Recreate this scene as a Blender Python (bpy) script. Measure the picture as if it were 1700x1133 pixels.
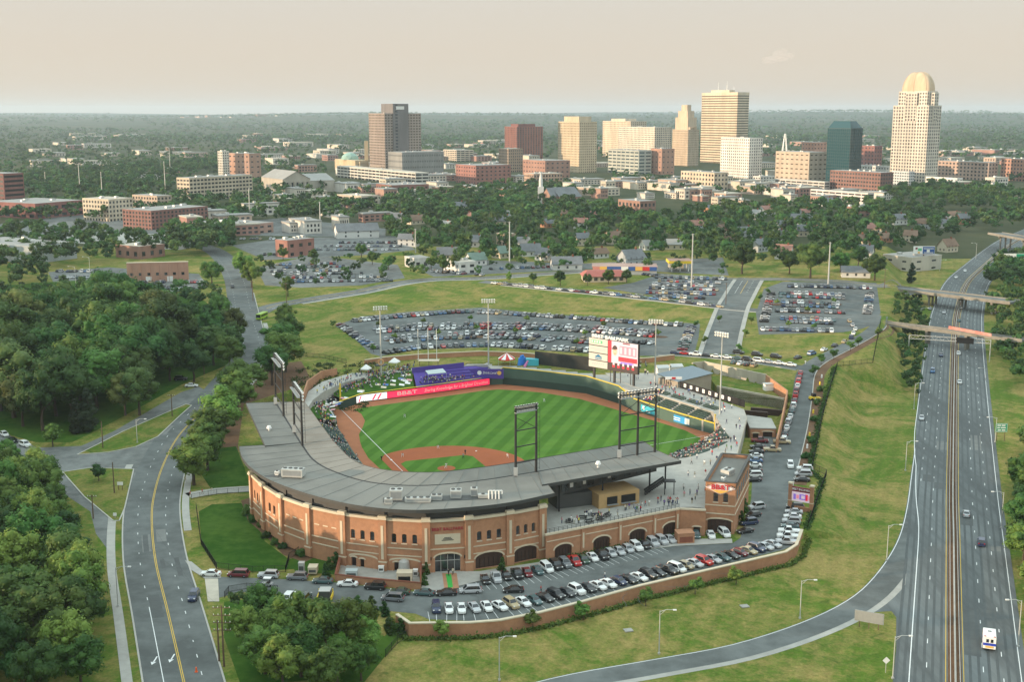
import bpy, bmesh, math, random
import numpy as np
from mathutils import Vector, Matrix, noise
from mathutils.geometry import delaunay_2d_cdt
R = math.radians
rnd = random.Random(7)
scene = bpy.context.scene
for o in list(bpy.data.objects): bpy.data.objects.remove(o)
COL = scene.collection

# ------------------------------------------------------------------ camera, sky, sun, exposure
FPX, CAMH = 2000.0, 104.3
PIT = math.atan((566.5-187)/FPX)
cam = bpy.data.cameras.new('Camera'); camo = bpy.data.objects.new('Camera', cam); COL.objects.link(camo)
camo.location = (0, 0, CAMH); camo.rotation_euler = (R(90)-PIT, 0, 0)
cam.sensor_width = 36; cam.lens = FPX/1700*36; cam.clip_start = 1; cam.clip_end = 80000
scene.camera = camo
SUN_EL, SUN_AZ = R(6.5), math.atan2(-1.0, -0.22)       # azimuth of the sun measured from +Y towards +X
sd = Vector((math.sin(SUN_AZ)*math.cos(SUN_EL), math.cos(SUN_AZ)*math.cos(SUN_EL), math.sin(SUN_EL)))
world = bpy.data.worlds.new('World'); scene.world = world; world.use_nodes = True
nt = world.node_tree; nt.nodes.clear()
sky = nt.nodes.new('ShaderNodeTexSky'); sky.sky_type = 'NISHITA'; sky.sun_disc = False
sky.sun_elevation = R(12); sky.sun_rotation = SUN_AZ; sky.altitude = 300; sky.air_density = 1.0; sky.dust_density = 2.0; sky.ozone_density = 1.0
tc = nt.nodes.new('ShaderNodeTexCoord'); sep = nt.nodes.new('ShaderNodeSeparateXYZ'); nt.links.new(tc.outputs['Generated'], sep.inputs[0])
ramp = nt.nodes.new('ShaderNodeValToRGB'); nt.links.new(sep.outputs[2], ramp.inputs[0])          # thin even evening overcast: warm at the horizon, cooler overhead
VS = 10.0
for pos, col in ((0.0,(3.45,3.1,2.65)),(0.022,(3.5,3.05,2.52)),(0.05,(3.5,3.05,2.55)),(0.10,(3.4,3.15,2.8)),(0.30,(4.6,5.2,5.0)),(1.0,(7.6,9.3,9.6))):
    el_ = ramp.color_ramp.elements[0] if pos == 0 else (ramp.color_ramp.elements[-1] if pos == 1.0 else ramp.color_ramp.elements.new(pos)); el_.color = (*[c/VS for c in col], 1)
scl = nt.nodes.new('ShaderNodeVectorMath'); scl.operation = 'SCALE'; scl.inputs['Scale'].default_value = VS; nt.links.new(ramp.outputs[0], scl.inputs[0])
veil = nt.nodes.new('ShaderNodeMix'); veil.data_type = 'RGBA'; veil.inputs[0].default_value = 0.93; nt.links.new(scl.outputs[0], veil.inputs[7])
bg = nt.nodes.new('ShaderNodeBackground'); bg.inputs[1].default_value = 0.10
wo = nt.nodes.new('ShaderNodeOutputWorld')
nt.links.new(sky.outputs[0], veil.inputs[6]); nt.links.new(veil.outputs[2], bg.inputs[0]); nt.links.new(bg.outputs[0], wo.inputs[0])
sl = bpy.data.lights.new('Sun', 'SUN'); so = bpy.data.objects.new('Sun', sl); COL.objects.link(so)
sl.energy = 3.0; sl.angle = R(0.6); sl.color = (1.0, 0.75, 0.51)
so.rotation_euler = (-sd).to_track_quat('-Z', 'Y').to_euler(); so.location = (-300, -100, 400)
vs = scene.view_settings; vs.view_transform = 'Standard'; vs.look = 'None'; vs.gamma = 1; vs.use_curve_mapping = False; vs.exposure = 1.1
scene.render.engine = 'CYCLES'

# ------------------------------------------------------------------ surveying helpers
_c, _s = math.cos(PIT), math.sin(PIT)
def ss(a, b, t):
    t = max(0.0, min(1.0, (t-a)/(b-a))); return t*t*(3-2*t)
def W(px, py, z=0.0):                      # point of the photograph at a known height -> plan position
    a = (px-850)/FPX; b = -(py-566.5)/FPX
    t = (z-CAMH)/(-_s+b*_c); return (a*t, (_c+b*_s)*t)
def Zat(px, py, Y):
    b = -(py-566.5)/FPX; return CAMH+(-_s+b*_c)*Y/(_c+b*_s)
def PX(x, y, z):
    zz = z-CAMH; d = y*_c-zz*_s
    return (850+FPX*x/d, 566.5-FPX*(y*_s+zz*_c)/d)
def inpoly(x, y, P):
    r = False; j = len(P)-1
    for i in range(len(P)):
        xi, yi = P[i][0], P[i][1]; xj, yj = P[j][0], P[j][1]
        if (yi > y) != (yj > y) and x < (xj-xi)*(y-yi)/(yj-yi)+xi: r = not r
        j = i
    return r
def dpoly(x, y, L):
    m = 1e18
    for i in range(len(L)-1):
        ax, ay = L[i]; bx, by = L[i+1]; dx, dy = bx-ax, by-ay
        t = max(0, min(1, ((x-ax)*dx+(y-ay)*dy)/(dx*dx+dy*dy+1e-9)))
        q = (x-ax-dx*t)**2+(y-ay-dy*t)**2
        if q < m: m = q
    return math.sqrt(m)
# terrain: the lots in front of the ballpark are at 0, the ground climbs behind it, the expressway lies lower
WALLTOP = [(657,1021),(679,1036),(780,1035),(830,1031),(897,1018),(964,1001),(1065,973),(1199,942),(1306,917),(1324,905),(1333,880)]
wall_w = [W(x, y, 1.0) for x, y in WALLTOP]
FENCE = [(1346,872),(1372,790),(1341,778),(1364,690),(1389,606),(1449,602),(1461,534),(1482,486)]
def base_z(y): return 6.8*ss(335,470,y)+3.2*ss(575,690,y)
def hw_z(y): return -3.0+4.0*ss(420,760,y)+2.0*ss(800,1300,y)
low_line = [(-45,180),(-33,212)]+[(x,y+1.0) for x,y in wall_w]+[W(x,y,base_z(W(x,y,2)[1])) for x,y in FENCE]+[(245,800),(330,1020),(420,1300)]
low_poly = low_line+[(700,1300),(420,700),(330,430),(250,170)]
DEP = []; PIT_P = None
def gz(x, y):
    if y > 2600:
        return 10+78*ss(4200,13500,y)+(noise.noise((x/2600,y/2600,1.3))*(26+22*ss(8000,12000,y))+noise.noise((x/900,y/900,4.1))*9)*ss(2600,6500,y)
    b = base_z(y)
    if x < -60 and -x > .46*y: b += (4+11*ss(300,900,y))*ss(.47,.72,-x/max(y,1))*ss(-100,60,y)*(1-ss(1000,1500,y))   # unseen wooded hill, added to keep low sun off the foreground
    if y < 1300 and x > -60 and inpoly(x, y, low_poly):
        d = dpoly(x, y, low_line)
        w = .5 if y < 292 and x > -34 else (14 if y < 300 else 15)
        b = b+(hw_z(y)-b)*((.62*ss(0, w, d)+.38*ss(0, 20, d)) if w < 1 else ss(0, w, d))*(1-ss(1150,1300,y))
    if DEP and 290 < y < 475 and -100 < x < 90 and any(inpoly(x, y, d) for d in DEP): return -0.35
    if PIT_P and 290 < y < 470 and x > 40 and inpoly(x, y, PIT_P): return 0.1
    return b
def G(px, py):
    z = 0.0
    for _ in range(9):
        x, y = W(px, py, z); z = z+(gz(x, y)-z)*0.85
    return (x, y, gz(x, y))
def GL(pts): return [G(*p)[:2] for p in pts]

# ------------------------------------------------------------------ materials
MATS = {}
def mat(name, col, rough=0.75, metal=0.0, var=0.0, scale=1.0, col2=None, bump=0.0, spec=0.3, rand=0.0, emit=0.0, streak=None, coord='Object', hv=0.0, ct=.28):
    """Principled surface; var/col2 = noise mottling, rand = per-object brightness change, streak = stretch of the noise."""
    if name in MATS: return MATS[name]
    m = bpy.data.materials.new(name); m.use_nodes = True; n = m.node_tree; N = n.nodes; L = n.links
    b = N['Principled BSDF']; b.inputs['Roughness'].default_value = rough; b.inputs['Metallic'].default_value = metal
    b.inputs['Specular IOR Level'].default_value = spec
    c4 = (*col, 1); b.inputs['Base Color'].default_value = c4; out = None
    if var or col2 or bump:
        tc = N.new('ShaderNodeTexCoord'); mp = N.new('ShaderNodeMapping'); L.new(tc.outputs[coord], mp.inputs[0])
        if streak: mp.inputs['Scale'].default_value = streak
        no = N.new('ShaderNodeTexNoise'); no.inputs['Scale'].default_value = scale; no.inputs['Detail'].default_value = 6; no.inputs['Roughness'].default_value = 0.62
        L.new(mp.outputs[0], no.inputs[0])
    if var or col2:
        no2 = N.new('ShaderNodeTexNoise'); no2.inputs['Scale'].default_value = scale*0.17; no2.inputs['Detail'].default_value = 4; L.new(mp.outputs[0], no2.inputs[0])
        ad = N.new('ShaderNodeMath'); ad.operation = 'ADD'; L.new(no.outputs[0], ad.inputs[0]); L.new(no2.outputs[0], ad.inputs[1])
        mr = N.new('ShaderNodeMapRange'); mr.inputs[1].default_value = 1-ct; mr.inputs[2].default_value = 1+ct; L.new(ad.outputs[0], mr.inputs[0])
        mx = N.new('ShaderNodeMix'); mx.data_type = 'RGBA'; L.new(mr.outputs[0], mx.inputs[0])
        d = col2 if col2 else tuple(min(1, v*(1+var)) for v in col)
        a = col if col2 else tuple(v*(1-var) for v in col)
        mx.inputs[6].default_value = (*a, 1); mx.inputs[7].default_value = (*d, 1); out = mx.outputs[2]
    if rand or hv:
        oi = N.new('ShaderNodeObjectInfo'); hs = N.new('ShaderNodeHueSaturation')
        mr2 = N.new('ShaderNodeMapRange'); mr2.inputs[3].default_value = 1-rand; mr2.inputs[4].default_value = 1+rand; L.new(oi.outputs['Random'], mr2.inputs[0])
        L.new(mr2.outputs[0], hs.inputs['Value'])
        if hv:
            ml = N.new('ShaderNodeMath'); ml.operation = 'MULTIPLY'; ml.inputs[1].default_value = 7.13; L.new(oi.outputs['Random'], ml.inputs[0])
            fr = N.new('ShaderNodeMath'); fr.operation = 'FRACT'; L.new(ml.outputs[0], fr.inputs[0])
            mr3 = N.new('ShaderNodeMapRange'); mr3.inputs[3].default_value = 0.5-hv; mr3.inputs[4].default_value = 0.5+hv; L.new(fr.outputs[0], mr3.inputs[0]); L.new(mr3.outputs[0], hs.inputs['Hue'])
        hs.inputs['Color'].default_value = c4
        if out: L.new(out, hs.inputs['Color'])
        out = hs.outputs[0]
    if out: L.new(out, b.inputs['Base Color'])
    if bump:
        bp = N.new('ShaderNodeBump'); bp.inputs['Strength'].default_value = bump; L.new(no.outputs[0], bp.inputs['Height']); L.new(bp.outputs[0], b.inputs['Normal'])
    if emit:
        b.inputs['Emission Strength'].default_value = emit
        if out: L.new(out, b.inputs['Emission Color'])
        else: b.inputs['Emission Color'].default_value = c4
    MATS[name] = m; return m
def M(n): return MATS[n] if isinstance(n, str) else n

# ------------------------------------------------------------------ mesh builder
class MB:
    def __init__(s): s.v = []; s.f = []; s.m = []
    def add(s, v, f, m=0):
        o = len(s.v); s.v += [tuple(p) for p in v]; s.f += [tuple(i+o for i in q) for q in f]; s.m += [m]*len(f); return s
    def quad(s, a, b, c, d, m=0): return s.add([a,b,c,d], [(0,1,2,3)], m)
    def box(s, x0, x1, y0, y1, z0, z1, m=0, X=None, nob=False):
        v = [(x,y,z) for z in (z0,z1) for y in (y0,y1) for x in (x0,x1)]
        if X: v = [X(*p) for p in v]
        f = [(4,5,7,6),(0,1,5,4),(1,3,7,5),(3,2,6,7),(2,0,4,6)]
        if not nob: f.append((0,2,3,1))
        return s.add(v, f, m)
    def prism(s, P, z0, z1, m=0, mtop=None, bottom=True):
        n = len(P)
        if sum(P[i][0]*P[(i+1)%n][1]-P[(i+1)%n][0]*P[i][1] for i in range(n)) < 0: P = P[::-1]
        z0 = z0 if isinstance(z0, (list,tuple)) else [z0]*n; z1 = z1 if isinstance(z1, (list,tuple)) else [z1]*n
        v = [(P[i][0],P[i][1],z0[i]) for i in range(n)]+[(P[i][0],P[i][1],z1[i]) for i in range(n)]
        s.add(v, [(i,(i+1)%n,n+(i+1)%n,n+i) for i in range(n)], m)
        s.add(v, [tuple(range(n,2*n))], m if mtop is None else mtop)
        if bottom: s.add(v, [tuple(range(n-1,-1,-1))], m)
        return s
    def tube(s, p, q, r, r2=None, n=6, m=0, caps=True):
        p, q = Vector(p), Vector(q); r2 = r if r2 is None else r2; d = (q-p).normalized()
        a = d.orthogonal().normalized(); b = d.cross(a); v = []
        for c, rr in ((p,r),(q,r2)):
            for i in range(n):
                t = 2*math.pi*i/n; v.append(c+(a*math.cos(t)+b*math.sin(t))*rr)
        f = [(i,(i+1)%n,n+(i+1)%n,n+i) for i in range(n)]
        if caps: f += [tuple(range(n-1,-1,-1)), tuple(range(n,2*n))]
        return s.add(v, f, m)
    def bar(s, p, q, w, h, m=0):            # rectangular bar, h measured vertically
        p, q = Vector(p), Vector(q); d = (q-p).normalized(); up = Vector((0,0,1))
        if abs(d.z) > .95: up = Vector((0,1,0))
        a = d.cross(up).normalized()*w/2; b = a.cross(d).normalized()*h/2
        v = [c+i*a+j*b for c in (p,q) for i, j in ((-1,-1),(1,-1),(1,1),(-1,1))]
        return s.add(v, [(0,1,5,4),(1,2,6,5),(2,3,7,6),(3,0,4,7),(3,2,1,0),(4,5,6,7)], m)
    def mesh(s, name, mats):
        me = bpy.data.meshes.new(name); me.from_pydata(s.v, [], s.f)
        for mm in (mats if isinstance(mats, (list,tuple)) else [mats]): me.materials.append(M(mm) if isinstance(mm, str) else mm)
        if s.m and max(s.m) > 0: me.polygons.foreach_set('material_index', s.m)
        me.update(); return me
    def build(s, name, mats, parent=None, **k):
        return link(name, s.mesh(name, mats), parent, **k)
def link(name, data, parent=None, loc=None, rz=0.0, **k):
    o = bpy.data.objects.new(name, data); COL.objects.link(o)
    if parent: o.parent = parent
    if loc is not None: o.location = loc
    if rz: o.rotation_euler[2] = rz
    tag(o, **k); return o
def tag(o, label=None, cat=None, group=None, kind=None):
    if label: o['label'] = label
    if cat: o['category'] = cat
    if group: o['group'] = group
    if kind: o['kind'] = kind
    return o
def thing(name, label, cat, loc=(0,0,0), rz=0.0, group=None): return link(name, None, None, loc, rz, label=label, cat=cat, group=group)
def smooth(me): me.polygons.foreach_set('use_smooth', [True]*len(me.polygons))
def ordinal(n): return str(n)+('th' if 10 <= n % 100 <= 20 else {1:'st',2:'nd',3:'rd'}.get(n % 10,'th'))
def text_mesh(name, s, size, mm, depth=0.06, align='CENTER', bold=0.0, shear=0.0):
    cu = bpy.data.curves.new(name, 'FONT'); cu.body = s; cu.size = size; cu.extrude = depth; cu.align_x = align; cu.align_y = 'CENTER'; cu.resolution_u = 2; cu.offset = bold; cu.shear = shear
    o = bpy.data.objects.new(name, cu); COL.objects.link(o); dg = bpy.context.evaluated_depsgraph_get(); dg.update()
    me = bpy.data.meshes.new_from_object(o.evaluated_get(dg)); bpy.data.objects.remove(o); bpy.data.curves.remove(cu)
    me.name = name; me.materials.clear(); me.materials.append(M(mm)); return me
def put_text(name, s, size, mm, origin, xdir, parent, up=(0,0,1), fit=None, **k):
    me = text_mesh(name, s, size, mm, **k); x = Vector(xdir).normalized(); u = Vector(up).normalized(); n = x.cross(u)
    sx = 1.0
    if fit and len(me.vertices):
        w = max(v.co.x for v in me.vertices)-min(v.co.x for v in me.vertices); sx = fit/w
    o = Vector(origin); me.transform(Matrix(((x.x*sx,u.x,n.x,o.x),(x.y*sx,u.y,n.y,o.y),(x.z*sx,u.z,n.z,o.z),(0,0,0,1)))); return link(name, me, parent, kind='stuff')

# ------------------------------------------------------------------ draped sheets
def densify(P, step, closed=True):
    out = []; n = len(P)
    for i in range(n if closed else n-1):
        a, b = P[i], P[(i+1) % n]; k = max(1, int(math.hypot(b[0]-a[0], b[1]-a[1])/step))
        out += [(a[0]+(b[0]-a[0])*j/k, a[1]+(b[1]-a[1])*j/k) for j in range(k)]
    if not closed: out.append(P[-1])
    return out
def spline(P, step=4.0):
    out = []
    for i in range(len(P)-1):
        p0 = P[i-1] if i else (2*P[0][0]-P[1][0], 2*P[0][1]-P[1][1]); p1, p2 = P[i], P[i+1]
        p3 = P[i+2] if i+2 < len(P) else (2*p2[0]-p1[0], 2*p2[1]-p1[1])
        k = max(2, int(math.hypot(p2[0]-p1[0], p2[1]-p1[1])/step))
        for j in range(k):
            t = j/k; out.append(tuple(0.5*(2*p1[q]+(p2[q]-p0[q])*t+(2*p0[q]-5*p1[q]+4*p2[q]-p3[q])*t*t+(3*p1[q]-p0[q]-3*p2[q]+p3[q])*t**3) for q in (0,1)))
    out.append(tuple(P[-1][:2])); return out
def drape(name, P, mm, off, step=4.0, zf=None, parent=None, **k):
    """sheet following the ground inside the plan polygon P"""
    zf = zf or gz; B = densify(P, step); n = len(B)
    xs = [p[0] for p in B]; ys = [p[1] for p in B]; pts = list(B)
    g = max(step, (max(xs)-min(xs))/90, (max(ys)-min(ys))/90)
    y = min(ys)+g/2
    while y < max(ys):
        x = min(xs)+g/2
        while x < max(xs):
            if inpoly(x, y, B): pts.append((x, y))
            x += g
        y += g
    v, e, f, *_ = delaunay_2d_cdt([Vector(p) for p in pts], [(i,(i+1)%n) for i in range(n)], [], 1, 0.02)
    b = MB(); b.add([(p.x, p.y, zf(p.x, p.y)+off) for p in v], [t if (v[t[1]]-v[t[0]]).cross(v[t[2]]-v[t[0]]) > 0 else t[::-1] for t in f])
    if 'kind' not in k and parent is None: k['kind'] = 'structure'
    return b.build(name, mm, parent, **k)
def offset_line(L, d):                     # positive d = to the right of the travel direction
    out = []
    for i, p in enumerate(L):
        a = L[max(0, i-1)]; b = L[min(len(L)-1, i+1)]; dx, dy = b[0]-a[0], b[1]-a[1]; l = math.hypot(dx, dy) or 1
        dd = d(i/(len(L)-1)) if callable(d) else d
        out.append((p[0]+dy/l*dd, p[1]-dx/l*dd))
    return out
def ribbon(name, L, d0, d1, mm, off, zf=None, parent=None, thick=0.0, **k):
    zf = zf or gz; nx = 1
    A, B = offset_line(L, d0), offset_line(L, d1); b = MB(); n = len(L); mid = offset_line(L, (lambda t: ((d0(t) if callable(d0) else d0)+(d1(t) if callable(d1) else d1))/2))
    wide = max(math.hypot(A[i][0]-B[i][0], A[i][1]-B[i][1]) for i in range(n)); nx = max(1, int(wide/4))
    v = []
    for i in range(n):
        for j in range(nx+1):
            t = j/nx; x = A[i][0]+(B[i][0]-A[i][0])*t; y = A[i][1]+(B[i][1]-A[i][1])*t; v.append((x, y, zf(x, y)+off))
    f = [(i*(nx+1)+j, i*(nx+1)+j+1, (i+1)*(nx+1)+j+1, (i+1)*(nx+1)+j) for i in range(n-1) for j in range(nx)]
    b.add(v, f)
    if thick:
        for side in (0, nx):
            vv = [v[i*(nx+1)+side] for i in range(n)]
            b.add(vv+[(p[0],p[1],p[2]-thick) for p in vv], [(i,i+1,n+i+1,n+i) for i in range(n-1)])
    if 'kind' not in k and parent is None: k['kind'] = 'structure'
    return b.build(name, mm, parent, **k)
def dashes(L, off_d, dash, gap, w, mbld, off, zf=None, start=0.0, m=0):
    zf = zf or gz; P = densify(offset_line(L, off_d), 0.75, False); s = -start; i = 0; per = dash+gap
    acc = 0.0; seg = []
    for i in range(len(P)):
        if i: acc += math.hypot(P[i][0]-P[i-1][0], P[i][1]-P[i-1][1])
        if (acc+start) % per < dash: seg.append(P[i])
        else:
            if len(seg) > 1: stripe(seg, w, mbld, off, zf, m)
            seg = []
    if len(seg) > 1: stripe(seg, w, mbld, off, zf, m)
def stripe(L, w, b, off, zf=None, m=0):
    zf = zf or gz; A, B = offset_line(L, -w/2), offset_line(L, w/2); n = len(L)
    b.add([(p[0],p[1],zf(*p)+off) for p in A]+[(p[0],p[1],zf(*p)+off) for p in B], [(i,n+i,n+i+1,i+1) for i in range(n-1)], m)

# ================================================================== SURFACE MATERIALS
def meadow_mat(name, green, tan, dark, patch=.045):
    """rough mown grass: green and dry patches, fine tufts, weeds and faint mower passes"""
    m = bpy.data.materials.new(name); m.use_nodes = True; n = m.node_tree; N = n.nodes; L = n.links; b = N['Principled BSDF']; b.inputs['Roughness'].default_value = .95; b.inputs['Specular IOR Level'].default_value = .05
    g = N.new('ShaderNodeNewGeometry')
    def nz(sc, det, dist=0.0, rough=.6):
        t = N.new('ShaderNodeTexNoise'); t.inputs['Scale'].default_value = sc; t.inputs['Detail'].default_value = det; t.inputs['Distortion'].default_value = dist; t.inputs['Roughness'].default_value = rough; L.new(g.outputs['Position'], t.inputs[0]); return t.outputs[0]
    def rng(src, a, c, lo=0.0, hi=1.0):
        r = N.new('ShaderNodeMapRange'); r.inputs[1].default_value = a; r.inputs[2].default_value = c; r.inputs[3].default_value = lo; r.inputs[4].default_value = hi; L.new(src, r.inputs[0]); return r.outputs[0]
    def mixc(f, a, c):
        x = N.new('ShaderNodeMix'); x.data_type = 'RGBA'; L.new(f, x.inputs[0])
        for i_, q in ((6,a),(7,c)):
            if isinstance(q, tuple): x.inputs[i_].default_value = (*q,1)
            else: L.new(q, x.inputs[i_])
        return x.outputs[2]
    ad = N.new('ShaderNodeMath'); ad.operation = 'MULTIPLY_ADD'; L.new(nz(.55,5,.6,.7), ad.inputs[0]); ad.inputs[1].default_value = .55; L.new(nz(patch,6,1.2,.65), ad.inputs[2])
    c = mixc(rng(ad.outputs[0], .66, .92), green, tan); c = mixc(rng(nz(.16,4,.8), .60, .74), c, dark)
    mp = N.new('ShaderNodeMapping'); mp.inputs['Rotation'].default_value[2] = R(20); L.new(g.outputs['Position'], mp.inputs[0]); w = N.new('ShaderNodeTexWave'); w.inputs['Scale'].default_value = .075; w.inputs['Distortion'].default_value = 1.5; w.inputs['Detail'].default_value = 2; w.inputs['Detail Scale'].default_value = .3; L.new(mp.outputs[0], w.inputs[0])
    hs = N.new('ShaderNodeHueSaturation'); L.new(c, hs.inputs['Color']); ml = N.new('ShaderNodeMath'); ml.operation = 'MULTIPLY'; L.new(rng(w.outputs[1],.2,.8,.955,1.03), ml.inputs[0]); L.new(rng(nz(1.6,5,0,.75),.3,.7,.72,1.30), ml.inputs[1]); L.new(ml.outputs[0], hs.inputs['Value'])
    L.new(hs.outputs[0], b.inputs['Base Color']); MATS[name] = m
meadow_mat('meadow', (.085,.138,.020), (.270,.210,.072), (.055,.098,.016)); meadow_mat('verge', (.070,.125,.018), (.190,.165,.050), (.05,.09,.014), .09)
mat('lawn', (0.026,0.075,0.009), 0.95, col2=(0.06,0.115,0.018), scale=0.35, ct=.18, bump=0.2, spec=0.05)
mat('asphalt', (0.122,0.130,0.125), 0.9, var=0.25, scale=0.22, ct=.2, spec=0.2)
mat('asphalt_old', (0.145,0.15,0.142), 0.9, var=0.28, ct=.2, scale=0.3, spec=0.2)
mat('expressway_asphalt', (0.116,0.126,0.125), 0.85, var=0.28, scale=0.35, ct=.2, spec=0.25, streak=(1,0.12,1))
mat('wheel_polish', (0.080,0.088,0.088), 0.8, var=0.15, scale=0.4)
mat('concrete', (0.36,0.345,0.31), 0.85, var=0.16, scale=0.5)
mat('bridge_concrete', (0.215,0.200,0.170), 0.85, var=0.2, scale=0.4, ct=.2)
mat('concrete_pale', (0.46,0.41,0.33), 0.85, var=0.2, scale=0.4, streak=(1,1,0.2))
mat('kerb', (0.40,0.38,0.34), 0.85, var=0.1, scale=0.6)
mat('paint_white', (0.72,0.72,0.70), 0.7, var=0.1, scale=1.2)
mat('paint_yellow', (0.62,0.40,0.06), 0.7, var=0.1, scale=1.0)
mat('mulch', (0.10,0.052,0.028), 0.95, col2=(0.17,0.095,0.05), scale=0.6, bump=0.3)
mat('red_clay', (0.32,0.090,0.034), 0.95, var=0.12, scale=0.25)
mat('track_clay', (0.33,0.125,0.058), 0.95, var=0.15, scale=0.3)
mat('brick', (0.395,0.200,0.112), 0.85, var=0.16, scale=0.9)
mat('brick_dark', (0.21,0.075,0.045), 0.85, var=0.15, scale=0.9)
mat('limestone', (0.58,0.49,0.36), 0.8, var=0.08, scale=0.8)
mat('roof_membrane', (0.185,0.178,0.158), 0.8, var=0.16, scale=0.14, ct=.2, spec=0.25)
mat('roof_fascia', (0.06,0.06,0.058), 0.6)
mat('dark_panel', (0.075,0.075,0.072), 0.6, var=0.1, scale=0.5)
mat('steel_dark', (0.035,0.035,0.036), 0.5, metal=0.3)
mat('steel_grey', (0.33,0.34,0.34), 0.5, metal=0.4, var=0.1)
mat('galvanised', (0.50,0.50,0.48), 0.5, metal=0.4)
mat('white_metal', (0.72,0.71,0.68), 0.5)
mat('glass_dark', (0.014,0.017,0.020), 0.12, spec=0.6, col2=(.085,.092,.095), scale=.28, ct=.12)  # noise puts uneven window reflections into the glass colour
mat('black', (0.012,0.012,0.013), 0.5)
mat('rubber', (0.02,0.02,0.02), 0.9)
mat('white', (0.78,0.77,0.74), 0.6)
mat('wood_pole', (0.13,0.085,0.055), 0.9, var=0.2)
mat('yellow', (0.75,0.52,0.04), 0.5)
mat('red', (0.55,0.035,0.03), 0.5)
mat('wall_green', (0.070,0.120,0.095), 0.7, var=0.1, scale=0.3)
mat('wall_green_dark', (0.030,0.058,0.045), 0.7)
mat('purple', (0.085,0.052,0.27), 0.75, var=0.1, scale=0.6)
mat('bark', (0.075,0.055,0.04), 0.95, var=0.2, scale=2)
mat('door_brown', (0.055,0.03,0.022), 0.6, var=0.1)
mat('tan_wall', (0.42,0.27,0.125), 0.8, var=0.1)
mat('far_floor', (0.030,0.048,0.020), 0.95, col2=(0.095,0.092,0.05), scale=0.02, spec=0.05)

# ================================================================== GROUND (one sheet to the horizon)
H0 = (-26.6, 335.8); TH = 1.9640
UL = (math.cos(TH), math.sin(TH)); UR = (math.sin(TH), -math.cos(TH))
HI = (-27.1, 328.7); TI = 1.934; RI_ = 24.8
def FLI(a, b): return (HI[0]+math.cos(TI)*a+math.sin(TI)*b, HI[1]+math.sin(TI)*a-math.cos(TI)*b)   # the diamond itself
def FLD(a, b): return (H0[0]+UL[0]*a+UR[0]*b, H0[1]+UL[1]*a+UR[1]*b)     # a metres up the left foul line, b up the right one
OFW = [W(x, y, 0) for x, y in [(565,681),(600,668.5),(700,656),(760,647.6),(816,639.5),(835,638.5),(888,643.5),(973,653.7),(1026,670),(1052,682),(1115,702),(1164,716),(1186,722)]]
PIT_P = [W(1168,600,7.2), W(1271,622,7.2), W(1306,650,6.6), W(1289,733,.2), W(1243,733,.2), W(1240,692,6.4), W(1233,677,6.4), W(1127,642,6.4), W(1150,610,6.6)]
IBR = [FLD(63,-8.4),FLD(46,-10),FLD(30,-11.5),FLD(10,-12.8),FLD(-6,-13.5),FLD(-15,-7),FLD(-18,8),FLD(-19,30),FLD(-19,55),FLD(-16.5,70),FLD(-11,81),FLD(-4,93),FLD(-.5,98.5)]
IBL = [FLD(96.5,-1.5),FLD(94,-4),FLD(87,-5.3),FLD(70,-7.2),FLD(63,-8.4)]
BOWL = OFW+IBR[::-1]+IBL[::-1][1:-1]
_bc = (sum(p[0] for p in BOWL)/len(BOWL), sum(p[1] for p in BOWL)/len(BOWL))
DEP.append([(p[0]+(p[0]-_bc[0])/math.hypot(p[0]-_bc[0],p[1]-_bc[1])*5, p[1]+(p[1]-_bc[1])/math.hypot(p[0]-_bc[0],p[1]-_bc[1])*5) for p in BOWL])
BERM = [W(*p) for p in [(568,663,3.1),(600,656,3.0),(640,651,3.0),(688,645,3.0),(682,612,6.4),(625,620,6.4),(570,632,6.4),(535,648,6.4),(516,662,6.4)]]+[FLD(63,-28),FLD(63,-8.8),FLD(70,-7.6),FLD(87,-5.7),FLD(94,-4.4),FLD(97,-1.5)]
PU = [W(*p) for p in [(692,645,3.0),(800,631.5,3.0),(818,617,6.0),(812,604,6.4),(684,614,6.4)]]
DEP += [BERM, PU, [FLD(96,-2),FLD(60,-8),FLD(0,-10),FLD(-5,-30),FLD(50,-32),FLD(100,-24)], [FLD(0,99),FLD(-16,70),FLD(-19,30),FLD(-33,30),FLD(-33,76),FLD(-13,100)]]
def axis(core0, core1, step, lo, hi):
    a = list(np.arange(core0, core1, step)); d = step; x = core1
    while x < hi: a.append(x); d = min(d*1.16, 520); x += d
    d = step; x = core0
    while x > lo: d = min(d*1.16, 520); x -= d; a.insert(0, x)
    return a
def refine(a, lo, hi, step): return sorted([v for v in a if not lo <= v <= hi]+list(np.arange(lo, hi, step)))
gxs = refine(axis(-150, 240, 2.8, -17000, 17000), -32, 72, 1.1); gys = refine(axis(190, 720, 2.8, 20, 19500), 226, 296, 1.0)
gv = [(x, y, gz(x, y)) for y in gys for x in gxs]; nx_ = len(gxs)
gf = [(j*nx_+i, j*nx_+i+1, (j+1)*nx_+i+1, (j+1)*nx_+i) for j in range(len(gys)-1) for i in range(nx_-1)]
gb = MB(); gb.add(gv, gf, 0)
for k, f in enumerate(gf):
    if gv[f[0]][1] > 840: gb.m[k] = 1
gb.build('ground', ['meadow','far_floor'], kind='structure')

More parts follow.
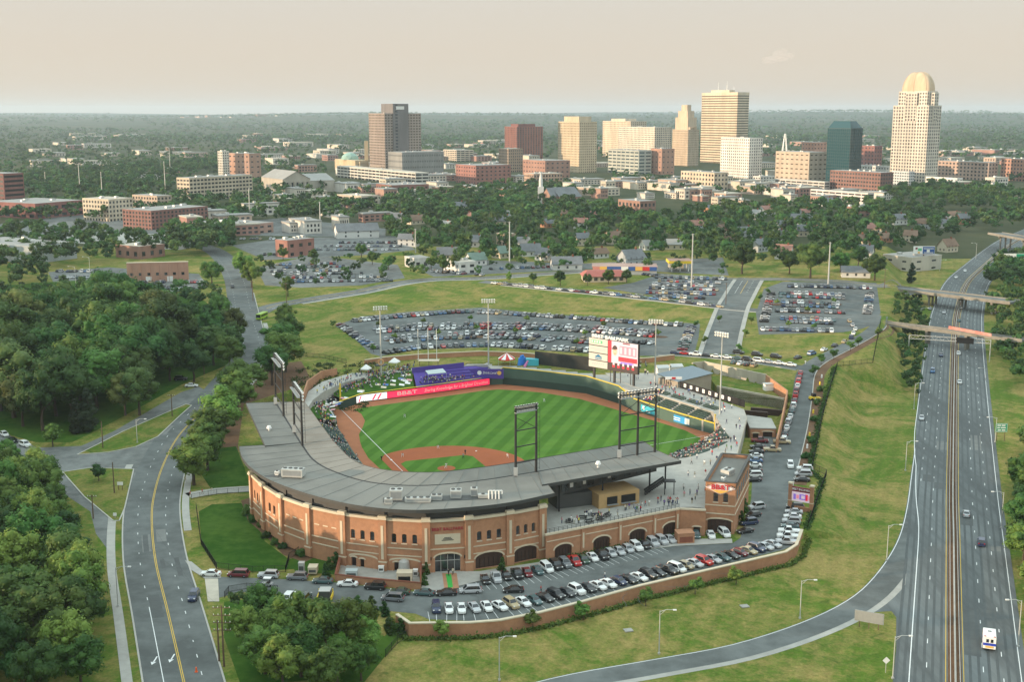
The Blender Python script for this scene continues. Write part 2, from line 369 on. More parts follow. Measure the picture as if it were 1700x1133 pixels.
# ================================================================== ROADS
AV = spline([G(x,y)[:2] for x,y in [(314,1175),(305,1133),(278,1015),(258,931),(252,864),(256,822),(270,775),(294,728),(330,688),(372,645),(417,588),(409,540),(400,495),(392,462),(378,437),(352,415),(300,400)]], 3.0)
ribbon('avenue', AV, -7.0, 7.0, 'asphalt', 0.05)
ribbon('kerb_avenue_right', AV[:int(len(AV)*.62)], 7.0, 7.35, 'kerb', 0.17, thick=0.2)
ribbon('sidewalk_avenue_right', AV[int(len(AV)*.13):int(len(AV)*.50)], 7.7, 9.6, 'concrete', 0.10, thick=0.2)
ribbon('kerb_avenue_left', AV[:int(len(AV)*.165)], -7.35, -7.0, 'kerb', 0.17, thick=0.2)
ribbon('sidewalk_avenue_left', AV[:int(len(AV)*.22)], -10.9, -8.9, 'concrete', 0.10, thick=0.2)
ribbon('verge_avenue_left', AV[:int(len(AV)*.17)], -8.9, -7.35, 'verge', 0.08)
mk = MB(); n_av = len(AV)
for d in (-0.16, 0.16): stripe(offset_line(AV[:int(n_av*.34)], d), 0.15, mk, 0.075, m=1)
dashes(AV, -3.5, 2.2, 5.2, 0.16, mk, 0.075); dashes(AV, 3.5, 2.2, 5.2, 0.16, mk, 0.075, start=3)
stripe(offset_line(AV[2:16], -3.5), 0.16, mk, 0.078)
for px, py in ((258,1096),(287,1092)):                            # lane arrows
    x, y, z = G(px, py); z += 0.078
    mk.add([(x-.14,y-1.4,z),(x+.14,y-1.4,z),(x+.14,y+1.2,z),(x-.14,y+1.2,z),(x-.55,y-1.2,z),(x+.55,y-1.2,z),(x,y-2.5,z)], [(0,1,2,3),(4,6,5)])
mk.build('avenue_markings', ['paint_white','paint_yellow'], kind='structure')
# junction on the left
jn = [(-60,705),(0,716),(62,744),(135,741),(190,716),(300,652),(330,642),(345,652),(322,672),(252,738),(246,765),(228,800),(212,862),(180,915),(158,885),(92,800),(58,778),(0,764),(-60,758)]
drape('side_street', GL(jn), 'asphalt_old', 0.02, 5)
for nm, pts in (('traffic_island_triangle', [(104,785),(150,778),(222,780),(207,845),(198,866),(188,866),(140,826)]), ('traffic_island_strip', [(128,756),(205,717),(309,672),(318,674),(300,690),(262,726),(225,743),(180,752)])):
    Pp = GL(pts); drape(nm, Pp, 'verge', 0.17, 4); b = MB()
    for k in range(len(Pp)):
        a, c = Pp[k], Pp[(k+1)%len(Pp)]; b.bar((*a, gz(*a)+.10), (*c, gz(*c)+.10), .32, .22)
    b.build('kerb_'+nm, 'kerb', kind='structure')
# expressway
HW = spline([W(x,y,hw_z(W(x,y,-2)[1])) for x,y in [(1589,1240),(1586,1133),(1583,900),(1582,780),(1586,560),(1592,510),(1606,470),(1633,443),(1665,415),(1690,398),(1730,380)]], 4.0)
HW = [(p[0],p[1]) for p in HW]; hz = lambda x, y: hw_z(y)
LE = lambda t: -(10.6+2.6*ss(0.12,0.32,t)); RE = lambda t: 13.2
ribbon('expressway', HW, LE, RE, 'expressway_asphalt', 0.06, hz)
wp = MB()
for d in (-10.2,-6.6,-3.4,3.6,7.1,10.6):
    for e in (-.8, .8): stripe(offset_line(HW, d+e), 0.55, wp, 0.068, hz)
wp.build('wheel_tracks', 'wheel_polish', kind='structure')
mk = MB()
for d in (-1.75, 1.55): stripe(offset_line(HW, d), 0.15, mk, 0.078, hz, 1)
for d in (12.0,): stripe(offset_line(HW, d), 0.16, mk, 0.078, hz)
stripe(offset_line(HW, lambda t: -(8.4+4.1*ss(0.10,0.24,t))), 0.2, mk, 0.078, hz)
for d in (-5.3, 5.2, 8.8): dashes(HW, d, 3.0, 9.0, 0.16, mk, 0.078, hz, start=d)
dashes(HW[40:], -8.9, 3.0, 9.0, 0.16, mk, 0.078, hz)
mk.build('expressway_markings', ['paint_white','paint_yellow'], kind='structure')
ribbon('median_strip', HW, -1.35, 1.2, 'mulch', 0.09, hz)
md = MB(); gr_ = offset_line(HW, 0.0)                              # concrete barrier and its rails
barrier = thing('median_barrier', 'low concrete median barrier with steel rails along the expressway', 'barrier')
b = MB()
for i in range(0, len(HW)-1):
    p, q = gr_[i], gr_[i+1]; z = hw_z(p[1])
    b.bar((*p, z+.4), (*q, hw_z(q[1])+.4), .34, .8)
b.build('barrier_wall', 'concrete', barrier)
for d in (-0.9, 0.85):
    b = MB(); L = offset_line(HW, d)
    for i in range(len(L)-1): b.bar((*L[i], hw_z(L[i][1])+.66), (*L[i+1], hw_z(L[i+1][1])+.66), .10, .3)
    b.build('guard_rail', 'galvanised', barrier)
b = MB()
for d in (-0.9, 0.85):
    for (x, y) in densify(offset_line(HW[:90], d), 2.0, False): b.box(x-.07, x+.07, y-.07, y+.07, hw_z(y)+.05, hw_z(y)+.62)
b.build('rail_posts', 'wood_pole', barrier, kind='stuff')
# exit ramp
RA = spline([W(x,y,-2.9) for x,y in [(1541,690),(1531,780),(1523,850),(1508,905),(1472,962),(1425,1004),(1345,1043),(1230,1080),(1100,1105),(960,1130),(860,1155),(740,1190)]], 4.0)
ribbon('exit_ramp', RA, -3.1, 3.1, 'asphalt', 0.035, hz)
ribbon('ramp_shoulder', RA[int(len(RA)*.5):], -4.6, -3.1, 'concrete', 0.03, hz)
drape('ramp_gore', [W(x,y,-2.9) for x,y in [(1530,860),(1521,925),(1500,965),(1462,1005),(1445,1017),(1480,1015),(1488,1025),(1487,1140),(1530,1140),(1560,1000)]], 'expressway_asphalt', 0.022, 4, hz)
mk = MB(); stripe(offset_line(RA, 2.8), 0.18, mk, 0.055, hz); stripe(offset_line(RA[18:int(len(RA)*.55)], -2.8), 0.3, mk, 0.055, hz)
mk.build('ramp_markings', 'paint_white', kind='structure')
# lots and streets round the park (each sheet its own level so that none share a plane)
FL = [(345,958),(461,962),(555,968),(699,985),(796,966),(830,957),(994,923),(1122,908),(1216,903),(1229,894),(1247,831),(1250,770),(1262,727),(1316,722),(1320,770),(1308,830),(1306,850),(1326,846),(1328,880),(1318,906),(1300,914),(1199,939),(1065,970),(964,998),(897,1015),(830,1028),(780,1032),(712,1029),(690,1020),(602,1011),(555,1001),(461,988),(397,984),(362,994),(345,990)]
drape('front_parking_lot', GL(FL), 'asphalt', 0.025, 4, lambda x, y: base_z(y))
ACC = spline(GL([(1462,524),(1457,541),(1440,556),(1400,578),(1358,600),(1338,620),(1331,660),(1322,710),(1303,780),(1283,840),(1268,880),(1262,905)]), 3.0)
ribbon('access_road', ACC, -3.4, lambda t: 3.4+1.6*ss(.55,.8,t), 'asphalt', 0.05)
ribbon('kerb_access_road', ACC[8:-12], -3.7, -3.4, 'kerb', 0.16, thick=0.2)
ribbon('mulch_bed_access_road', ACC[6:-16], -7.2, -3.7, 'mulch', 0.06)
BR = spline(GL([(1095,587),(1135,589),(1200,594),(1260,601),(1330,612)]), 3.0)
ribbon('back_road', BR, -4.2, 4.2, 'asphalt', 0.075); ribbon('kerb_back_road', BR, 4.2, 4.6, 'kerb', 0.2, thick=0.2)
EN = spline(GL([(1245,462),(1228,490),(1216,512),(1204,548),(1193,588)]), 4.0)
ribbon('entry_road', EN, -6.6, 6.6, 'asphalt', 0.035)
ribbon('sidewalk_entry_left', EN[2:], 6.6, 8.6, 'concrete', 0.16, thick=.2); ribbon('sidewalk_entry_right', EN[2:], -8.6, -6.6, 'concrete', 0.16, thick=.2)
mk = MB(); dashes(EN[:14], 0, 60, 1, .2, mk, .06, m=1); dashes(EN[:14], -3.0, 3, 3, .2, mk, .06); dashes(EN[:14], 3.0, 30, 3, .2, mk, .06)
mk.build('entry_markings', ['paint_white','paint_yellow'], kind='structure')
ST = spline(GL([(404,532),(450,510),(520,497),(600,484),(660,471),(720,464),(800,462),(900,455),(1000,450),(1100,457),(1215,464),(1300,464),(1400,468),(1470,475),(1505,482)]), 5.0)
ribbon('cross_street', ST, -5.5, 5.5, 'asphalt_old', 0.09)
ribbon('sidewalk_cross_street', ST[10:int(len(ST)*.55)], 5.8, 7.6, 'concrete', 0.15, thick=.2)
mk = MB(); dashes(ST[6:], 0, 60, 1, .3, mk, .115, m=1); dashes(ST[6:60], 3.2, 3, 6, .25, mk, .115)
mk.build('cross_street_markings', ['paint_white','paint_yellow'], kind='structure')
ST2 = spline(GL([(800,468),(880,476),(960,484),(1060,494),(1150,504),(1215,512),(1260,516)]), 5.0)
ribbon('bank_street', ST2, -4.5, 4.5, 'asphalt_old', 0.115); ribbon('sidewalk_bank_street', ST2[3:], 4.7, 6.0, 'concrete', 0.17, thick=.2)
LOTS = [('outfield_parking_lot', [(556,541),(600,526),(680,518),(800,511),(900,521),(1060,532),(1162,538),(1160,560),(1152,590),(1100,592),(1010,590),(960,586),(812,577),(690,581),(632,592),(616,588),(585,560)], 'asphalt', .05),
 ('right_parking_lot', [(1268,480),(1300,468),(1455,470),(1462,520),(1452,538),(1432,546),(1400,552),(1260,556),(1255,520)], 'asphalt', .025),
 ('middle_parking_lot', [(1050,470),(1100,455),(1216,466),(1212,490),(1190,505),(1060,488),(1000,478)], 'asphalt', .065),
 ('top_left_parking_lot', [(425,445),(520,424),(660,440),(672,462),(600,474),(500,478),(440,474)], 'asphalt_old', .04),
 ('far_left_parking_lot', [(80,452),(180,444),(330,455),(345,478),(240,492),(90,472)], 'asphalt_old', .02),
 ('upper_parking_lot', [(385,408),(470,395),(660,392),(690,415),(600,424),(440,432)], 'asphalt_old', .03),
 ('pale_lot', [(60,395),(150,372),(310,375),(380,398),(300,415),(180,410)], 'concrete', .045),
 ('street_lot', [(680,440),(800,432),(960,438),(1200,428),(1210,458),(1000,446),(880,452),(720,460)], 'asphalt_old', .06),
 ('apartment_lot', [(0,372),(130,355),(360,372),(470,362),(640,380),(640,394),(450,392),(200,388),(0,395)], 'asphalt_old', .075)]
for nm, pts, mm, of in LOTS: drape(nm, GL(pts), mm, of, 5 if nm[0] != 'd' else 25)
drape('lawn_stadium_left', GL([(330,850),(352,838),(400,836),(420,860),(440,900),(480,930),(500,945),(420,950),(362,944),(335,905)]), 'lawn', .03, 3)
drape('mulch_bed_stadium_left', GL([(400,832),(418,826),(470,862),(515,900),(545,915),(505,935),(470,922),(440,890),(412,866)]), 'mulch', .06, 3)
drape('lawn_stadium_front', GL([(480,930),(500,922),(566,930),(556,955),(490,950)]), 'lawn', .045, 3)
drape('mulch_slope_left', GL([(430,610),(500,600),(520,640),(508,662),(405,672),(395,740),(400,800),(352,812),(340,760),(380,690)]), 'mulch', .045, 4)
drape('lawn_left_wing', GL([(360,745),(392,742),(406,778),(414,806),(350,812),(335,790)]), 'lawn', .075, 4)
ribbon('walkway_left_gate', spline(GL([(312,824),(360,816),(425,812)]),3), -2.6, 2.6, 'concrete', .1, thick=.2)
drape('lawn_grove', GL([(372,1000),(460,992),(556,1004),(602,1015),(655,1030),(668,1052),(640,1090),(600,1140),(400,1140),(372,1060)]), 'lawn', .03, 4)
drape('wood_floor', GL([(-40,770),(60,790),(150,850),(170,930),(205,1040),(222,1150),(-60,1150)]), 'verge', .03, 6)
drape('wood_floor_upper', GL([(-60,480),(60,470),(200,462),(340,500),(390,540),(395,600),(300,640),(190,700),(120,735),(60,735),(-60,700)]), 'lawn', .03, 8)
drape('entrance_plaza', GL([(699,984),(703,950),(720,948),(770,950),(796,950),(900,934),(1010,906),(1122,888),(1150,896),(1215,896),(1216,903),(1122,908),(994,923),(830,957),(796,966),(740,980)]), 'concrete', .13, 3)
drape('avenue_corner_paving', GL([(307,932),(318,934),(335,948),(367,955),(367,961),(340,962),(318,948)]), 'concrete', .12, 3)
drape('crosswalk_paving', GL([(340,962),(362,962),(364,1000),(345,1000)]), 'concrete_pale', .07, 3)
drape('brick_path', GL([(734,953),(758,953),(762,978),(738,981)]), 'brick', .15, 3); drape('green_mat', GL([(740,955),(749,955),(752,977),(744,978)]), mat('green_mat',(0.05,0.35,0.06),.9), .17, 3)
mk = MB()                                                         # stall lines of the front lot
for A, Bq, n in (([(796,975),(901,959),(1000,935),(1112,908)], 3.2, 30), ([(712,1025),(846,1016),(1071,968),(1283,918)], 3.2, 42)):
    L = spline(GL(A), .8)
    for k in range(n):
        p = L[int(k*(len(L)-1)/(n-1))]; a = L[min(len(L)-1, int(k*(len(L)-1)/(n-1))+1)]; d = Vector((a[0]-p[0], a[1]-p[1]))
        if d.length < .01: continue
        d.normalize(); nrm = Vector((-d.y, d.x)); stripe([(p[0]-nrm.x*2.6, p[1]-nrm.y*2.6), (p[0]+nrm.x*2.6, p[1]+nrm.y*2.6)], .1, mk, .05)
mk.build('stall_lines', 'paint_white', kind='structure')
# bridges
def bridge(name, label, a, b_, z, wid, piers, m='bridge_concrete', thick=1.1):
    A, B = Vector((*W(*a, z), z)), Vector((*W(*b_, z), z)); d = (B-A); n = Vector((d.y,-d.x,0)).normalized(); A -= d*.0; B += d*.2
    t = thing(name, label, 'bridge', tuple(A)); P0 = A-A; d = B-A
    bb = MB(); bb.bar(-n*wid/2, d-n*wid/2, wid, thick); bb.build('deck', 'asphalt_old', t)
    for s in (0, wid):
        bb = MB(); bb.bar(-n*s+Vector((0,0,.2)), d-n*s+Vector((0,0,.2)), .4, 1.7); bb.build('parapet', m, t)
    for k in piers:
        c = d*k; bb = MB(); hwz = hw_z((A+c).y)-A.z-.5
        bb.bar(c+Vector((0,0,-1.2))-n*.2, c+Vector((0,0,-1.2))-n*(wid-.2), 1.2, 1.4)
        for q in (.15,.5,.85):
            p = c-n*wid*q; bb.tube((p.x,p.y,-1.2), (p.x,p.y,hwz), .6, n=10)
        bb.build('pier', m, t)
    return t
bridge('road_bridge', 'wide tan road bridge over the expressway, the farther of two', (1470,480), (1640,500), 6.8, 11, (.36,.60,.86))
bridge('footbridge', 'narrow tan bridge over the expressway, nearer, with red banner', (1462,538), (1655,562), 5.4, 4.5, (.34,.62,.92), thick=1.0)
bridge('far_overpass', 'pale overpass at the far right edge of the picture', (1640,388), (1720,402), 12.5, 12, (.2,.6))

isl = random.Random(4)
for i, (px, py, ln) in enumerate([(702,543,3),(790,538,3),(870,541,3),(972,551,3),(654,566,2.5),(733,562,4),(797,560,4),(858,562,4),(980,570,4),(1090,560,3),(1003,545,2.5),(1290,506,2.5),(1340,520,2.5),(1385,506,2.5)]):
    x, y, z = G(px, py); P_ = [(x+ln*1.1*math.cos(a)*1.6, y+2.6*math.sin(a)) for a in (k*.7854 for k in range(8))]; drape('lot_island', P_, 'mulch', .14, 4)

pr2 = random.Random(8); mat('asphalt_patch', (.095,.100,.097), .9, var=.2, scale=.4); mat('asphalt_patch_pale', (.165,.168,.158), .9, var=.2, scale=.4)
for k in range(16):                                               # repairs and darker overlays in the avenue
    i0 = pr2.randrange(4, int(len(AV)*.6)); seg = AV[i0:i0+pr2.randint(2,5)]; c0 = pr2.choice([-5.2,-1.8,1.7,5.1])+pr2.uniform(-.4,.4); w0 = pr2.uniform(.5,1.3)
    ribbon('road_patch', seg, c0-w0, c0+w0, pr2.choice(['asphalt_patch','asphalt_patch','asphalt_patch_pale']), .058+.0006*k)
for k in range(10):
    i0 = pr2.randrange(2, 60); seg = HW[i0:i0+pr2.randint(2,7)]; c0 = pr2.choice([-8.5,-6.8,-3.5,3.4,7,10.4]); ribbon('expressway_patch', seg, c0-1.6, c0+1.6, pr2.choice(['asphalt_patch','asphalt_patch_pale']), .0645+.0003*k, hz)
ck = MB()                                                         # sealed cracks
for k in range(26):
    px, py = pr2.choice([(pr2.uniform(250,330),pr2.uniform(800,1130)), (pr2.uniform(720,1250),pr2.uniform(920,1000)), (pr2.uniform(620,1120),pr2.uniform(535,580)), (pr2.uniform(1255,1300),pr2.uniform(760,900))])
    x, y, z = G(px, py); a = pr2.uniform(0,6.28); L = [(x,y)]
    for q in range(7): a += pr2.uniform(-.5,.5); L.append((L[-1][0]+math.cos(a)*1.1, L[-1][1]+math.sin(a)*1.1))
    if min(p[1] for p in L) > 235: stripe(L, .09, ck, .079, lambda x, y: base_z(y))
ck.build('crack_sealant', 'asphalt_patch', kind='structure')

# ================================================================== PLAYING FIELD
def flat(z): return lambda x, y: z
def field_material():
    m = bpy.data.materials.new('mown_grass'); m.use_nodes = True; N = m.node_tree.nodes; L = m.node_tree.links; b = N['Principled BSDF']
    b.inputs['Roughness'].default_value = .95; b.inputs['Specular IOR Level'].default_value = .05
    g = N.new('ShaderNodeNewGeometry'); mp = N.new('ShaderNodeMapping'); L.new(g.outputs['Position'], mp.inputs[0])
    mp.inputs['Rotation'].default_value[2] = -(TH-R(128))             # mower passes run parallel across the outfield
    w = N.new('ShaderNodeTexWave'); w.wave_type = 'BANDS'; w.bands_direction = 'X'; w.wave_profile = 'SIN'; w.inputs['Scale'].default_value = .052; w.inputs['Distortion'].default_value = .12; w.inputs['Detail'].default_value = 1.0
    L.new(mp.outputs[0], w.inputs[0])
    cr = N.new('ShaderNodeMapRange'); cr.inputs[1].default_value = .35; cr.inputs[2].default_value = .65; L.new(w.outputs[1], cr.inputs[0])
    no = N.new('ShaderNodeTexNoise'); no.inputs['Scale'].default_value = .25; no.inputs['Detail'].default_value = 6; L.new(g.outputs['Position'], no.inputs[0])
    mx = N.new('ShaderNodeMix'); mx.data_type = 'RGBA'; mx.inputs[6].default_value = (.062,.142,.020,1); mx.inputs[7].default_value = (.088,.182,.030,1); L.new(cr.outputs[0], mx.inputs[0])
    hs = N.new('ShaderNodeHueSaturation'); L.new(mx.outputs[2], hs.inputs['Color']); mr = N.new('ShaderNodeMapRange'); mr.inputs[3].default_value = .8; mr.inputs[4].default_value = 1.2; L.new(no.outputs[0], mr.inputs[0]); L.new(mr.outputs[0], hs.inputs['Value'])
    L.new(hs.outputs[0], b.inputs['Base Color']); MATS['mown_grass'] = m
field_material()
def arc(cx, cy, r, a0, a1, n): return [(cx+r*math.cos(a0+(a1-a0)*i/n), cy+r*math.sin(a0+(a1-a0)*i/n)) for i in range(n+1)]
drape('warning_track', BOWL, 'track_clay', 0, 5, flat(0.0))
fg = [(588,680),(620,675),(700,664),(760,655.5),(800,649.5),(827,647),(862,649),(902,652.7),(963,663),(1024,681),(1085,699),(1137,715),(1163,728),(1160,745),(1130,762),(1090,780)]
fg = [W(x,y,0) for x,y in fg]+[FLD(-9,55), FLD(-9,18), FLD(-7,-4), FLD(6,-8), FLD(26,-8.2), FLD(40,-6.5)]+[W(x,y,0) for x,y in [(604,752),(598,735),(596,722),(603,708),(606,699),(600,688)]]
drape('outfield_grass', fg, 'mown_grass', 0, 5, flat(0.03))
mound = FLI(13.04, 13.04); a0 = TI
sk = arc(*mound, RI_, a0+R(33), a0-R(90)-R(33), 40)
dirt = sk+[FLI(-2.6,29), FLI(-2.6,6), FLI(-4.5,0), FLI(-2.6,-3), FLI(0,-4.5), FLI(5,-2.6), FLI(29.5,-2.6)]
drape('infield_dirt', dirt, 'red_clay', 0, 4, flat(0.06))
e = 1.6; q = 24.6
drape('infield_grass', [FLI(e+2.5,e)]+[FLI(q-2.2,e), FLI(q,e+2.2), FLI(q,q-2.2), FLI(q-2.2,q), FLI(e+2.2,q), FLI(e,q-2.2), FLI(e,e+2.5)], 'mown_grass', 0, 4, flat(0.09))
drape('pitchers_mound', arc(*mound, 2.7, 0, 6.1, 20), 'red_clay', 0, 3, lambda x, y: 0.12+.25*max(0, 1-math.hypot(x-mound[0], y-mound[1])/2.7))
mk = MB()
stripe([FLI(1,0), FLI(95.5,0)], .17, mk, .13, flat(0)); stripe([FLI(0,1), W(1186,722,0)], .17, mk, .13, flat(0)); mk.build('foul_lines', 'paint_white', kind='structure')
for a, b_, w_ in ((27.4,0,'third base'),(0,27.4,'first base'),(27.4,27.4,'second base')):
    bb = MB(); bb.box(-.25,.25,-.25,.25,0,.12); bb.build('base_bag', 'white', loc=(*FLI(a,b_),.07), rz=TI, label='white bag at %s on the red clay infield' % w_, cat='base')

# ================================================================== OUTFIELD WALL
owall = thing('outfield_wall', 'dark green outfield wall with red banner and yellow top line', 'wall')
hts = [3.0,3.0,3.1,3.1,3.1,6.6,6.6,6.6,6.4,4.2,3.9,3.7,3.6]
def wallrun(b, P, z0, z1, th, m=0, out=1):
    Q = offset_line(P, -th*out); n = len(P)
    z0 = z0 if isinstance(z0, list) else [z0]*n; z1 = z1 if isinstance(z1, list) else [z1]*n
    for i in range(n-1):
        v = [(*P[i],z0[i]),(*P[i+1],z0[i+1]),(*P[i+1],z1[i+1]),(*P[i],z1[i]),(*Q[i],z0[i]),(*Q[i+1],z0[i+1]),(*Q[i+1],z1[i+1]),(*Q[i],z1[i])]
        b.add(v, [(0,1,2,3),(5,4,7,6),(3,2,6,7),(0,3,7,4),(1,5,6,2)], m)
b = MB(); wallrun(b, OFW[:5], -.3, 3.0, .4); b.build('left_field_wall', 'wall_green_dark', owall)
b = MB(); wallrun(b, [OFW[4],OFW[5]], -.3, [3.0,6.6], .4); wallrun(b, OFW[5:9], -.3, 6.6, .4); b.build('batters_eye_wall', 'wall_green', owall)
b = MB(); wallrun(b, offset_line(OFW[5:9], .12), -.3, 2.7, .1); b.build('wall_padding', 'wall_green_dark', owall)
b = MB(); wallrun(b, OFW[8:], -.3, [6.6,4.2,3.9,3.7,3.6], .4); b.build('right_field_wall', 'wall_green', owall)
b = MB(); wallrun(b, offset_line(OFW,.03), [h+.02 for h in hts], [h+.24 for h in hts], .5); b.build('yellow_top_line', 'yellow', owall)
mat('led_pink', (.80,.03,.085), .4, emit=.55); mat('led_white', (.85,.82,.80), .4, emit=.45)
def strip_between(P, z0, z1, off):
    b = MB(); Q = offset_line(P, off)
    for i in range(len(Q)-1): b.quad((*Q[i],z0),(*Q[i+1],z0),(*Q[i+1],z1),(*Q[i],z1))
    return b
lf = densify(OFW[:5], 1.0, False); k0 = next(i for i, p in enumerate(lf) if PX(*p,1.5)[0] > 590); k1 = next(i for i, p in enumerate(lf) if PX(*p,1.5)[0] > 642)
lf = [p for p in lf if PX(*p,1.5)[0] < 813]
led = strip_between(lf[k1:], .35, 2.75, .14).build('led_banner', 'led_pink', owall); strip_between(lf[k0:k1+1], .35, 2.75, .14).build('banner_panel', 'led_white', owall)
def along_wall(P, frac0, frac1, z, size, s, mm, parent, name='lettering', fit=True, **k):
    n = len(P)-1; a, c = Vector(P[int(n*frac0)]), Vector(P[int(n*frac1)]); d = (c-a); nn = Vector((d.y,-d.x)).normalized(); m_ = (a+c)/2+nn*.30
    return put_text(name, s, size, mm, (m_.x, m_.y, z), (d.x,d.y,0), parent, fit=d.length if fit else None, depth=.03, **k)
lp = lf[k1:]
along_wall(lp, .10, .28, 1.55, 1.9, 'BB&T', 'white', led, bold=.02); along_wall(lp, .36, .985, 1.5, 1.6, 'Sharing Knowledge for a Brighter Direction', 'white', led, shear=.18, bold=.012)
b = MB()
for f0 in (.12,.58,.74): 
    p, q = lf[int(k0+(k1-k0)*f0)], lf[int(k0+(k1-k0)*(f0+.13))]; d = Vector((q[0]-p[0], q[1]-p[1])); nn = Vector((d.y,-d.x)).normalized()*.2
    b.add([(p[0]+nn.x,p[1]+nn.y,.5),(p[0]+nn.x+d.x*.35,p[1]+nn.y+d.y*.35,.5),(q[0]+nn.x,q[1]+nn.y,2.5),(q[0]+nn.x-d.x*.35,q[1]+nn.y-d.y*.35,2.5)], [(0,1,2,3)])
b.build('stitch_mark', 'led_pink', owall)
mat('ad_blue', (.03,.30,.62), .5); mat('ad_blue_dark', (.04,.10,.30), .5)
rfw = densify(OFW[8:12], 1.0, False)
mat('ad_cyan', (.05,.42,.55), .5)
for x0, x1, mm in ((1063,1092,'ad_cyan'),(1117,1146,'ad_blue')):
    seg = [p for p in rfw if x0 < PX(*p,2)[0] < x1]; n = len(seg)-1
    o = strip_between(seg, .7, 3.1, .14).build('wall_advertisement', mm, owall)
    if mm == 'ad_blue':
        strip_between(seg[:int(n*.68)], 2.1, 2.35, .2).build('white_line', 'white', o); strip_between(seg[:int(n*.68)], 1.4, 1.65, .2).build('white_line', 'white', o); strip_between(seg[int(n*.72):], .9, 2.9, .2).build('white_block', 'white', o)
    else:
        strip_between(seg[1:int(n*.4)], 1.5, 2.8, .2).build('pale_figure', 'white', o); strip_between(seg[int(n*.45):int(n*.8)], 1.0, 1.5, .2).build('pale_line', 'white', o)
for (px, py), hh, nm in (((565,679),9.5,'left'),((1186,722),7,'right')):
    x, y = W(px, py, 0); b = MB(); b.tube((0,0,0),(0,0,hh),.14,n=8); b.box(.14,.4,-.02,.02,4.2,hh-.2); b.build('foul_pole', 'yellow', loc=(x,y,0), label='yellow foul pole at the %s field corner' % nm, cat='pole', group='foul poles')

# ================================================================== BALLPARK BUILDING
park = thing('ballpark', 'red brick baseball ballpark with curved grey roof around the diamond', 'ballpark', (0,0,0))
FT = [(417,785),(436,803),(466,822),(511,838),(568,850),(635,858),(707,862),(778,858),(846,849),(900,839)]
FP = [Vector(W(x,y,13.2)) for x,y in FT]
def loop_fill(b, loops, X, m=0):
    bm = bmesh.new(); es = []
    for L in loops:
        vs_ = [bm.verts.new((u,0,z)) for u,z in L]; es += [bm.edges.new((vs_[i], vs_[(i+1)%len(vs_)])) for i in range(len(vs_))]
    bmesh.ops.triangle_fill(bm, use_beauty=True, edges=es, normal=(0,-1,0)); bm.verts.index_update()
    b.add([X(v.co.x, 0, v.co.z) for v in bm.verts], [tuple(v.index for v in f.verts) for f in bm.faces], m); bm.free()
def arch_loop(u0, u1, z0, zs, rise, n=8):
    c = (u0+u1)/2; w = (u1-u0)/2
    return [(u0,z0),(u1,z0)]+[(c+w*math.cos(math.pi*i/n), zs+rise*math.sin(math.pi*i/n)) for i in range(n+1)]
def wall_bay(A, B, z0, z1, opens, parent, brickm='brick', th=.45, skip_panel=False):
    """brick panel from A to B with real openings; opens = (kind, u0, u1, z0, zspring, rise) as fractions of the width"""
    A, B = Vector(A), Vector(B); d = B-A; Lw = d.length; d.normalize(); n = Vector((d.y,-d.x))
    if n.y > 0: n = -n
    X = lambda u, v, z: (A.x+d.x*u+n.x*v, A.y+d.y*u+n.y*v, z)
    loops = [[(0,z0),(Lw,z0),(Lw,z1),(0,z1)]]; b = MB()
    for k, u0, u1, a0_, zs, rise in opens: loops.append(arch_loop(u0*Lw, u1*Lw, max(a0_, z0+.02), zs, rise))
    loop_fill(b, loops, X)
    for L in loops[1:]:
        for i in range(len(L)):
            p, q = L[i], L[(i+1)%len(L)]; b.quad(X(p[0],0,p[1]), X(q[0],0,q[1]), X(q[0],-th,q[1]), X(p[0],-th,p[1]))
    panel = b.build('wall_panel', brickm, parent)
    for (k, u0, u1, a0_, zs, rise), L in zip(opens, loops[1:]):
        g = MB(); g.add([X(u,-th+.05,z) for u, z in L], [tuple(range(len(L)))])
        o = g.build('window' if k == 'w' else 'door', 'glass_dark' if k in 'we' else 'door_brown', panel)
        t = MB()
        if k in 'dDe':                                            # limestone arch trim
            c = (u0+u1)/2*Lw; w = (u1-u0)/2*Lw; nA = 10; ww = .45
            vi = [(c+(w+.05)*math.cos(math.pi*i/nA), zs+(rise+.05)*math.sin(math.pi*i/nA)) for i in range(nA+1)]; vo = [(c+(w+ww)*math.cos(math.pi*i/nA), zs+(rise+ww)*math.sin(math.pi*i/nA)) for i in range(nA+1)]
            for i in range(nA):
                t.add([X(vi[i][0],.06,vi[i][1]),X(vo[i][0],.06,vo[i][1]),X(vo[i+1][0],.06,vo[i+1][1]),X(vi[i+1][0],.06,vi[i+1][1]),X(vo[i][0],0,vo[i][1]),X(vo[i+1][0],0,vo[i+1][1]),X(vi[i][0],0,vi[i][1]),X(vi[i+1][0],0,vi[i+1][1])], [(0,1,2,3),(1,4,5,2),(0,3,7,6)])
            t.build('arch_trim', 'limestone', panel)
            if k in 'dD':
                s_ = MB()
                for j in range(1, 6):
                    u = (u0+(u1-u0)*j/6)*Lw; s_.box(u-.04,u+.04,-th+.06,-th+.12,max(a0_,z0+.02),zs,X=X)
                s_.build('door_slat', 'black', panel)
        else:
            t.box(u0*Lw-.12,u1*Lw+.12,0,.14,a0_-.25,a0_-.02,X=X); t.build('sill', 'limestone', panel)
            fr = MB(); um = (u0+u1)/2*Lw; fr.box(um-.04,um+.04,-th+.07,-th+.12,a0_,zs+rise*.9,X=X); fr.box(u0*Lw,u1*Lw,-th+.07,-th+.11,(a0_+zs)/2-.04,(a0_+zs)/2+.04,X=X); fr.build('glazing_bar', 'black', panel)
    return X, Lw, panel
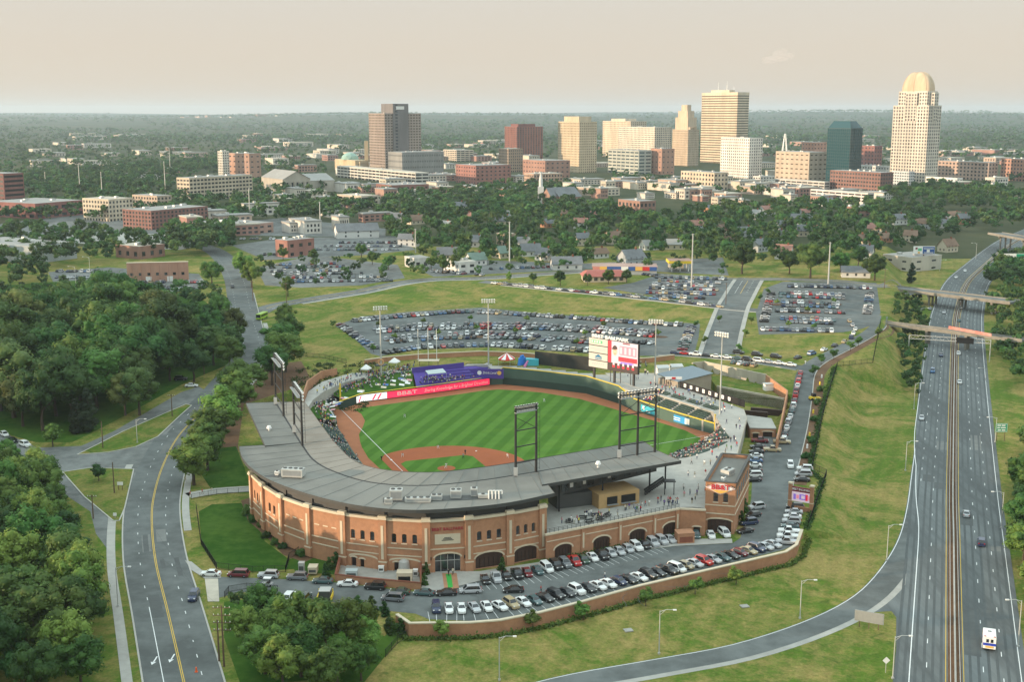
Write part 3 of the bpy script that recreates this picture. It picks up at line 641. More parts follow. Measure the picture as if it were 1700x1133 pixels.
def pilaster(P, d, n, z0, z1, parent, w=.95, strip=True):
    X = lambda u, v, z: (P[0]+d.x*u+n.x*v, P[1]+d.y*u+n.y*v, z); b = MB(); b.box(-w,w,-.3,.55,z0,z1,X=X); o = b.build('pilaster', 'brick', parent)
    b = MB(); b.box(-w-.2,w+.2,-.4,.8,z1+.003,z1+.42,X=X); b.box(-w-.05,w+.05,-.35,.65,z1+.42,z1+.85,X=X); b.box(-w-.06,w+.06,0,.66,z0+2.2,z0+2.5,X=X); b.build('cap', 'limestone', o)
    if strip: b = MB(); b.box(-.3,.3,.553,.62,z0+3.0,z1-1.5,X=X); b.build('strip', 'limestone', o)
W3 = [('w',.2,.31,7.0,8.9,.3),('w',.44,.55,7.0,8.9,.3),('w',.68,.79,7.0,8.9,.3)]
BAYS = [W3, [('w',.3,.42,7,8.9,.3),('w',.55,.67,7,8.9,.3)], [], [], W3+[('d',.2,.32,.1,2.3,.05),('d',.42,.52,.1,2.1,.05)], W3+[('d',.25,.36,.1,2.2,.05)],
        [('e',.2,.8,.1,3.6,.9)], W3+[('D',.16,.84,.1,2.6,1.2)], W3+[('D',.15,.85,.1,2.6,1.2)]]
BZ = [3.6,3.4,3.0,2.0,.1,.05,.05,.05,.05]
for i in range(9):
    A, B = FP[i], FP[i+1]; X, Lw, pn = wall_bay(A, B, BZ[i]-2.5 if i < 4 else 0.0, 12.3, BAYS[i], park)
    b = MB(); b.box(.9,Lw-.9,-.5,.35,12.303,12.9,X=X); b.build('cornice', 'limestone', park)
    for z in ((5.6,5.85),(3.85,4.1)):
        if i == 6 and z[0] < 5: continue
        b = MB(); b.box(.95,Lw-.95,0.003,.12,z[0],z[1],X=X); b.build('band', 'limestone', park)
    if i in (2,3):
        for u in (.25,.5,.75): b = MB(); b.box(Lw*(u-.07),Lw*(u+.07),.003,.07,8.6,8.85,X=X); b.build('blind_lintel', 'limestone', park)
    if i in (4,5):                                                # wide blind arches low on the wall
        t = MB(); c, w = Lw*.5, Lw*.36; nA = 10
        vi = [(c+w*math.cos(math.pi*j/nA), 2.4+.7*math.sin(math.pi*j/nA)) for j in range(nA+1)]
        for j in range(nA): t.add([X(vi[j][0],.08,vi[j][1]),X(vi[j][0],.08,vi[j][1]+.4),X(vi[j+1][0],.08,vi[j+1][1]+.4),X(vi[j+1][0],.08,vi[j+1][1]),X(vi[j][0],0,vi[j][1]+.4),X(vi[j+1][0],0,vi[j+1][1]+.4)], [(0,1,2,3),(1,4,5,2)])
        t.build('blind_arch', 'limestone', park)
    if i == 6:
        b = MB(); b.box(Lw*.2,Lw*.8,.003,.2,6.9,9.3,X=X); pq = b.build('name_plaque', 'limestone', park)
        dv = (FP[7]-FP[6]).normalized(); c = X(Lw/2,.13,10.5)
        put_text('lettering', 'BB&T BALLPARK', 1.0, mat('sign_red',(.42,.03,.05),.5), c, (dv.x,dv.y,0), park, fit=Lw*.74)
        b = MB(); 
        for j in range(3): b.box(Lw*(.36+.03*j),Lw*(.64-.03*j),.203,.24,7.75+.3*j,7.93+.3*j,X=X)
        b.build('plaque_relief', 'dark_panel', pq)
        b = MB()
        for u in (.2,.34,.5,.66,.8): b.box(Lw*u-.05,Lw*u+.05,-.38,-.3,.1,4.2,X=X)
        b.box(Lw*.2,Lw*.8,-.38,-.3,2.7,2.82,X=X); b.build('door_frame', 'galvanised', park)
        for u in (.1,.9): b = MB(); b.box(Lw*u-.15,Lw*u+.15,.003,.3,3.2,3.9,X=X); b.build('wall_lantern', 'black', park)
for i in range(10):
    a, c = FP[max(0,i-1)], FP[min(9,i+1)]; d = (c-a).normalized(); n = Vector((d.y,-d.x)); n = n if n.y < 0 else -n
    pilaster(FP[i], d, n, [1.4,1.2,.9,.4,0,0,0,0,0,0][i], 12.6, park, w=.95 if i else .7)
up = offset_line([tuple(p) for p in FP], -1.6); b = MB()
for i in range(9): b.quad((*up[i],11.5),(*up[i+1],11.5),(*up[i+1],15.2),(*up[i],15.2))
b.build('clerestory_wall', 'dark_panel', park)
b = MB()
for p in densify(up, 6.0, False): b.box(p[0]-.1,p[0]+.1,p[1]-.25,p[1]-.02,12,15.1)
b.build('clerestory_mullion', 'steel_dark', park)
# roof
def resample(P, n):
    D = [0]
    for i in range(1, len(P)): D.append(D[-1]+math.hypot(P[i][0]-P[i-1][0], P[i][1]-P[i-1][1]))
    out = []
    for k in range(n+1):
        s = D[-1]*k/n; i = min(len(P)-2, max(0, next((j for j in range(len(D)) if D[j] >= s), len(D)-1)-1)); t = (s-D[i])/(D[i+1]-D[i] or 1); out.append((P[i][0]+(P[i+1][0]-P[i][0])*t, P[i][1]+(P[i+1][1]-P[i][1])*t))
    return out
ZO, ZG, ZI = 15.6, 15.0, 16.6
RO = [(397,742),(399,752),(403,762),(417,778),(450,799),(514,822),(591,840),(675,848),(759,845),(843,836),(921,820)]
RG = [(499,736),(521,765),(558,785),(618,802),(702,807),(792,799),(853,790),(893,783.5)]
RI = [(553,733),(584,763),(618,777),(658,783),(692,785),(735,784),(812,775),(876,765)]
SEC = [([(408,670),(440,741)], [(457,668),(499,736)], [(506,668),(553,733)], 6), (RO, RG, RI, 36), ([(900,806),(1131,766)], [(893,783.5),(1092,749)], [(876,765),(1068,733)], 10)]
gut_pts = []
for o_, g_, i_, n in SEC:
    O = resample(spline([W(*p,ZO) for p in o_], 2) if n == 36 else [W(*p,ZO) for p in o_], n); Gt = resample(spline([W(*p,ZG) for p in g_], 2) if n == 36 else [W(*p,ZG) for p in g_], n); I = resample(spline([W(*p,ZI) for p in i_], 2) if n == 36 else [W(*p,ZI) for p in i_], n)
    b = MB(); v = []
    for k in range(n+1): v += [(*O[k],ZO),(*Gt[k],ZG),(*I[k],ZI)]
    b.add(v, [f for k in range(n) for f in ((3*k,3*k+1,3*k+4,3*k+3),(3*k+1,3*k+2,3*k+5,3*k+4))]); rs = b.build('roof_section', 'roof_membrane', park)
    b = MB()
    for L, z in ((O,ZO),(I,ZI)):
        for k in range(n): b.quad((*L[k],z+.12),(*L[k+1],z+.12),(*L[k+1],z-.75),(*L[k],z-.75))
    for k in (0,n):
        for P0, za, P1, zb in ((O[k],ZO,Gt[k],ZG),(Gt[k],ZG,I[k],ZI)): b.quad((*P0,za+.1),(*P1,zb+.1),(*P1,zb-.75),(*P0,za-.75))
    b.add([(p[0],p[1],p[2]-.75) for p in v], [f for k in range(n) for f in ((3*k,3*k+1,3*k+4,3*k+3),(3*k+1,3*k+2,3*k+5,3*k+4))]); b.build('fascia', 'roof_fascia', rs)
    b = MB()
    for k in range(n): b.bar((*Gt[k],ZG+.03),(*Gt[k+1],ZG+.03),.38,.12)
    b.build('gutter', 'black', rs)
    b = MB()                                                       # standing seams
    for k in range(0 if n != 36 else 1, n+1, 1 if n < 36 else 2): b.bar((*O[k],ZO+.02),(*Gt[k],ZG+.02),.10,.07); b.bar((*Gt[k],ZG+.02),(*I[k],ZI+.02),.10,.07)
    b.build('roof_seam', mat('roof_seam',(.155,.15,.135),.8), rs)
# seating bowl under the roof
IB = spline(IBR, 4)
b = MB(); wallrun(b, IB, -.2, [1.0+1.6*ss(.58,.74,k/(len(IB)-1)) for k in range(len(IB))], .3, out=-1); b.build('field_wall', 'wall_green', park); b = MB(); wallrun(b, IBL, -.2, [3,3,3,3,2.6], .4, out=-1); b.build('berm_wall', 'wall_green_dark', park); b = MB(); wallrun(b, offset_line(IBL,.4), 2.5, [3.1,3.1,3.1,3.1,2.7], 1.3, out=-1); b.build('berm_walk', 'concrete', park)
def rowz(r, t): q = ss(.58,.74,t); return .7+1.9*q+r*(.38-.16*q)
def tap(t): return 1-.82*ss(.90,1,t)
bowl = MB(); seats = MB()
for r in range(15):
    A, B = offset_line(IB, lambda t, r=r: .3+r*.85*tap(t)), offset_line(IB, lambda t, r=r: .3+(r+1)*.85*tap(t))
    for i in range(len(IB)-1):
        z = rowz(r, i/(len(IB)-1)); z2 = rowz(r, (i+1)/(len(IB)-1)); bowl.quad((*A[i],z),(*A[i+1],z2),(*B[i+1],z2),(*B[i],z)); bowl.quad((*A[i],z-.4),(*A[i+1],z2-.4),(*A[i+1],z2),(*A[i],z))
        if i % 5: seats.bar((A[i][0]*.6+B[i][0]*.4,A[i][1]*.6+B[i][1]*.4,z+.42),(A[i+1][0]*.6+B[i+1][0]*.4,A[i+1][1]*.6+B[i+1][1]*.4,z+.42),.45,.45)
bo = bowl.build('seating_bowl', 'concrete', park); seats.build('seat_rows', 'wall_green_dark', bo, kind='stuff')
BOWLTOP = 6.4
# concourse terrace and its arcade wall
TER = [(908,886),(1031,861),(1125,843),(1150,842),(1169,844),(1196,800),(1222,756),(1239,694),(1234,680),(1125,640),(1085,618),(1072,598),(1000,590),(982,600),(1000,618),(1046,640),(1066,647),(1184,684)]
terr = thing('concourse_terrace', 'raised grey concrete concourse terrace beside the ballpark roof', 'terrace')
IBO = offset_line(IB, lambda t: .4+12.8*tap(t)); TP = [W(x,y,6.4) for x,y in TER]+IBO[int(len(IBO)*.62):][::-1][1:]+[W(925,815,6.4), W(908,840,6.4)]; b = MB(); b.prism(TP, -.4, 6.4); b.build('deck_slab', 'concrete', terr)
b = MB()
for i in range(4,9): b.bar((*TP[i],5.6),(*TP[i+1],5.6),.5,1.5)
b.build('edge_beam', 'concrete_pale', terr)
T0, T1, T2 = Vector(W(906,888,6.9)), Vector(W(1128,844.5,6.9)), Vector(W(1172,847,6.9))
def fr(px): return (px-906)/(1128-906)*1.0
AR = [('D',fr(c)-.062,fr(c)+.062,.05,2.5,1.1) for c in (934,996,1056,1114)]
X, Lw, pn = wall_bay(T0, T1, 0, 6.6, AR, park); wall_bay(T1, T2, 0, 6.6, [('d',.55,.8,.1,2.2,.05)], park)
b = MB(); b.box(-.2,Lw+.1,-.4,.3,6.603,7.0,X=X); b.build('cornice', 'limestone', park); b = MB(); b.box(.3,Lw,.003,.12,4.9,5.1,X=X); b.build('band', 'limestone', park)
dv = (T2-T1).normalized(); XB = lambda u, v, z: (T1.x+dv.x*u-dv.y*-v, T1.y+dv.y*u-dv.x*v, z); b = MB(); b.box(.2,(T2-T1).length,-.3,.3,6.603,7.0,X=XB); b.build('cornice', 'limestone', park)
for px in (965,1026,1085,1124):
    u = fr(px)*Lw; b = MB(); b.box(u-.55,u+.55,.003,.3,0,6.5,X=X); o = b.build('pilaster', 'brick', park); b = MB(); b.box(u-.22,u+.22,.303,.36,1.8,5.6,X=X); b.build('strip', 'limestone', o)
b = MB()
for k in range(0, 33): u = Lw*k/32; b.box(u-.03,u+.03,-.2,-.14,7,8.05,X=X)
for z in (7.35,7.7,8.05): b.box(0,Lw,-.2,-.14,z-.03,z+.03,X=X)
b.build('railing', 'steel_dark', terr)
# suite level and concession block under the right wing of the roof
def wbox(A, B, depth, z0, z1, name, m, parent, n=None):
    A, B = Vector(A), Vector(B); d = (B-A).normalized(); nn = Vector((-d.y,d.x))*depth; b = MB(); b.prism([tuple(A),tuple(B),tuple(B+nn),tuple(A+nn)], z0, z1); return b.build(name, m, parent), d
sA, sB = W(905,829,10.0), W(1090,783,10.0)
su, d = wbox(sA, sB, 9, 10.0, 14.6, 'suite_level', 'dark_panel', park); L_ = (Vector(sB)-Vector(sA)).length
XS = lambda u, v, z: (sA[0]+d.x*u+d.y*v, sA[1]+d.y*u-d.x*v, z)
for k in range(9):
    u = L_*(k+.5)/9; b = MB(); b.box(u-1.1,u+1.1,.02,.1,10.7,13.4,X=XS); b.build('window', 'glass_dark', su)
for k in (2,3,5): u = L_*k/9; b = MB(); b.box(u-.5,u+.5,.02,.12,11.4,12.6,X=XS); b.build('notice_board', 'white', su)
cA, cB = W(994,846,6.4), W(1061,836,6.4)
cs = thing('concession_stand', 'tan concession stand with two openings under the roof overhang', 'stand'); wbox(cA, cB, 8, 6.4, 10.1, 'wall', 'tan_wall', cs); dcs = (Vector(cB)-Vector(cA)); Lc = dcs.length; dcs.normalize()
XC = lambda u, v, z: (cA[0]+dcs.x*u+dcs.y*v, cA[1]+dcs.y*u-dcs.x*v, z)
for u0, u1 in ((.2,.45),(.55,.9)): b = MB(); b.box(Lc*u0,Lc*u1,.02,.15,7.3,9.2,X=XC); b.build('serving_hatch', 'black', cs); b = MB(); b.box(Lc*u0-.1,Lc*u1+.1,.1,.7,7.1,7.25,X=XC); b.build('counter', 'steel_grey', cs)
wbox(W(925,846,6.4), W(990,838,6.4), 6, 6.4, 10.0, 'back_wall', 'dark_panel', park)
for px, py in ((928,850),(1000,838),(1078,818),(1104,812)):
    x, y = W(px, py, 6.4); b = MB(); b.box(x-.2,x+.2,y-.2,y+.2,6.4,15); b.build('column', 'steel_dark', park)
st = thing('stair_flight', 'dark steel stair rising from the terrace beside the suites', 'stair'); x, y = W(1095,822,6.4); b = MB()
for k in range(12): b.box(x-4+k*.42,x-3.5+k*.42,y-.8,y+.8,6.6+k*.3,6.72+k*.3)
b.build('treads', 'steel_dark', st)
for s in (-.85,.85): b = MB(); b.bar((x-4,y+s,7.4),(x+1,y+s,11),.08,.5); b.build('handrail', 'steel_dark', st)
b = MB(); b.box(x+1,x+4,y-1.2,y+1.2,10.1,10.3); b.build('landing', 'steel_dark', st)
for dx in (1.3,3.7): b = MB(); b.box(x+dx-.1,x+dx+.1,y-.1,y+.1,6.4,10.1); b.build('post', 'steel_dark', st)
# sign tower
tw = thing('sign_tower', 'square red brick tower carrying the ballpark logo sign', 'tower')
tA, tB, tC = Vector((48.6,290.3)), Vector((55.8,288.5)), Vector(W(1242,836,0)); tD = tA+(tC-tB)
for A, B, op in ((tA,tB,[('D',.1,.9,.05,3.2,.5),('w',.27,.43,8.2,10.4,.2),('w',.6,.76,8.2,10.4,.2)]), (tB,tC,[('w',.1+.13*k,.17+.13*k,8.2,10.4,.2) for k in range(6)])):
    n_ = (B-A); 
    X, Lw, pn = wall_bay(A, B, 0, 13.4, op, tw) if A is tA else (None,None,None)
    if A is tB:
        d = n_.normalized(); nn = Vector((d.y,-d.x)); X = lambda u, v, z: (tB.x+d.x*u+nn.x*v, tB.y+d.y*u+nn.y*v, z); Lw = n_.length
        b = MB(); b.box(0,Lw,-.4,0,0,13.4,X=X); b.build('wall_panel', 'brick', tw)
        for k in range(6): b = MB(); b.box(Lw*(.1+.14*k),Lw*(.17+.14*k),.003,.06,8.2,10.5,X=X); b.build('window', 'glass_dark', tw)
    for z in (5.0,7.2): b = MB(); b.box(0,Lw,.01,.13,z,z+.28,X=X); b.build('band', 'limestone', tw)
for A, B in ((tC,tD),(tD,tA)): wbox(B, A, -.4, 0, 13.4, 'wall_panel', 'brick', tw)
b = MB(); b.prism([tuple(tA),tuple(tB),tuple(tC),tuple(tD)], 11.6, 12.5); b.build('roof', 'roof_membrane', tw)
b = MB()
for A, B in ((tA,tB),(tB,tC),(tC,tD),(tD,tA)): b.bar((*A,13.5),(*B,13.5),.7,.25)
b.build('parapet_cap', 'dark_panel', tw)
mat('logo_red',(.50,.05,.06),.5); mat('logo_gold',(.72,.42,.10),.5)
dt = (tB-tA).normalized(); nt_ = Vector((dt.y,-dt.x)); c0 = (tA+tB)/2
def TX(u, v, z): return (c0.x+dt.x*u+nt_.x*v, c0.y+dt.y*u+nt_.y*v, z)
for sc, v, mm, nm in ((1.0,.12,'white','logo_plate'),(.93,.16,'logo_red','logo_border'),(.87,.20,'white','logo_field')):
    pts = [(-3.7,11.9),(-2.2,12.6),(-.8,13.15),(.8,13.15),(2.2,12.6),(3.7,11.9),(1.6,10.9),(0,10.1),(-1.6,10.9)]
    b = MB(); b.add([TX(x*sc,v,11.9+(z-11.9)*sc) for x,z in pts], [tuple(range(9))]); b.build(nm, mm, tw)
put_text('lettering', 'BB&T', 1.75, 'logo_red', TX(0,.34,12.1), (dt.x,dt.y,0), tw, fit=4.6, bold=.05)
b = MB(); b.add([TX(x,.3,z) for x,z in ((-2.2,11.4),(2.2,11.4),(1.3,10.95),(0,10.45),(-1.3,10.95))], [(0,1,2,3,4)]); b.build('logo_band', 'logo_gold', tw)
mat('unit_grey', (.46,.46,.43), .6, var=.12)
def hvac(px, py, z, sx, sy, h, label, rz=.0, m='unit_grey'):
    x, y = W(px, py, z); t = thing('rooftop_unit', label, 'air conditioner', (x,y,z), rz, 'rooftop air handling units')
    b = MB(); b.box(-sx/2,sx/2,-sy/2,sy/2,.25,h); b.box(-sx/2+.1,sx/2-.1,-sy/2+.1,sy/2-.1,0,.25); b.build('casing', m, t)
    for k in range(max(1,int(sx/1.3))):
        u = -sx/2+(k+.5)*sx/max(1,int(sx/1.3)); b = MB(); b.tube((u,0,h+.01),(u,0,h+.18),min(.5,sy*.35),n=10); b.build('fan', 'dark_panel', t)
    b = MB(); b.box(-sx*.42,sx*.42,-sy/2-.04,-sy/2-.005,.45,h-.3); b.build('grille', 'steel_grey', t)
hvac(487,791,15.6,5.4,2.6,2.0,'long pale air handler alone on the left of the curved roof',-.15)
hvac(460,789,15.6,1.0,1.0,1.0,'small white vent box left of the lone air handler',-.15,'white')
for px, py, sx, sy, h, lb in ((658,829,3.0,2.4,2.4,'tall boxy unit, leftmost of the roof cluster'),(645,837,1.8,1.2,1.3,'small grey unit at the left end of the roof cluster'),(694,834,6.0,1.5,1.1,'long low duct unit in the roof cluster'),(725,830,2.6,1.6,1.2,'low silver unit in the middle of the roof cluster'),(757,826,2.6,2.4,1.9,'square white unit right of the roof cluster middle'),(787,824,1.6,1.6,2.0,'narrow white unit in the roof cluster'),(802,827,2.4,1.2,.9,'low grey unit beside the white pipework')):
    hvac(px,py,15.5,sx,sy,h,lb,.03)
t = thing('roof_pipework', 'white looped exhaust pipes at the right end of the roof cluster', 'pipes', (*W(820,829,15.5),15.5))
for k in range(4): b = MB(); b.tube((k*.8-1.2,0,0),(k*.8-1.2,0,2.0),.16); b.tube((k*.8-1.2,0,2.0),(k*.8-.5,.1,2.0),.16); b.tube((k*.8-.5,.1,2.0),(k*.8-.5,.1,1.2),.16); b.build('pipe', 'white', t)
hvac(1208,789,12.5,3.2,2.4,1.6,'white air handler on top of the brick sign tower',.9)
hvac(1201,798,12.5,1.1,.9,.9,'small white box on top of the brick sign tower',.9,'white')
for i,(px,py,z) in enumerate(((447,716,15.6),(993,776,16.0))):
    x, y = W(px,py,z-.3); b = MB(); b.tube((0,0,0),(0,0,.9),.3,n=8); b.tube((0,0,.9),(0,0,1.6),.75,.5,n=10); b.build('roof_vent', 'white', loc=(x,y,z-.4), label='round white vent on the %s part of the ballpark roof' % ('left','right')[i], cat='vent', group='roof vents')
# roof wells behind parapets
for px0, px1, py, lb in ((446,505,789,'left'),(636,834,827,'front')):
    A, B = W(px0,py+(8 if lb == 'left' else 8),15.45), W(px1,py+(-2 if lb == 'left' else 2),15.45); dd = (Vector(B)-Vector(A)).normalized(); nn = Vector((-dd.y,dd.x))*3.2
    b = MB(); b.add([(A[0],A[1],15.50),(B[0],B[1],15.50),(B[0]+nn.x,B[1]+nn.y,15.62),(A[0]+nn.x,A[1]+nn.y,15.62)], [(0,1,2,3)]); b.build('roof_well', 'dark_panel', park)

# ================================================================== LIGHT TOWERS AND POLES
def lamp_rack(t, P, Q, z, nl, rows, face, m='steel_dark'):
    P, Q = Vector(P), Vector(Q); d = Q-P; d2 = d.normalized(); f = Vector(face).normalized()
    for r in range(rows):
        b = MB(); zz = z-r*.95; b.bar((P.x-d2.x*.5,P.y-d2.y*.5,zz),(Q.x+d2.x*.5,Q.y+d2.y*.5,zz),.16,.2); rk = b.build('rack_beam', m, t)
        for k in range(nl):
            c = P+d*(k/(nl-1)); b = MB(); c3 = Vector((c.x,c.y,zz)); fd = Vector((f.x,f.y,-.45)).normalized()
            b.tube(c3+fd*.1, c3+fd*.75, .16, .42, n=8, m=0); b.build('floodlight', 'white_metal', rk)
def light_tower(label, posts, top_px, zb, face, nl, rows=2):
    P = [Vector(W(x,y,zb)) for x,y in posts]; H = Zat(posts[0][0], top_px, P[0].y)
    t = thing('light_tower', label, 'light tower', (0,0,0), 0, 'floodlight towers on the ballpark roof')
    for p in P: b = MB(); b.tube((p.x,p.y,zb-.5),(p.x,p.y,H),.34,.26,n=8); b.build('post', 'steel_dark', t)
    for k in range(len(P)-1):
        a, c = P[k], P[k+1]
        for f in (.18,.42,.66,.98): b = MB(); z = zb+(H-zb)*f; b.bar((a.x,a.y,z),(c.x,c.y,z),.2,.25); b.build('crossbar', 'steel_dark', t)
        z0, z1 = zb+(H-zb)*.66, zb+(H-zb)*.86; b = MB(); b.bar((a.x,a.y,z0),(c.x,c.y,z1),.1,.12); b.build('brace', 'steel_dark', t); b = MB(); b.bar((a.x,a.y,z1),(c.x,c.y,z0),.1,.12); b.build('brace', 'steel_dark', t)
    p = P[-1]; b = MB()
    for k in range(int((H-zb)/1.1)): z = zb+1+k*1.1; b.bar((p.x+.35,p.y-.1,z),(p.x+.9,p.y-.1,z),.06,.06)
    b.bar((p.x+.9,p.y-.1,zb+.5),(p.x+.9,p.y-.1,H-.5),.08,.08); b.build('ladder', 'steel_dark', t)
    lamp_rack(t, P[0], P[-1], H+.3, nl, rows, face)
    b = MB(); a, c = P[0], P[-1]; f = Vector(face).normalized(); b.bar((a.x-f.x*.5,a.y-f.y*.5,H-1.2),(c.x-f.x*.5,c.y-f.y*.5,H-1.2),.9,.12); b.build('catwalk', 'steel_grey', t)
    q = P[0]; b = MB(); b.box(q.x-.5,q.x+.5,q.y-.7,q.y-.35,zb+.1,zb+2.2); b.build('control_cabinet', 'galvanised', t)
light_tower('dark steel floodlight tower at the far end of the left roof wing', [(458,671),(471,690)], 588, 15.2, (1,.1), 8, 3)
light_tower('dark steel floodlight tower where the left roof wing joins the curve', [(489,718),(502,739)], 636, 15.2, (1,.3), 8, 3)
light_tower('two-post floodlight tower at the middle of the roof above the infield', [(856,790),(890,783)], 678, 15.2, (.2,1), 9)
light_tower('three-post floodlight tower on the right wing of the roof', [(1028,760),(1058,755),(1087,750)], 655, 15.2, (-.3,1), 12)
def white_pole(label, base, z, top_px, face, nl=6):
    x, y = W(*base, z); H = Zat(base[0], top_px, y); t = thing('outfield_light_pole', label, 'light pole', (x,y,z), 0, 'white outfield light poles')
    b = MB(); b.tube((0,0,-.5),(0,0,H-z),.32,.16,n=10); b.build('mast', 'galvanised', t); d = Vector((-face[1],face[0])).normalized()*2.4
    for r in range(2): 
        zz = H-z-r*.9; b = MB(); b.bar((-d.x,-d.y,zz),(d.x,d.y,zz),.14,.16); rk = b.build('crossarm', 'galvanised', t); f = Vector((face[0],face[1],0)).normalized()
        for k in range(nl):
            c = Vector((-d.x,-d.y,zz))+Vector((2*d.x,2*d.y,0))*k/(nl-1); b = MB(); b.tube(c+f*.1, c+f*.6+Vector((0,0,-.3)), .16, .38, n=8); b.build('floodlight', 'white', rk)
white_pole('white floodlight pole at the left field concourse', (633,622), 6.5, 509, (.3,-1))
white_pole('white floodlight pole behind the centre field wall', (811,606), 6.6, 497, (0,-1))
white_pole('white floodlight pole right of the scoreboard', (1087,640), 6.5, 531, (-.3,-1))
white_pole('white floodlight pole above the excavated pit', (1195,688), 6.5, 552, (-.7,-.7))

# ================================================================== SCOREBOARD
mat('screen_pink', (.62,.20,.26), .4, emit=.28); mat('screen_white', (.50,.40,.45), .4, emit=.30); mat('screen_red', (.55,.02,.04), .4, emit=.30); mat('screen_violet', (.20,.12,.45), .4, emit=.3)
mat('screen_skin', (.62,.33,.22), .4, emit=.4); mat('screen_dark', (.05,.03,.03), .4, emit=.1); mat('ad_green', (.12,.45,.25), .5); mat('ad_teal', (.02,.16,.30), .5); mat('ad_grey', (.42,.42,.45), .5); mat('maroon', (.20,.03,.045), .5)
mat('panel_white', (.55,.53,.49), .6)
sb = thing('scoreboard', 'large video scoreboard with four advertising panels and white letters on top', 'scoreboard')
sA, sB = Vector(W(977,628,6.5)), Vector(W(1060,643,6.5)); sd_ = sB-sA; sw = sd_.length; sd_.normalize(); sn = Vector((sd_.y,-sd_.x))
k_ = sw/83.0                                                       # metres per photograph pixel at the board
def SX(u, v, z): return (sA.x+sd_.x*u+sn.x*v, sA.y+sd_.y*u+sn.y*v, z)
zb, zt = 6.5+4.4, 6.5+4.4+11.3
for u in (.09,.50,.88): b = MB(); b.box(sw*u-.35,sw*u+.35,-1.2,-.5,6,zt-1,X=SX); b.build('post', 'steel_dark', sb)
b = MB(); b.box(0,sw*.985,-.9,0,zb,zt,X=SX); cab = b.build('cabinet', 'steel_dark', sb)
put_text('lettering', 'BB&T BALLPARK', 1.7, 'white', SX(sw*.43,.1,zt+.75), (sd_.x,sd_.y,0), sb, fit=sw*.74, bold=.05, depth=.15)
ph = (zt-zb)/4
for i, (mm, tx) in enumerate((('ad_green',None),('ad_grey',None),('ad_teal',"Lowe's"),('ad_teal',None))):
    z1 = zt-.12-i*ph; z0 = z1-ph+.35; b = MB(); b.box(.15,sw*.385,.01,.14,z0,z1,X=SX); p = b.build('advertising_panel', 'panel_white', sb); zc = (z0+z1)/2; c = sw*.2
    if i == 0:
        b = MB(); b.box(sw*.05,sw*.28,.145,.17,zc-.55,zc+.6,X=SX); b.build('green_mark', 'ad_green', p)
        b = MB(); [b.box(sw*(.06+.05*k),sw*(.09+.05*k),.172,.2,zc-.3,zc+.35,X=SX) for k in range(4)]; b.build('pale_stroke', 'white', p)
    if i == 1:
        b = MB(); b.box(sw*.04,sw*.34,.145,.17,zc,zc+.3,X=SX); b.box(sw*.12,sw*.34,.145,.17,zc-.5,zc-.35,X=SX); b.build('grey_line', 'ad_grey', p)
    if i == 2:
        b = MB(); b.add([SX(c+x*1.9,.15,zc+z*1.05) for x, z in ((-.8,-.9),(.8,-.9),(.8,.25),(.45,.45),(.35,.7),(0,.95),(-.35,.7),(-.45,.45),(-.8,.25))], [tuple(range(9))]); b.build('house_badge', 'ad_teal', p)
        put_text('lettering', tx, 1.15, 'white', SX(c,.2,zc-.3), (sd_.x,sd_.y,0), p, fit=2.5, depth=.03)
    if i == 3:
        b = MB(); [b.add([SX(sw*(.075+.042*k)+x,.15,zc+z) for x, z in ((0,-.2),(.45,-.2),(.75,.6),(.3,.6))], [(0,1,2,3)]) for k in range(6)]; b.build('slanted_stroke', 'ad_grey', p)
def scr(u0, u1, z0, z1, mm, v=.05, nm='screen_block'): b = MB(); b.box(sw*u0,sw*u1,.01,v,zb+(zt-zb)*z0,zb+(zt-zb)*z1,X=SX,nob=True); return b.build(nm, mm, sb)
scr(.395,.975,.27,.985,'screen_white',.05,'screen'); scr(.395,.46,.27,.985,'screen_red',.07); scr(.60,.965,.35,.50,'screen_red',.07); scr(.68,.82,.93,.97,'maroon',.07); scr(.62,.95,.56,.86,'screen_pink',.07); scr(.64,.90,.27,.34,'screen_violet',.08)
scr(.395,.975,.015,.262,'screen_dark',.06)
for k in range(5): scr(.49+.095*k,.525+.095*k,.20,.30,'screen_white',.10); scr(.485+.095*k,.53+.095*k,.12,.2,'screen_red',.09)
for k in range(4): scr(.63+.085*k,.67+.085*k,.60,.82,'screen_white',.09)
fc = sw*.53                                                        # portrait of a player in a dark cap on the screen
def disc(cx, cz, rx, rz, v, mm, n=16, a0=0, a1=2*math.pi):
    b = MB(); b.add([SX(cx+rx*math.cos(a0+(a1-a0)*i/n),v,cz+rz*math.sin(a0+(a1-a0)*i/n)) for i in range(n+1)], [tuple(range(n+1))]); b.build('portrait_shape', mm, sb)
zz = zb+(zt-zb)*.66; disc(fc,zz,1.0,1.75,.12,'screen_skin'); disc(fc,zz+.85,1.08,1.3,.14,'screen_dark',12,0,math.pi); disc(fc-.35,zz+.85,1.2,.3,.15,'screen_dark'); disc(fc,zz-2.3,1.5,1.0,.11,'screen_white'); disc(fc+.0,zz-.9,.45,.12,.14,'screen_red')
for s_ in (-.38,.38): disc(fc+s_,zz+.35,.17,.1,.14,'screen_dark')
for k in range(3): u = .4+.2*k; b = MB(); b.box(sw*(u),sw*(u)+.2,-1.4,-1.2,6.4,zb,X=SX); b.build('brace', 'steel_dark', sb)

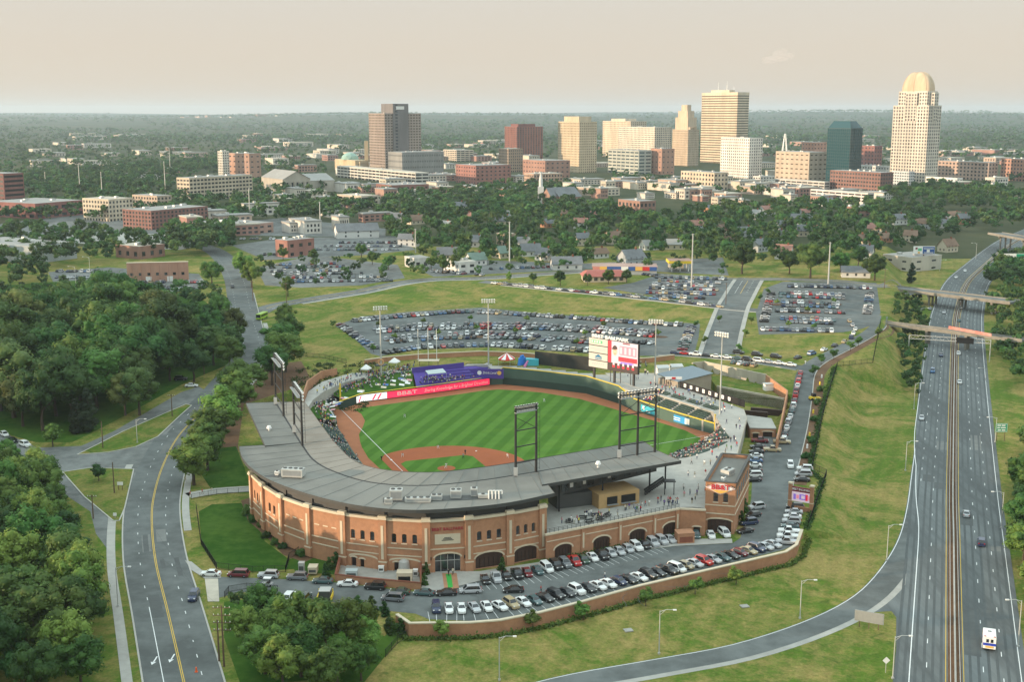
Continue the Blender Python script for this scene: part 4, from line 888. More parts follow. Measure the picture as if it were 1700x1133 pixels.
# ================================================================== RIGHT FIELD BLEACHERS
f0, f1 = Vector(W(1061,664,4.2)), Vector(W(1166,699,3.8)); fd = (f1-f0); fl = fd.length; fd.normalize(); fn = Vector((-fd.y,fd.x))
if fn.x < 0: fn = -fn
BLE = []
for sct in range(4):
    u0, u1 = fl*(sct/4)+.7, fl*((sct+1)/4)-.7; nm = ('nearest the scoreboard','second from the scoreboard','third from the scoreboard','at the foul corner end')[sct]
    t = thing('bleacher_section', 'dark green bleacher section in right field, '+nm, 'bleachers', (0,0,0), 0, 'right field bleachers')
    X = lambda u, v, z: (f0.x+fd.x*u+fn.x*v, f0.y+fd.y*u+fn.y*v, z)
    b = MB()
    for r in range(8): b.box(u0-.65,u1+.65,.5+r*.95,.5+(r+1)*.95,0,3.9+r*.36,X=X)
    b.build('concrete_tier', 'concrete', t)
    for r in range(8):
        z = 3.9+r*.36; b = MB(); b.box(u0,u1,.85+r*.95,1.35+r*.95,z+.25,z+.42,X=X); b.box(u0,u1,1.30+r*.95,1.38+r*.95,z+.5,z+.85,X=X); b.box(u0,u0+.1,.95+r*.95,1.3+r*.95,z,z+.3,X=X); b.box(u1-.1,u1,.95+r*.95,1.3+r*.95,z,z+.3,X=X); b.build('bench', 'wall_green_dark', t)
    for k in range(26): BLE.append(X(u0+rnd.random()*(u1-u0), 1.0+int(rnd.random()*8)*.95, 0)[:2]+(0,)); 
BLEX = lambda u, v, z: (f0.x+fd.x*u+fn.x*v, f0.y+fd.y*u+fn.y*v, z)
# ================================================================== LEFT FIELD: CONCOURSE, GRASS BERM, PURPLE SECTION
lfw = [tuple(p) for p in OFW[:5]]+[FLD(96,0)]
LFL = [FLD(63,-8.8), FLD(70,-7.6), FLD(87,-5.7), FLD(94,-4.4)]+[tuple(p) for p in OFW[:5]]
def berm_z(x, y): return min(6.45, 3.0+.24*max(0, dpoly(x, y, LFL)-.4))
drape('grass_berm', BERM, 'lawn', .02, 3, berm_z)
CONC = [W(x,y,6.4) for x,y in [(505,668),(512,650),(535,634),(575,622),(625,610),(690,602),(770,594),(835,592),(900,596),(985,604),(990,612),(840,604),(836,606),(790,606),(690,615),(625,622),(575,634),(538,650),(520,664),(512,676)]]
b = MB(); b.prism([(p[0],p[1]) for p in offset_line(OFW[4:10],-.5)]+[(p[0],p[1]) for p in offset_line(OFW[4:10],-13)][::-1], -.3, 6.3); b.build('centre_field_deck', 'concrete', kind='structure')
b = MB(); b.prism(CONC, -.3, 6.4); b.build('left_field_concourse', 'concrete', kind='structure')
b = MB(); p5 = [W(*p) for p in [(505,668,6.4),(512,645,6.4),(536,628,6.4),(560,624,6.4)]]; wallrun(b, p5, 5.5, 9.2, .5); bw = b.build('curved_brick_wall', 'brick', label='red brick screen wall at the end of the left concourse', cat='wall')
ps = thing('purple_seating', 'purple covered seating section above the left field banner', 'seating section')
pz = lambda x, y: min(6.4, 3.0+.30*max(0, dpoly(x, y, LFL)-.5))
drape('sloped_floor', PU, 'purple', .03, 2, pz, parent=ps)
pA, pB = Vector(W(684,620,6.0)), Vector(W(771,609,6.0)); pd = (pB-pA).normalized()
for (q0, q1, zz0, zz1) in (((684,622),(722,618),5.6,8.2),((722,617.5),(770,612),5.6,8.0)):
    b = MB(); a, c = W(*q0,5.6), W(*q1,5.6); b.bar((*a,(zz0+zz1)/2),(*c,(zz0+zz1)/2),.2,zz1-zz0); b.build('purple_screen', 'purple', ps)
for r in range(4):
    b = MB(); a, c = W(700+r*2,639-r*6,3.4+r*.7), W(798+r*4,627.5-r*5,3.4+r*.7); b.bar((*a,3.6+r*.75),(*c,3.6+r*.75),.35,.5); b.build('purple_bench', 'purple', ps)
cn = thing('pale_canopy', 'pale flat canopy over the purple seating section', 'canopy'); b = MB(); cp = [W(*p,8.4) for p in [(706,616),(735,612.5),(741,619),(711,622)]]; b.prism(cp, 8.3, 8.5); b.build('canopy_sheet', mat('canopy_grey',(.42,.48,.48),.7), cn)
for p in cp: b = MB(); b.tube((*p,5),(*p,8.3),.06); b.build('pole', 'galvanised', cn)
db = thing('purple_billboard', 'purple sloping wall sign with white lettering left of the batters eye', 'sign')
dA, dB = Vector(W(796,628.5,3.2)), Vector(W(836,629,3.2)); dd = (dB-dA).normalized(); dl = (dB-dA).length
dX = lambda u, v, z: (dA.x+dd.x*u+dd.y*v, dA.y+dd.y*u-dd.x*v, z)
b = MB(); b.add([dX(dl*u,v,z) for v in (0,-.3) for u, z in ((0,3.1),(1,3.1),(1,6.9),(-.5,6.9))], [(0,1,2,3),(7,6,5,4),(0,4,5,1),(1,5,6,2),(2,6,7,3),(3,7,4,0)]); b.build('panel', 'purple', db)
put_text('lettering', 'Drink Local', 1.35, 'white', dX(dl*.42,.08,5.4), (dd.x,dd.y,0), db, fit=dl*.58, shear=.25)
for u, mm in ((.0,'white'),(.82,'logo_gold')): b = MB(); b.add([dX(dl*u+.85*math.cos(i*.5236),.06,5.4+.85*math.sin(i*.5236)) for i in range(12)], [tuple(range(12))]); b.build('round_badge', mm, db)
# brick retaining wall behind the outfield, dark windscreen, play area
bk = thing('outfield_brick_wall', 'long low brick retaining wall between outfield lawn and parking lot', 'wall'); bl = [W(x,y,6.6) for x,y in [(606,607),(640,602),(700,597),(738,595),(800,592),(860,594),(960,603),(1030,606),(1080,603),(1120,598)]]
b = MB(); wallrun(b, bl, 5.5, [8.6]*10, .5); b.build('brick_wall', 'brick', bk); b = MB(); wallrun(b, offset_line(bl,.1), 8.603, 8.85, .7); b.build('coping', 'limestone', bk)
drape('play_lawn', [W(x,y,6.5) for x,y in [(640,603),(738,596),(800,593),(800,600),(690,605),(650,609)]], 'lawn', .03, 3, lambda x, y: 6.45)
ws = [W(x,y,6.5) for x,y in [(888,606),(930,611),(985,617)]]; b = MB(); wallrun(b, ws, 6.3, 12.0, .15); b.build('windscreen', mat('windscreen',(.038,.038,.034),.9,var=.1), label='large dark windscreen fence behind the centre field wall', cat='screen')
def tent(name, label, px, py, z, r, h, m1, m2=None, peak=1.6, n=8):
    x, y = W(px, py, z); t = thing(name, label, 'tent', (x,y,z)); b = MB(); v = [(r*math.cos(2*math.pi*i/n+.4), r*math.sin(2*math.pi*i/n+.4), h) for i in range(n)]
    b.add(v+[(0,0,h+peak)]+[(p[0],p[1],h-.4) for p in v], [(i,(i+1)%n,n) for i in range(n)], 0); b.m[-n:] = [i % 2 for i in range(n)] if m2 else [0]*n
    b.add(v+[(p[0],p[1],h-.4) for p in v], [(i,(i+1)%n,n+(i+1)%n,n+i) for i in range(n)]); b.build('canopy', [m1, m2 or m1], t)
    for i in range(0, n, max(1, n//4)): b = MB(); b.tube((v[i][0],v[i][1],0),(v[i][0],v[i][1],h),.06); b.build('pole', 'galvanised', t)
tent('striped_tent', 'red and white striped round tent behind centre field', 841, 606, 6.5, 3.4, 2.6, 'red', 'white', 2.2, 12)
tent('white_tent', 'white canopy tent on the left concourse near the berm', 608, 622, 6.4, 2.2, 2.4, 'white', n=4)
tent('white_tent', 'white canopy tent on the lawn right of the ring sign', 655, 611, 6.4, 2.4, 2.5, 'white', n=4)
tent('dark_tent', 'dark canopy tent between the two white tents', 633, 616, 6.4, 2.6, 2.5, 'dark_panel', n=4, peak=.5)
x, y = W(633, 602, 10.5); b = MB()
for i in range(20): a0_, a1_ = 2*math.pi*i/20, 2*math.pi*(i+1)/20; b.tube((1.0*math.cos(a0_),0,1.0*math.sin(a0_)),(1.0*math.cos(a1_),0,1.0*math.sin(a1_)),.24,m=0)
x, y = W(633,622,6.5); b.build('ring_sign', mat('ring_orange',(.62,.34,.16),.6), loc=(x,y-.7,Zat(633,601,y)), label='orange ring sign mounted on the left white light pole', cat='sign')
mat('inflatable_blue', (.03,.20,.62), .5); mat('inflatable_teal', (.05,.35,.42), .5); mat('inflatable_pink', (.6,.2,.4), .5)
t = thing('inflatable_slide', 'blue inflatable slide beside the striped tent', 'inflatable', (*W(873,608,6.5),6.5))
b = MB()
for k in range(5): b.tube((-2.6+k*.5,.4*k,0),(-2.4+k*.6,.4*k,4.6-.9*abs(k-1.6)),.75,.5,n=8)
b.build('tower', 'inflatable_blue', t); b = MB(); b.prism([(0,-1),(5,-1),(5,2),(0,2)], 0, [3,2.6,2.6,3]); b.build('slide', 'inflatable_teal', t); b = MB(); b.tube((-.5,-1.2,0),(.8,-1.3,2.4),.6,.3,n=8); b.build('arch', 'inflatable_pink', t)
t = thing('goal_frame', 'three tall white poles on a low plinth on the outfield lawn', 'frame', (*W(711,599,6.5),6.5))
b = MB(); b.box(-4.6,4.6,-.6,.6,0,.5); b.build('plinth', 'concrete_pale', t)
for u in (-4,0,3.4): b = MB(); b.tube((u,0,.5),(u,0,13),.13,.1,n=8); b.build('pole', 'white', t)
t = thing('picnic_shelter', 'long low shelter with pale roof behind the purple seats', 'shelter', (*W(712,609,6.4),6.4)); b = MB(); b.box(-4,4,-1.2,1.2,2.3,2.5); b.build('roof', 'limestone', t)
for u in (-3.6,0,3.6): b = MB(); b.box(u-.1,u+.1,-.1,.1,0,2.3); b.build('post', 'wood_pole', t)

# ================================================================== EXCAVATED PIT ON THE RIGHT
def wallthing(name, label, P, z0, z1, th, m, **k): b = MB(); wallrun(b, P, z0, z1, th); return b.build(name, m, label=label, cat='wall', **k)
wallthing('concrete_retaining_wall', 'upper pale concrete retaining wall below the back road', [W(1150,606,6.6),W(1168,601,7.2),W(1271,623,7.2)], 0, 7.4, .6, 'concrete_pale')
lw = [Vector(W(1190,641,4.2)), Vector(W(1302,662,4.2))]; uw = [Vector(W(1172,602.5,7.2)), Vector(W(1271,624.5,7.2))]
b = MB(); b.prism([tuple(lw[0]),tuple(lw[1]),tuple(uw[1]),tuple(uw[0])], -.2, 3.6); b.build('grass_ledge', 'verge', kind='structure')
wallthing('concrete_retaining_wall', 'lower pale concrete retaining wall beside the white light pole', [tuple(lw[0]),tuple(lw[1])], -.2, 4.3, .5, 'concrete_pale')
b = MB()
for W_ in (lw, uw):
    pass
rwl = [W(1271,623,7.2), W(1306,650,6.9), W(1296,700,4.8), W(1288,733,4.2)]
wallthing('brick_side_wall', 'brick wall dropping beside the queue of cars on the access road', rwl, -.2, [7.3,7.2,5.4,4.9], .5, 'brick')
t = thing('service_garage', 'low brick garage with two dark doors beside the access road', 'garage'); gA, gB = Vector(W(1244,733,0)), Vector(W(1288,734,0))
wall_bay(gA, gB, 0, 4.3, [('d',.12,.34,.05,2.6,.03),('d',.5,.86,.05,3.2,.03)], t); dg_ = (gB-gA).normalized(); b = MB(); nn = Vector((-dg_.y,dg_.x)); b.prism([tuple(gA),tuple(gB),tuple(gB+nn*13),tuple(gA+nn*17)], 4.0, 4.5); b.build('roof', 'concrete', t)
for A in (gA,gB): b = MB(); b.prism([tuple(A),tuple(A+dg_*.3*(1 if A is gA else -1)),tuple(A+nn*12+dg_*.3*(1 if A is gA else -1)),tuple(A+nn*12)], 0, 4.0); b.build('side_wall', 'brick', t)
bf = thing('banner_fence', 'black screen fence with a row of white posters along the concourse', 'fence'); fA, fB = Vector(W(1128,644,6.4)), Vector(W(1236,677,6.4)); fv = (fB-fA); L_ = fv.length; fv.normalize(); XF = lambda u, v, z: (fA.x+fv.x*u+fv.y*v, fA.y+fv.y*u-fv.x*v, z)
b = MB(); b.box(0,L_,-.1,0,6.4,8.9,X=XF); b.build('screen', 'black', bf)
for k in range(8): u = L_*(.09+.098*k); b = MB(); b.box(u-.65,u+.65,.01,.05,7.1,8.4,X=XF); o = b.build('poster', 'white', bf); b = MB(); b.box(u-.3,u+.3,.055,.07,7.5,8.0,X=XF); b.build('emblem', 'maroon' if k == 4 else 'steel_grey', o)
t = thing('storage_building', 'grey storage building with blue-grey metal roof beside the plaza', 'building'); a, c = Vector(W(1125,646,6)), Vector(W(1181,632,6)); dd = (c-a).normalized(); nn = Vector((-dd.y,dd.x)); LL = (c-a).length
b = MB(); b.prism([tuple(a),tuple(c),tuple(c+nn*9),tuple(a+nn*9)], 0, 8.6); b.build('wall', mat('beige_wall',(.33,.28,.22),.8,var=.1), t)
r0 = [a-dd*.5-nn*.5, c+dd*.5-nn*.5, c+dd*.5+nn*9.5, a-dd*.5+nn*9.5]; b = MB(); b.prism([tuple(p) for p in r0], [8.62,8.62,10,10], [8.8,8.8,10.2,10.2]); b.build('roof', mat('blue_metal',(.20,.24,.27),.5,metal=.3), t)
for i, (px, py) in enumerate(((1099,621),(1122,619))):
    t = thing('storage_shed', 'small white gabled shed, %s of two on the plaza' % ('left','right')[i], 'shed', (*W(px,py,6.4),6.4), .2, 'plaza sheds'); b = MB(); b.box(-2.2,2.2,-1.8,1.8,0,2.6); b.build('wall', 'white_metal', t); b = MB(); b.add([(-2.4,-2,2.6),(2.4,-2,2.6),(2.4,0,3.5),(-2.4,0,3.5),(-2.4,2,2.6),(2.4,2,2.6)], [(0,1,2,3),(3,2,5,4),(0,3,4),(1,5,2)]); b.build('roof', 'galvanised', t)
t = thing('red_sign_kiosk', 'small wooden kiosk with red and white sign boards on the plaza', 'kiosk', (*W(1118,642,6.4),6.4)); b = MB(); b.box(-3,3,-.15,.15,2.6,3.6); b.build('sign_board', 'white', t); b = MB(); b.box(-.7,.7,-.22,-.16,2.7,3.5); b.build('red_patch', 'red', t)
for u in (-2.6,0,2.6): b = MB(); b.box(u-.15,u+.15,-.15,.15,0,2.6); b.build('post', 'wood_pole', t)
t = thing('white_cabin', 'small white utility cabin on the grass ledge', 'cabin', (*W(1275,648,3.6),3.6), .2); b = MB(); b.box(-1.6,1.6,-1.2,1.2,0,2.4); b.build('wall', 'white', t); b = MB(); b.box(-1.8,1.8,-1.4,1.4,2.4,2.55); b.build('roof', 'galvanised', t)
def lumber(px, py, lb):
    t = thing('lumber_pile', lb, 'lumber', (*W(px,py,.5),.2), -.35)
    for k in range(5):
        for j in range(4-k//2): b = MB(); b.box(-6,6,-1.2+j*.65+k*.15,-.65+j*.65+k*.15,.02+k*.4,.38+k*.4); b.build('timber', 'door_brown', t)
lumber(1245,690,'stack of dark timber in the pit behind the banner fence'); lumber(1275,687,'stack of dark timber in the pit against the brick wall')

# ================================================================== FRONT RETAINING WALL, DIGITAL SIGN, YARD
fw = thing('front_retaining_wall', 'curved red brick retaining wall with pale coping along the front lot', 'wall')
b = MB(); dw = densify(wall_w, 3, False); wallrun(b, dw, -3.6, .85, .5); b.build('brick_face', 'brick', fw); b = MB(); wallrun(b, offset_line(dw,.12), .853, 1.12, .75); b.build('coping', 'limestone', fw)
a, c = Vector(W(1248,931,0)), Vector(W(1312,917,0)); dd = (c-a).normalized(); m_ = (a+c)/2+Vector((dd.y,-dd.x))*.35
put_text('lettering', 'BB&T BALLPARK', 1.15, mat('sign_maroon',(.13,.035,.03),.5), (m_.x,m_.y,-.35), (dd.x,dd.y,0), fw, fit=(c-a).length)
ds = thing('digital_sign', 'brick framed electronic sign board with pink screen beside the access road', 'sign'); a, c = Vector(W(1308,846,0)), Vector(W(1349,853,0)); dd = (c-a).normalized(); LL = (c-a).length; X = lambda u, v, z: (a.x+dd.x*u+dd.y*v, a.y+dd.y*u-dd.x*v, z)
for u in (0, LL-.9): b = MB(); b.box(u,u+.9,-.6,.3,-1,7.2,X=X); o = b.build('brick_pier', 'brick', ds); b = MB(); b.box(u-.12,u+1.02,-.72,.42,7.2,7.6,X=X); b.box(u-.05,u+.95,-.65,.35,2.6,2.8,X=X); b.build('cap', 'limestone', o)
b = MB(); b.box(.9,LL-.9,-.5,-.1,5.2,6.5,X=X); b.build('name_board', 'maroon', ds); put_text('lettering', 'BB&T BALLPARK', .75, 'white', X(LL/2,.0,5.9), (dd.x,dd.y,0), ds, fit=LL*.72)
b = MB(); b.box(.9,LL-.9,-.5,0,2.6,5.1,X=X); o = b.build('screen', 'screen_white', ds)
for u0, u1, z0, z1, mm in ((.2,.3,3.1,4.6,'screen_violet'),(.44,.7,3.2,4.7,'screen_violet'),(.52,.66,3.5,4.4,'screen_white'),(.68,.78,3.1,4.8,'screen_red'),(.32,.42,3.4,4.4,'screen_pink'),(.8,.86,3.3,4.5,'screen_pink')): b = MB(); b.box(LL*u0,LL*u1,.005,.04+.02*(mm=='screen_white'),z0,z1,X=X); b.build('screen_block', mm, o)
b = MB(); b.box(.9,LL-.9,-.5,-.1,-1,1.2,X=X); b.build('brick_base', 'brick', ds)
sy = thing('service_yard', 'walled brick service yard in front of the facade, left of the entrance', 'yard'); yp = [(556,964),(588,972),(690,981),(694,954)]; yw = [W(x,y,0) for x,y in [(566,930),(556,966),(600,972),(699,981),(700,953)]]
b = MB(); wallrun(b, yw, -.2, [2.2,1.6,1.6,1.6,2.4], .4); b.build('brick_wall', 'brick', sy); b = MB(); wallrun(b, offset_line(yw,.08), [2.203,1.603,1.603,1.603,2.403], [2.4,1.8,1.8,1.8,2.6], .56); b.build('coping', 'brick_dark', sy)
drape('yard_floor', yw[:4]+[W(695,950,0),W(570,930,0)], 'concrete', .18, 3, flat(0), parent=sy)
def crate(name, label, cat, px, py, z, sx, sy_, h, m, m2='dark_panel', rz=0):
    x, y = W(px,py,z); t = thing(name, label, cat, (x,y,z), rz); b = MB(); b.box(-sx/2,sx/2,-sy_/2,sy_/2,.1,h); b.build('body', m, t); b = MB(); b.box(-sx/2-.06,sx/2+.06,-sy_/2-.06,sy_/2+.06,h,h+.12); b.build('lid', m, t)
    b = MB(); b.box(-sx*.4,sx*.4,-sy_/2-.05,-sy_/2-.005,.4,h*.7); b.build('panel', m2, t)
    for u in (-1,1): b = MB(); b.box(u*sx*.4-.1,u*sx*.4+.1,-sy_*.4,sy_*.4,0,.1); b.build('skid', 'black', t)
crate('transformer_box', 'pale green transformer box at the left of the service yard', 'box', 584,957,.2,2.6,1.8,1.4,'canopy_grey')
crate('trash_compactor', 'cream compactor with dark opening in the service yard', 'compactor', 672,966,.2,3.4,2.4,2.3,'limestone','black')
crate('white_cabinet', 'white cabinet against the wall at the right of the service yard', 'cabinet', 690,957,.2,1.0,.9,1.5,'white')
crate('white_cabinet', 'white cabinet against the wall in the middle of the service yard', 'cabinet', 633,950,.2,1.2,.8,1.3,'white')
crate('utility_cabinet', 'tall grey utility cabinet on the lawn left of the yard', 'cabinet', 501,950,.5,1.3,1.3,2.2,'galvanised')
crate('utility_cabinet', 'low pale utility cabinet on the lawn, wider of the pair', 'cabinet', 520,951,.4,2.0,2.4,1.5,'limestone')
crate('dumpster_enclosure', 'brick enclosure at the corner of the lot below the sign tower', 'enclosure', 1136,900,0,4.2,3.2,2.6,'brick','brick_dark',.15)
x, y = W(671,950,.2); b = MB(); b.tube((0,0,.1),(0,0,2.6),1.4,1.2,n=14); b.tube((0,0,2.6),(0,0,3.1),1.2,.3,n=14); b.build('water_tank', 'galvanised', loc=(x,y,.2), label='round silver tank beside the cream compactor', cat='tank')
# ================================================================== FENCES, LAMPS, SIGNS, POLES
def fence(label, P, h, spacing=2.4, m='black', zf=None, group=None):
    zf = zf or gz; L = densify(P, spacing, False); t = thing('metal_fence', label, 'fence', (0,0,0), 0, group); b = MB()
    for p in L: b.box(p[0]-.05,p[0]+.05,p[1]-.05,p[1]+.05,zf(*p)-.2,zf(*p)+h)
    b.build('posts', m, t, kind='stuff'); b = MB()
    for i in range(len(L)-1):
        for f in (.12,.94): b.bar((*L[i],zf(*L[i])+h*f),(*L[i+1],zf(*L[i+1])+h*f),.05,.07)
    b.build('rails', m, t); b = MB()
    for p in densify(L, .28, False): b.box(p[0]-.02,p[0]+.02,p[1]-.02,p[1]+.02,zf(*p),zf(*p)+h*.97,nob=True)
    b.build('pickets', m, t, kind='stuff')
fence('black metal fence between access road bed and expressway meadow', GL([(1340,892),(1372,790),(1348,779),(1366,690),(1390,608),(1449,603),(1462,536)]), 1.9)
fence('black metal fence curving round the lawn left of the facade', GL([(326,846),(334,905),(360,946),(420,952),(474,951)]), 1.7)
fence('black metal fence stepping up between the two front lawns', GL([(474,951),(480,930),(520,903)]), 1.7)
fence('black fence running down the bank right of the grove', GL([(676,1052),(660,1070),(640,1092)]), 1.8)
fence('short black fence around the drive corner beside the avenue', GL([(373,993),(380,984),(410,979),(461,983)]), 1.5)
fence('black fence along the walkway left of the left gate', GL([(318,830),(360,822),(414,818)]), 1.6)
fence('black fence along the bank above the left concourse', GL([(500,592),(540,596),(575,604)]), 1.8)
def street_light(label, px, py, top, arm, m='galvanised', group='cobra head street lights', double=False, al=2.6):
    x, y, z = G(px, py); H = Zat(px, top, y)-z; t = thing('street_light', label, 'street light', (x,y,z), 0, group)
    b = MB(); b.tube((0,0,-.2),(0,0,H),.13,.08,n=8); b.box(-.22,.22,-.22,.22,-.1,.35); b.build('pole', m, t)
    for a in ([arm] if not double else [arm,-arm]):
        e = al*a; b = MB(); b.tube((0,0,H-.2),(e*.5,0,H+.25),.06,n=6); b.tube((e*.5,0,H+.25),(e,0,H+.2),.05,n=6); b.tube((0,0,H-.9),(e*.4,0,H+.1),.04,n=6); ar = b.build('arm', m, t)
        b = MB(); b.box(min(e,e+.7*a),max(e,e+.7*a),-.17,.17,H+.08,H+.28); b.build('lamp_head', 'white_metal', ar)
for px, py, tp, arm, lb in [(1328,1028,965,1,'second from the left beside the exit ramp'),(1094,1087,1015,1,'in the grass above the middle of the exit ramp'),(829,1131,1059,1,'leftmost beside the exit ramp'),(1472,932,873,1,'where the exit ramp leaves the expressway'),(1482,1128,1058,1,'on the grass beside the white diamond sign'),(1503,782,734,1,'left of the expressway near the lower meadow'),(1517,680,637,1,'left of the expressway near the shrubs'),(1528,530,512,1,'left of the expressway under the bridges'),(1662,878,818,-1,'right of the expressway, orange headed'),(1690,1075,998,-1,'at the lower right corner of the picture'),(1652,735,694,-1,'beside the green sign'),(1636,632,612,-1,'right of the expressway near the footbridge'),(196,1008,943,1,'on the left sidewalk of the avenue'),(228,736,697,1,'on the grass strip between the roads'),(1620,430,404,-1,'at the far bend of the expressway'),(1560,450,432,1,'left of the far expressway bend'),(126,474,443,-1,'in the far left lot, left one'),(150,463,427,-1,'in the far left lot, right one'),(358,500,480,1,'left of the avenue beyond the trees')]:
    street_light('street light '+lb, px, py, tp, arm, al=2.6 if tp > 600 else 3.2)
for i, (px, py, tp) in enumerate([(1148,478,388),(1375,472,402),(846,447,368),(690,420,380),(532,384,335),(415,366,312),(133,320,272),(170,330,285),(275,325,268),(283,290,245),(76,312,285)]):
    x, y, z = G(px, py); H = Zat(px, tp, y)-z; t = thing('high_mast_pole', 'tall thin pale steel mast, %s from the left in the middle distance' % ordinal([10,11,9,8,7,6,2,3,4,5,1][i]), 'mast', (x,y,z), 0, 'tall pale masts'); b = MB(); b.tube((0,0,0),(0,0,H),.5,.3,n=8); b.build('mast', 'galvanised', t); b = MB(); b.bar((-.9,0,H-.4),(.9,0,H-.4),.2,.2); b.build('crossarm', 'galvanised', t)
def utility_pole(label, px, py, top, arms=2, m='wood_pole', wide=2.4):
    x, y, z = G(px, py); H = Zat(px, top, y)-z; t = thing('utility_pole', label, 'utility pole', (x,y,z), 0, 'wooden utility poles'); b = MB(); b.tube((0,0,-.3),(0,0,H),.2,.13,n=8); b.build('pole', m, t)
    for k in range(arms):
        zz = H-.5-k*1.5; b = MB(); b.bar((-wide/2,0,zz),(wide/2,0,zz),.12,.14); c = b.build('crossarm', m, t)
        for u in (-.45,-.2,.2,.45): b = MB(); b.tube((u*wide,0,zz+.06),(u*wide,0,zz+.32),.06,n=6); b.build('insulator', 'white_metal', c)
    return Vector((x,y,z+H))
u1 = utility_pole('double armed utility pole at the drive corner beside the avenue', 372, 1108, 1006, 4, wide=3.4); u2 = utility_pole('plain utility pole behind the double armed one', 364, 1100, 1030, 0)
u3 = utility_pole('utility pole beside the wood at the left of the avenue', 155, 862, 822, 1); u4 = utility_pole('utility pole on the grass triangle', 190, 820, 768, 0); u5 = utility_pole('utility pole on the grass strip by the side street', 171, 745, 700, 0); u6 = utility_pole('utility pole under the trees at the side street end', 286, 692, 655, 1)
utility_pole('utility pole left of the light tower woods', 339, 622, 592, 1); utility_pole('utility pole at the avenue junction', 420, 500, 466, 1); utility_pole('utility pole beside the cross street', 476, 512, 470, 1)
utility_pole('brown utility pole at the end of the entry road', 1205, 506, 470, 1); utility_pole('utility pole at the corner of the right lot', 1468, 480, 446, 1)
for i, (a, c) in enumerate(((u1,u3),(u3,u5),(u2,u4))):
    b = MB(); pr = None
    for k in range(17):
        t = k/16; p = a.lerp(c, t)+Vector((0,0,-.4-6*t*(1-t)*.35))
        if pr: b.tube(pr, p, .018, n=3, caps=False)
        pr = p
    b.build('overhead_wire', 'black', label=('thin wire from the drive corner to the wood','thin wire from the wood to the side street','thin wire from the plain pole to the triangle')[i], cat='wire', group='overhead wires')
def road_sign(name, label, px, py, w, h, zc, m, back=None, posts=2, rz=0, txt=None):
    x, y, z = G(px, py); t = thing(name, label, 'sign', (x,y,z), rz); b = MB(); b.box(-w/2,w/2,-.06,.06,zc-h/2,zc+h/2); o = b.build('panel', m, t)
    for k in range(posts): u = 0 if posts == 1 else (k/(posts-1)-.5)*w*.65; b = MB(); b.box(u-.08,u+.08,.06,.2,0,zc+h*.4); b.build('post', 'wood_pole' if posts > 1 else 'galvanised', t)
    if txt:
        b = MB(); b.box(-w*.47,w*.47,-.09,-.062,zc+h*.42,zc+h*.46); b.box(-w*.47,w*.47,-.09,-.062,zc-h*.46,zc-h*.42); b.box(-w*.47,-w*.45,-.09,-.062,zc-h*.46,zc+h*.46); b.box(w*.45,w*.47,-.09,-.062,zc-h*.46,zc+h*.46); b.build('border', 'white', o)
        for r, rr in enumerate(txt): b = MB(); [b.box(-w*.36+u*w,-w*.36+(u+l)*w,-.09,-.062,zc+h*(.27-.27*r)-h*.07,zc+h*(.27-.27*r)+h*.07) for u, l in rr]; b.build('legend_line', 'white', o)
mat('sign_green', (.02,.30,.16), .4)
road_sign('guide_sign', 'green highway guide sign on two posts right of the expressway', 1661, 733, 4.0, 3.0, 4.6, 'sign_green', txt=[[(0,.3),(.36,.3)],[(0,.22),(.28,.42)],[(.05,.26),(.38,.3)]])
road_sign('exit_sign_back', 'back of a grey two-panel exit sign on the ramp gore', 1442, 1045, 6.0, 2.4, 2.6, 'steel_grey', posts=3, rz=-.45)
b = MB(); t = thing('diamond_sign', 'small white diamond sign beside the exit ramp street light', 'sign', (*G(1470,1118)[:2], G(1470,1118)[2])); b.box(-.05,.05,-.05,.05,0,3.2); b.build('post', 'galvanised', t); b = MB(); b.add([(-.75,-.07,2.6),(0,-.07,1.85),(.75,-.07,2.6),(0,-.07,3.35)], [(0,1,2,3)]); b.build('panel', 'white', t)
road_sign('small_sign', 'small white sign on the grass triangle near its right corner', 200, 815, 1.6, .9, 2.0, 'white'); road_sign('small_sign', 'small white sign at the tip of the grass triangle', 191, 862, .9, .8, 1.2, 'white', posts=1)
# gantry
gAx, gBx = W(1508,584,0), W(1643,593,0); t = thing('sign_gantry', 'steel truss gantry with black message board across the expressway', 'gantry'); zg0, zg1 = 5.9, 7.5
gA, gB = Vector((*gAx,0)), Vector((*gBx,0))
for p in (gA, gB): b = MB(); b.tube((p.x,p.y,hw_z(p.y)-.2),(p.x,p.y,zg1),.22,n=8); b.build('post', 'galvanised', t)
for z in (zg0, zg1): b = MB(); b.bar((gA.x,gA.y,z),(gB.x,gB.y,z),.22,.22); b.build('chord', 'galvanised', t)
b = MB(); n = 22
for k in range(n): p, q = gA.lerp(gB,k/n), gA.lerp(gB,(k+1)/n); b.bar((p.x,p.y,zg0 if k%2 else zg1),(q.x,q.y,zg1 if k%2 else zg0),.09,.09)
b.build('lattice', 'galvanised', t); p, q = gA.lerp(gB,.58), gA.lerp(gB,.79); b = MB(); b.bar((p.x,p.y-.5,6.6),(q.x,q.y-.5,6.6),.5,2.6); b.build('message_board', 'black', t)
rb = [W(1575,543,7.6), W(1646,556,7.6)]; b = MB(); b.bar((*rb[0],7.4),(*rb[1],7.4),.1,1.3); b.build('red_banner', mat('banner_red',(.55,.13,.10),.7,col2=(.6,.4,.35),scale=.2), label='red and white banner hung on the nearer bridge', cat='banner')
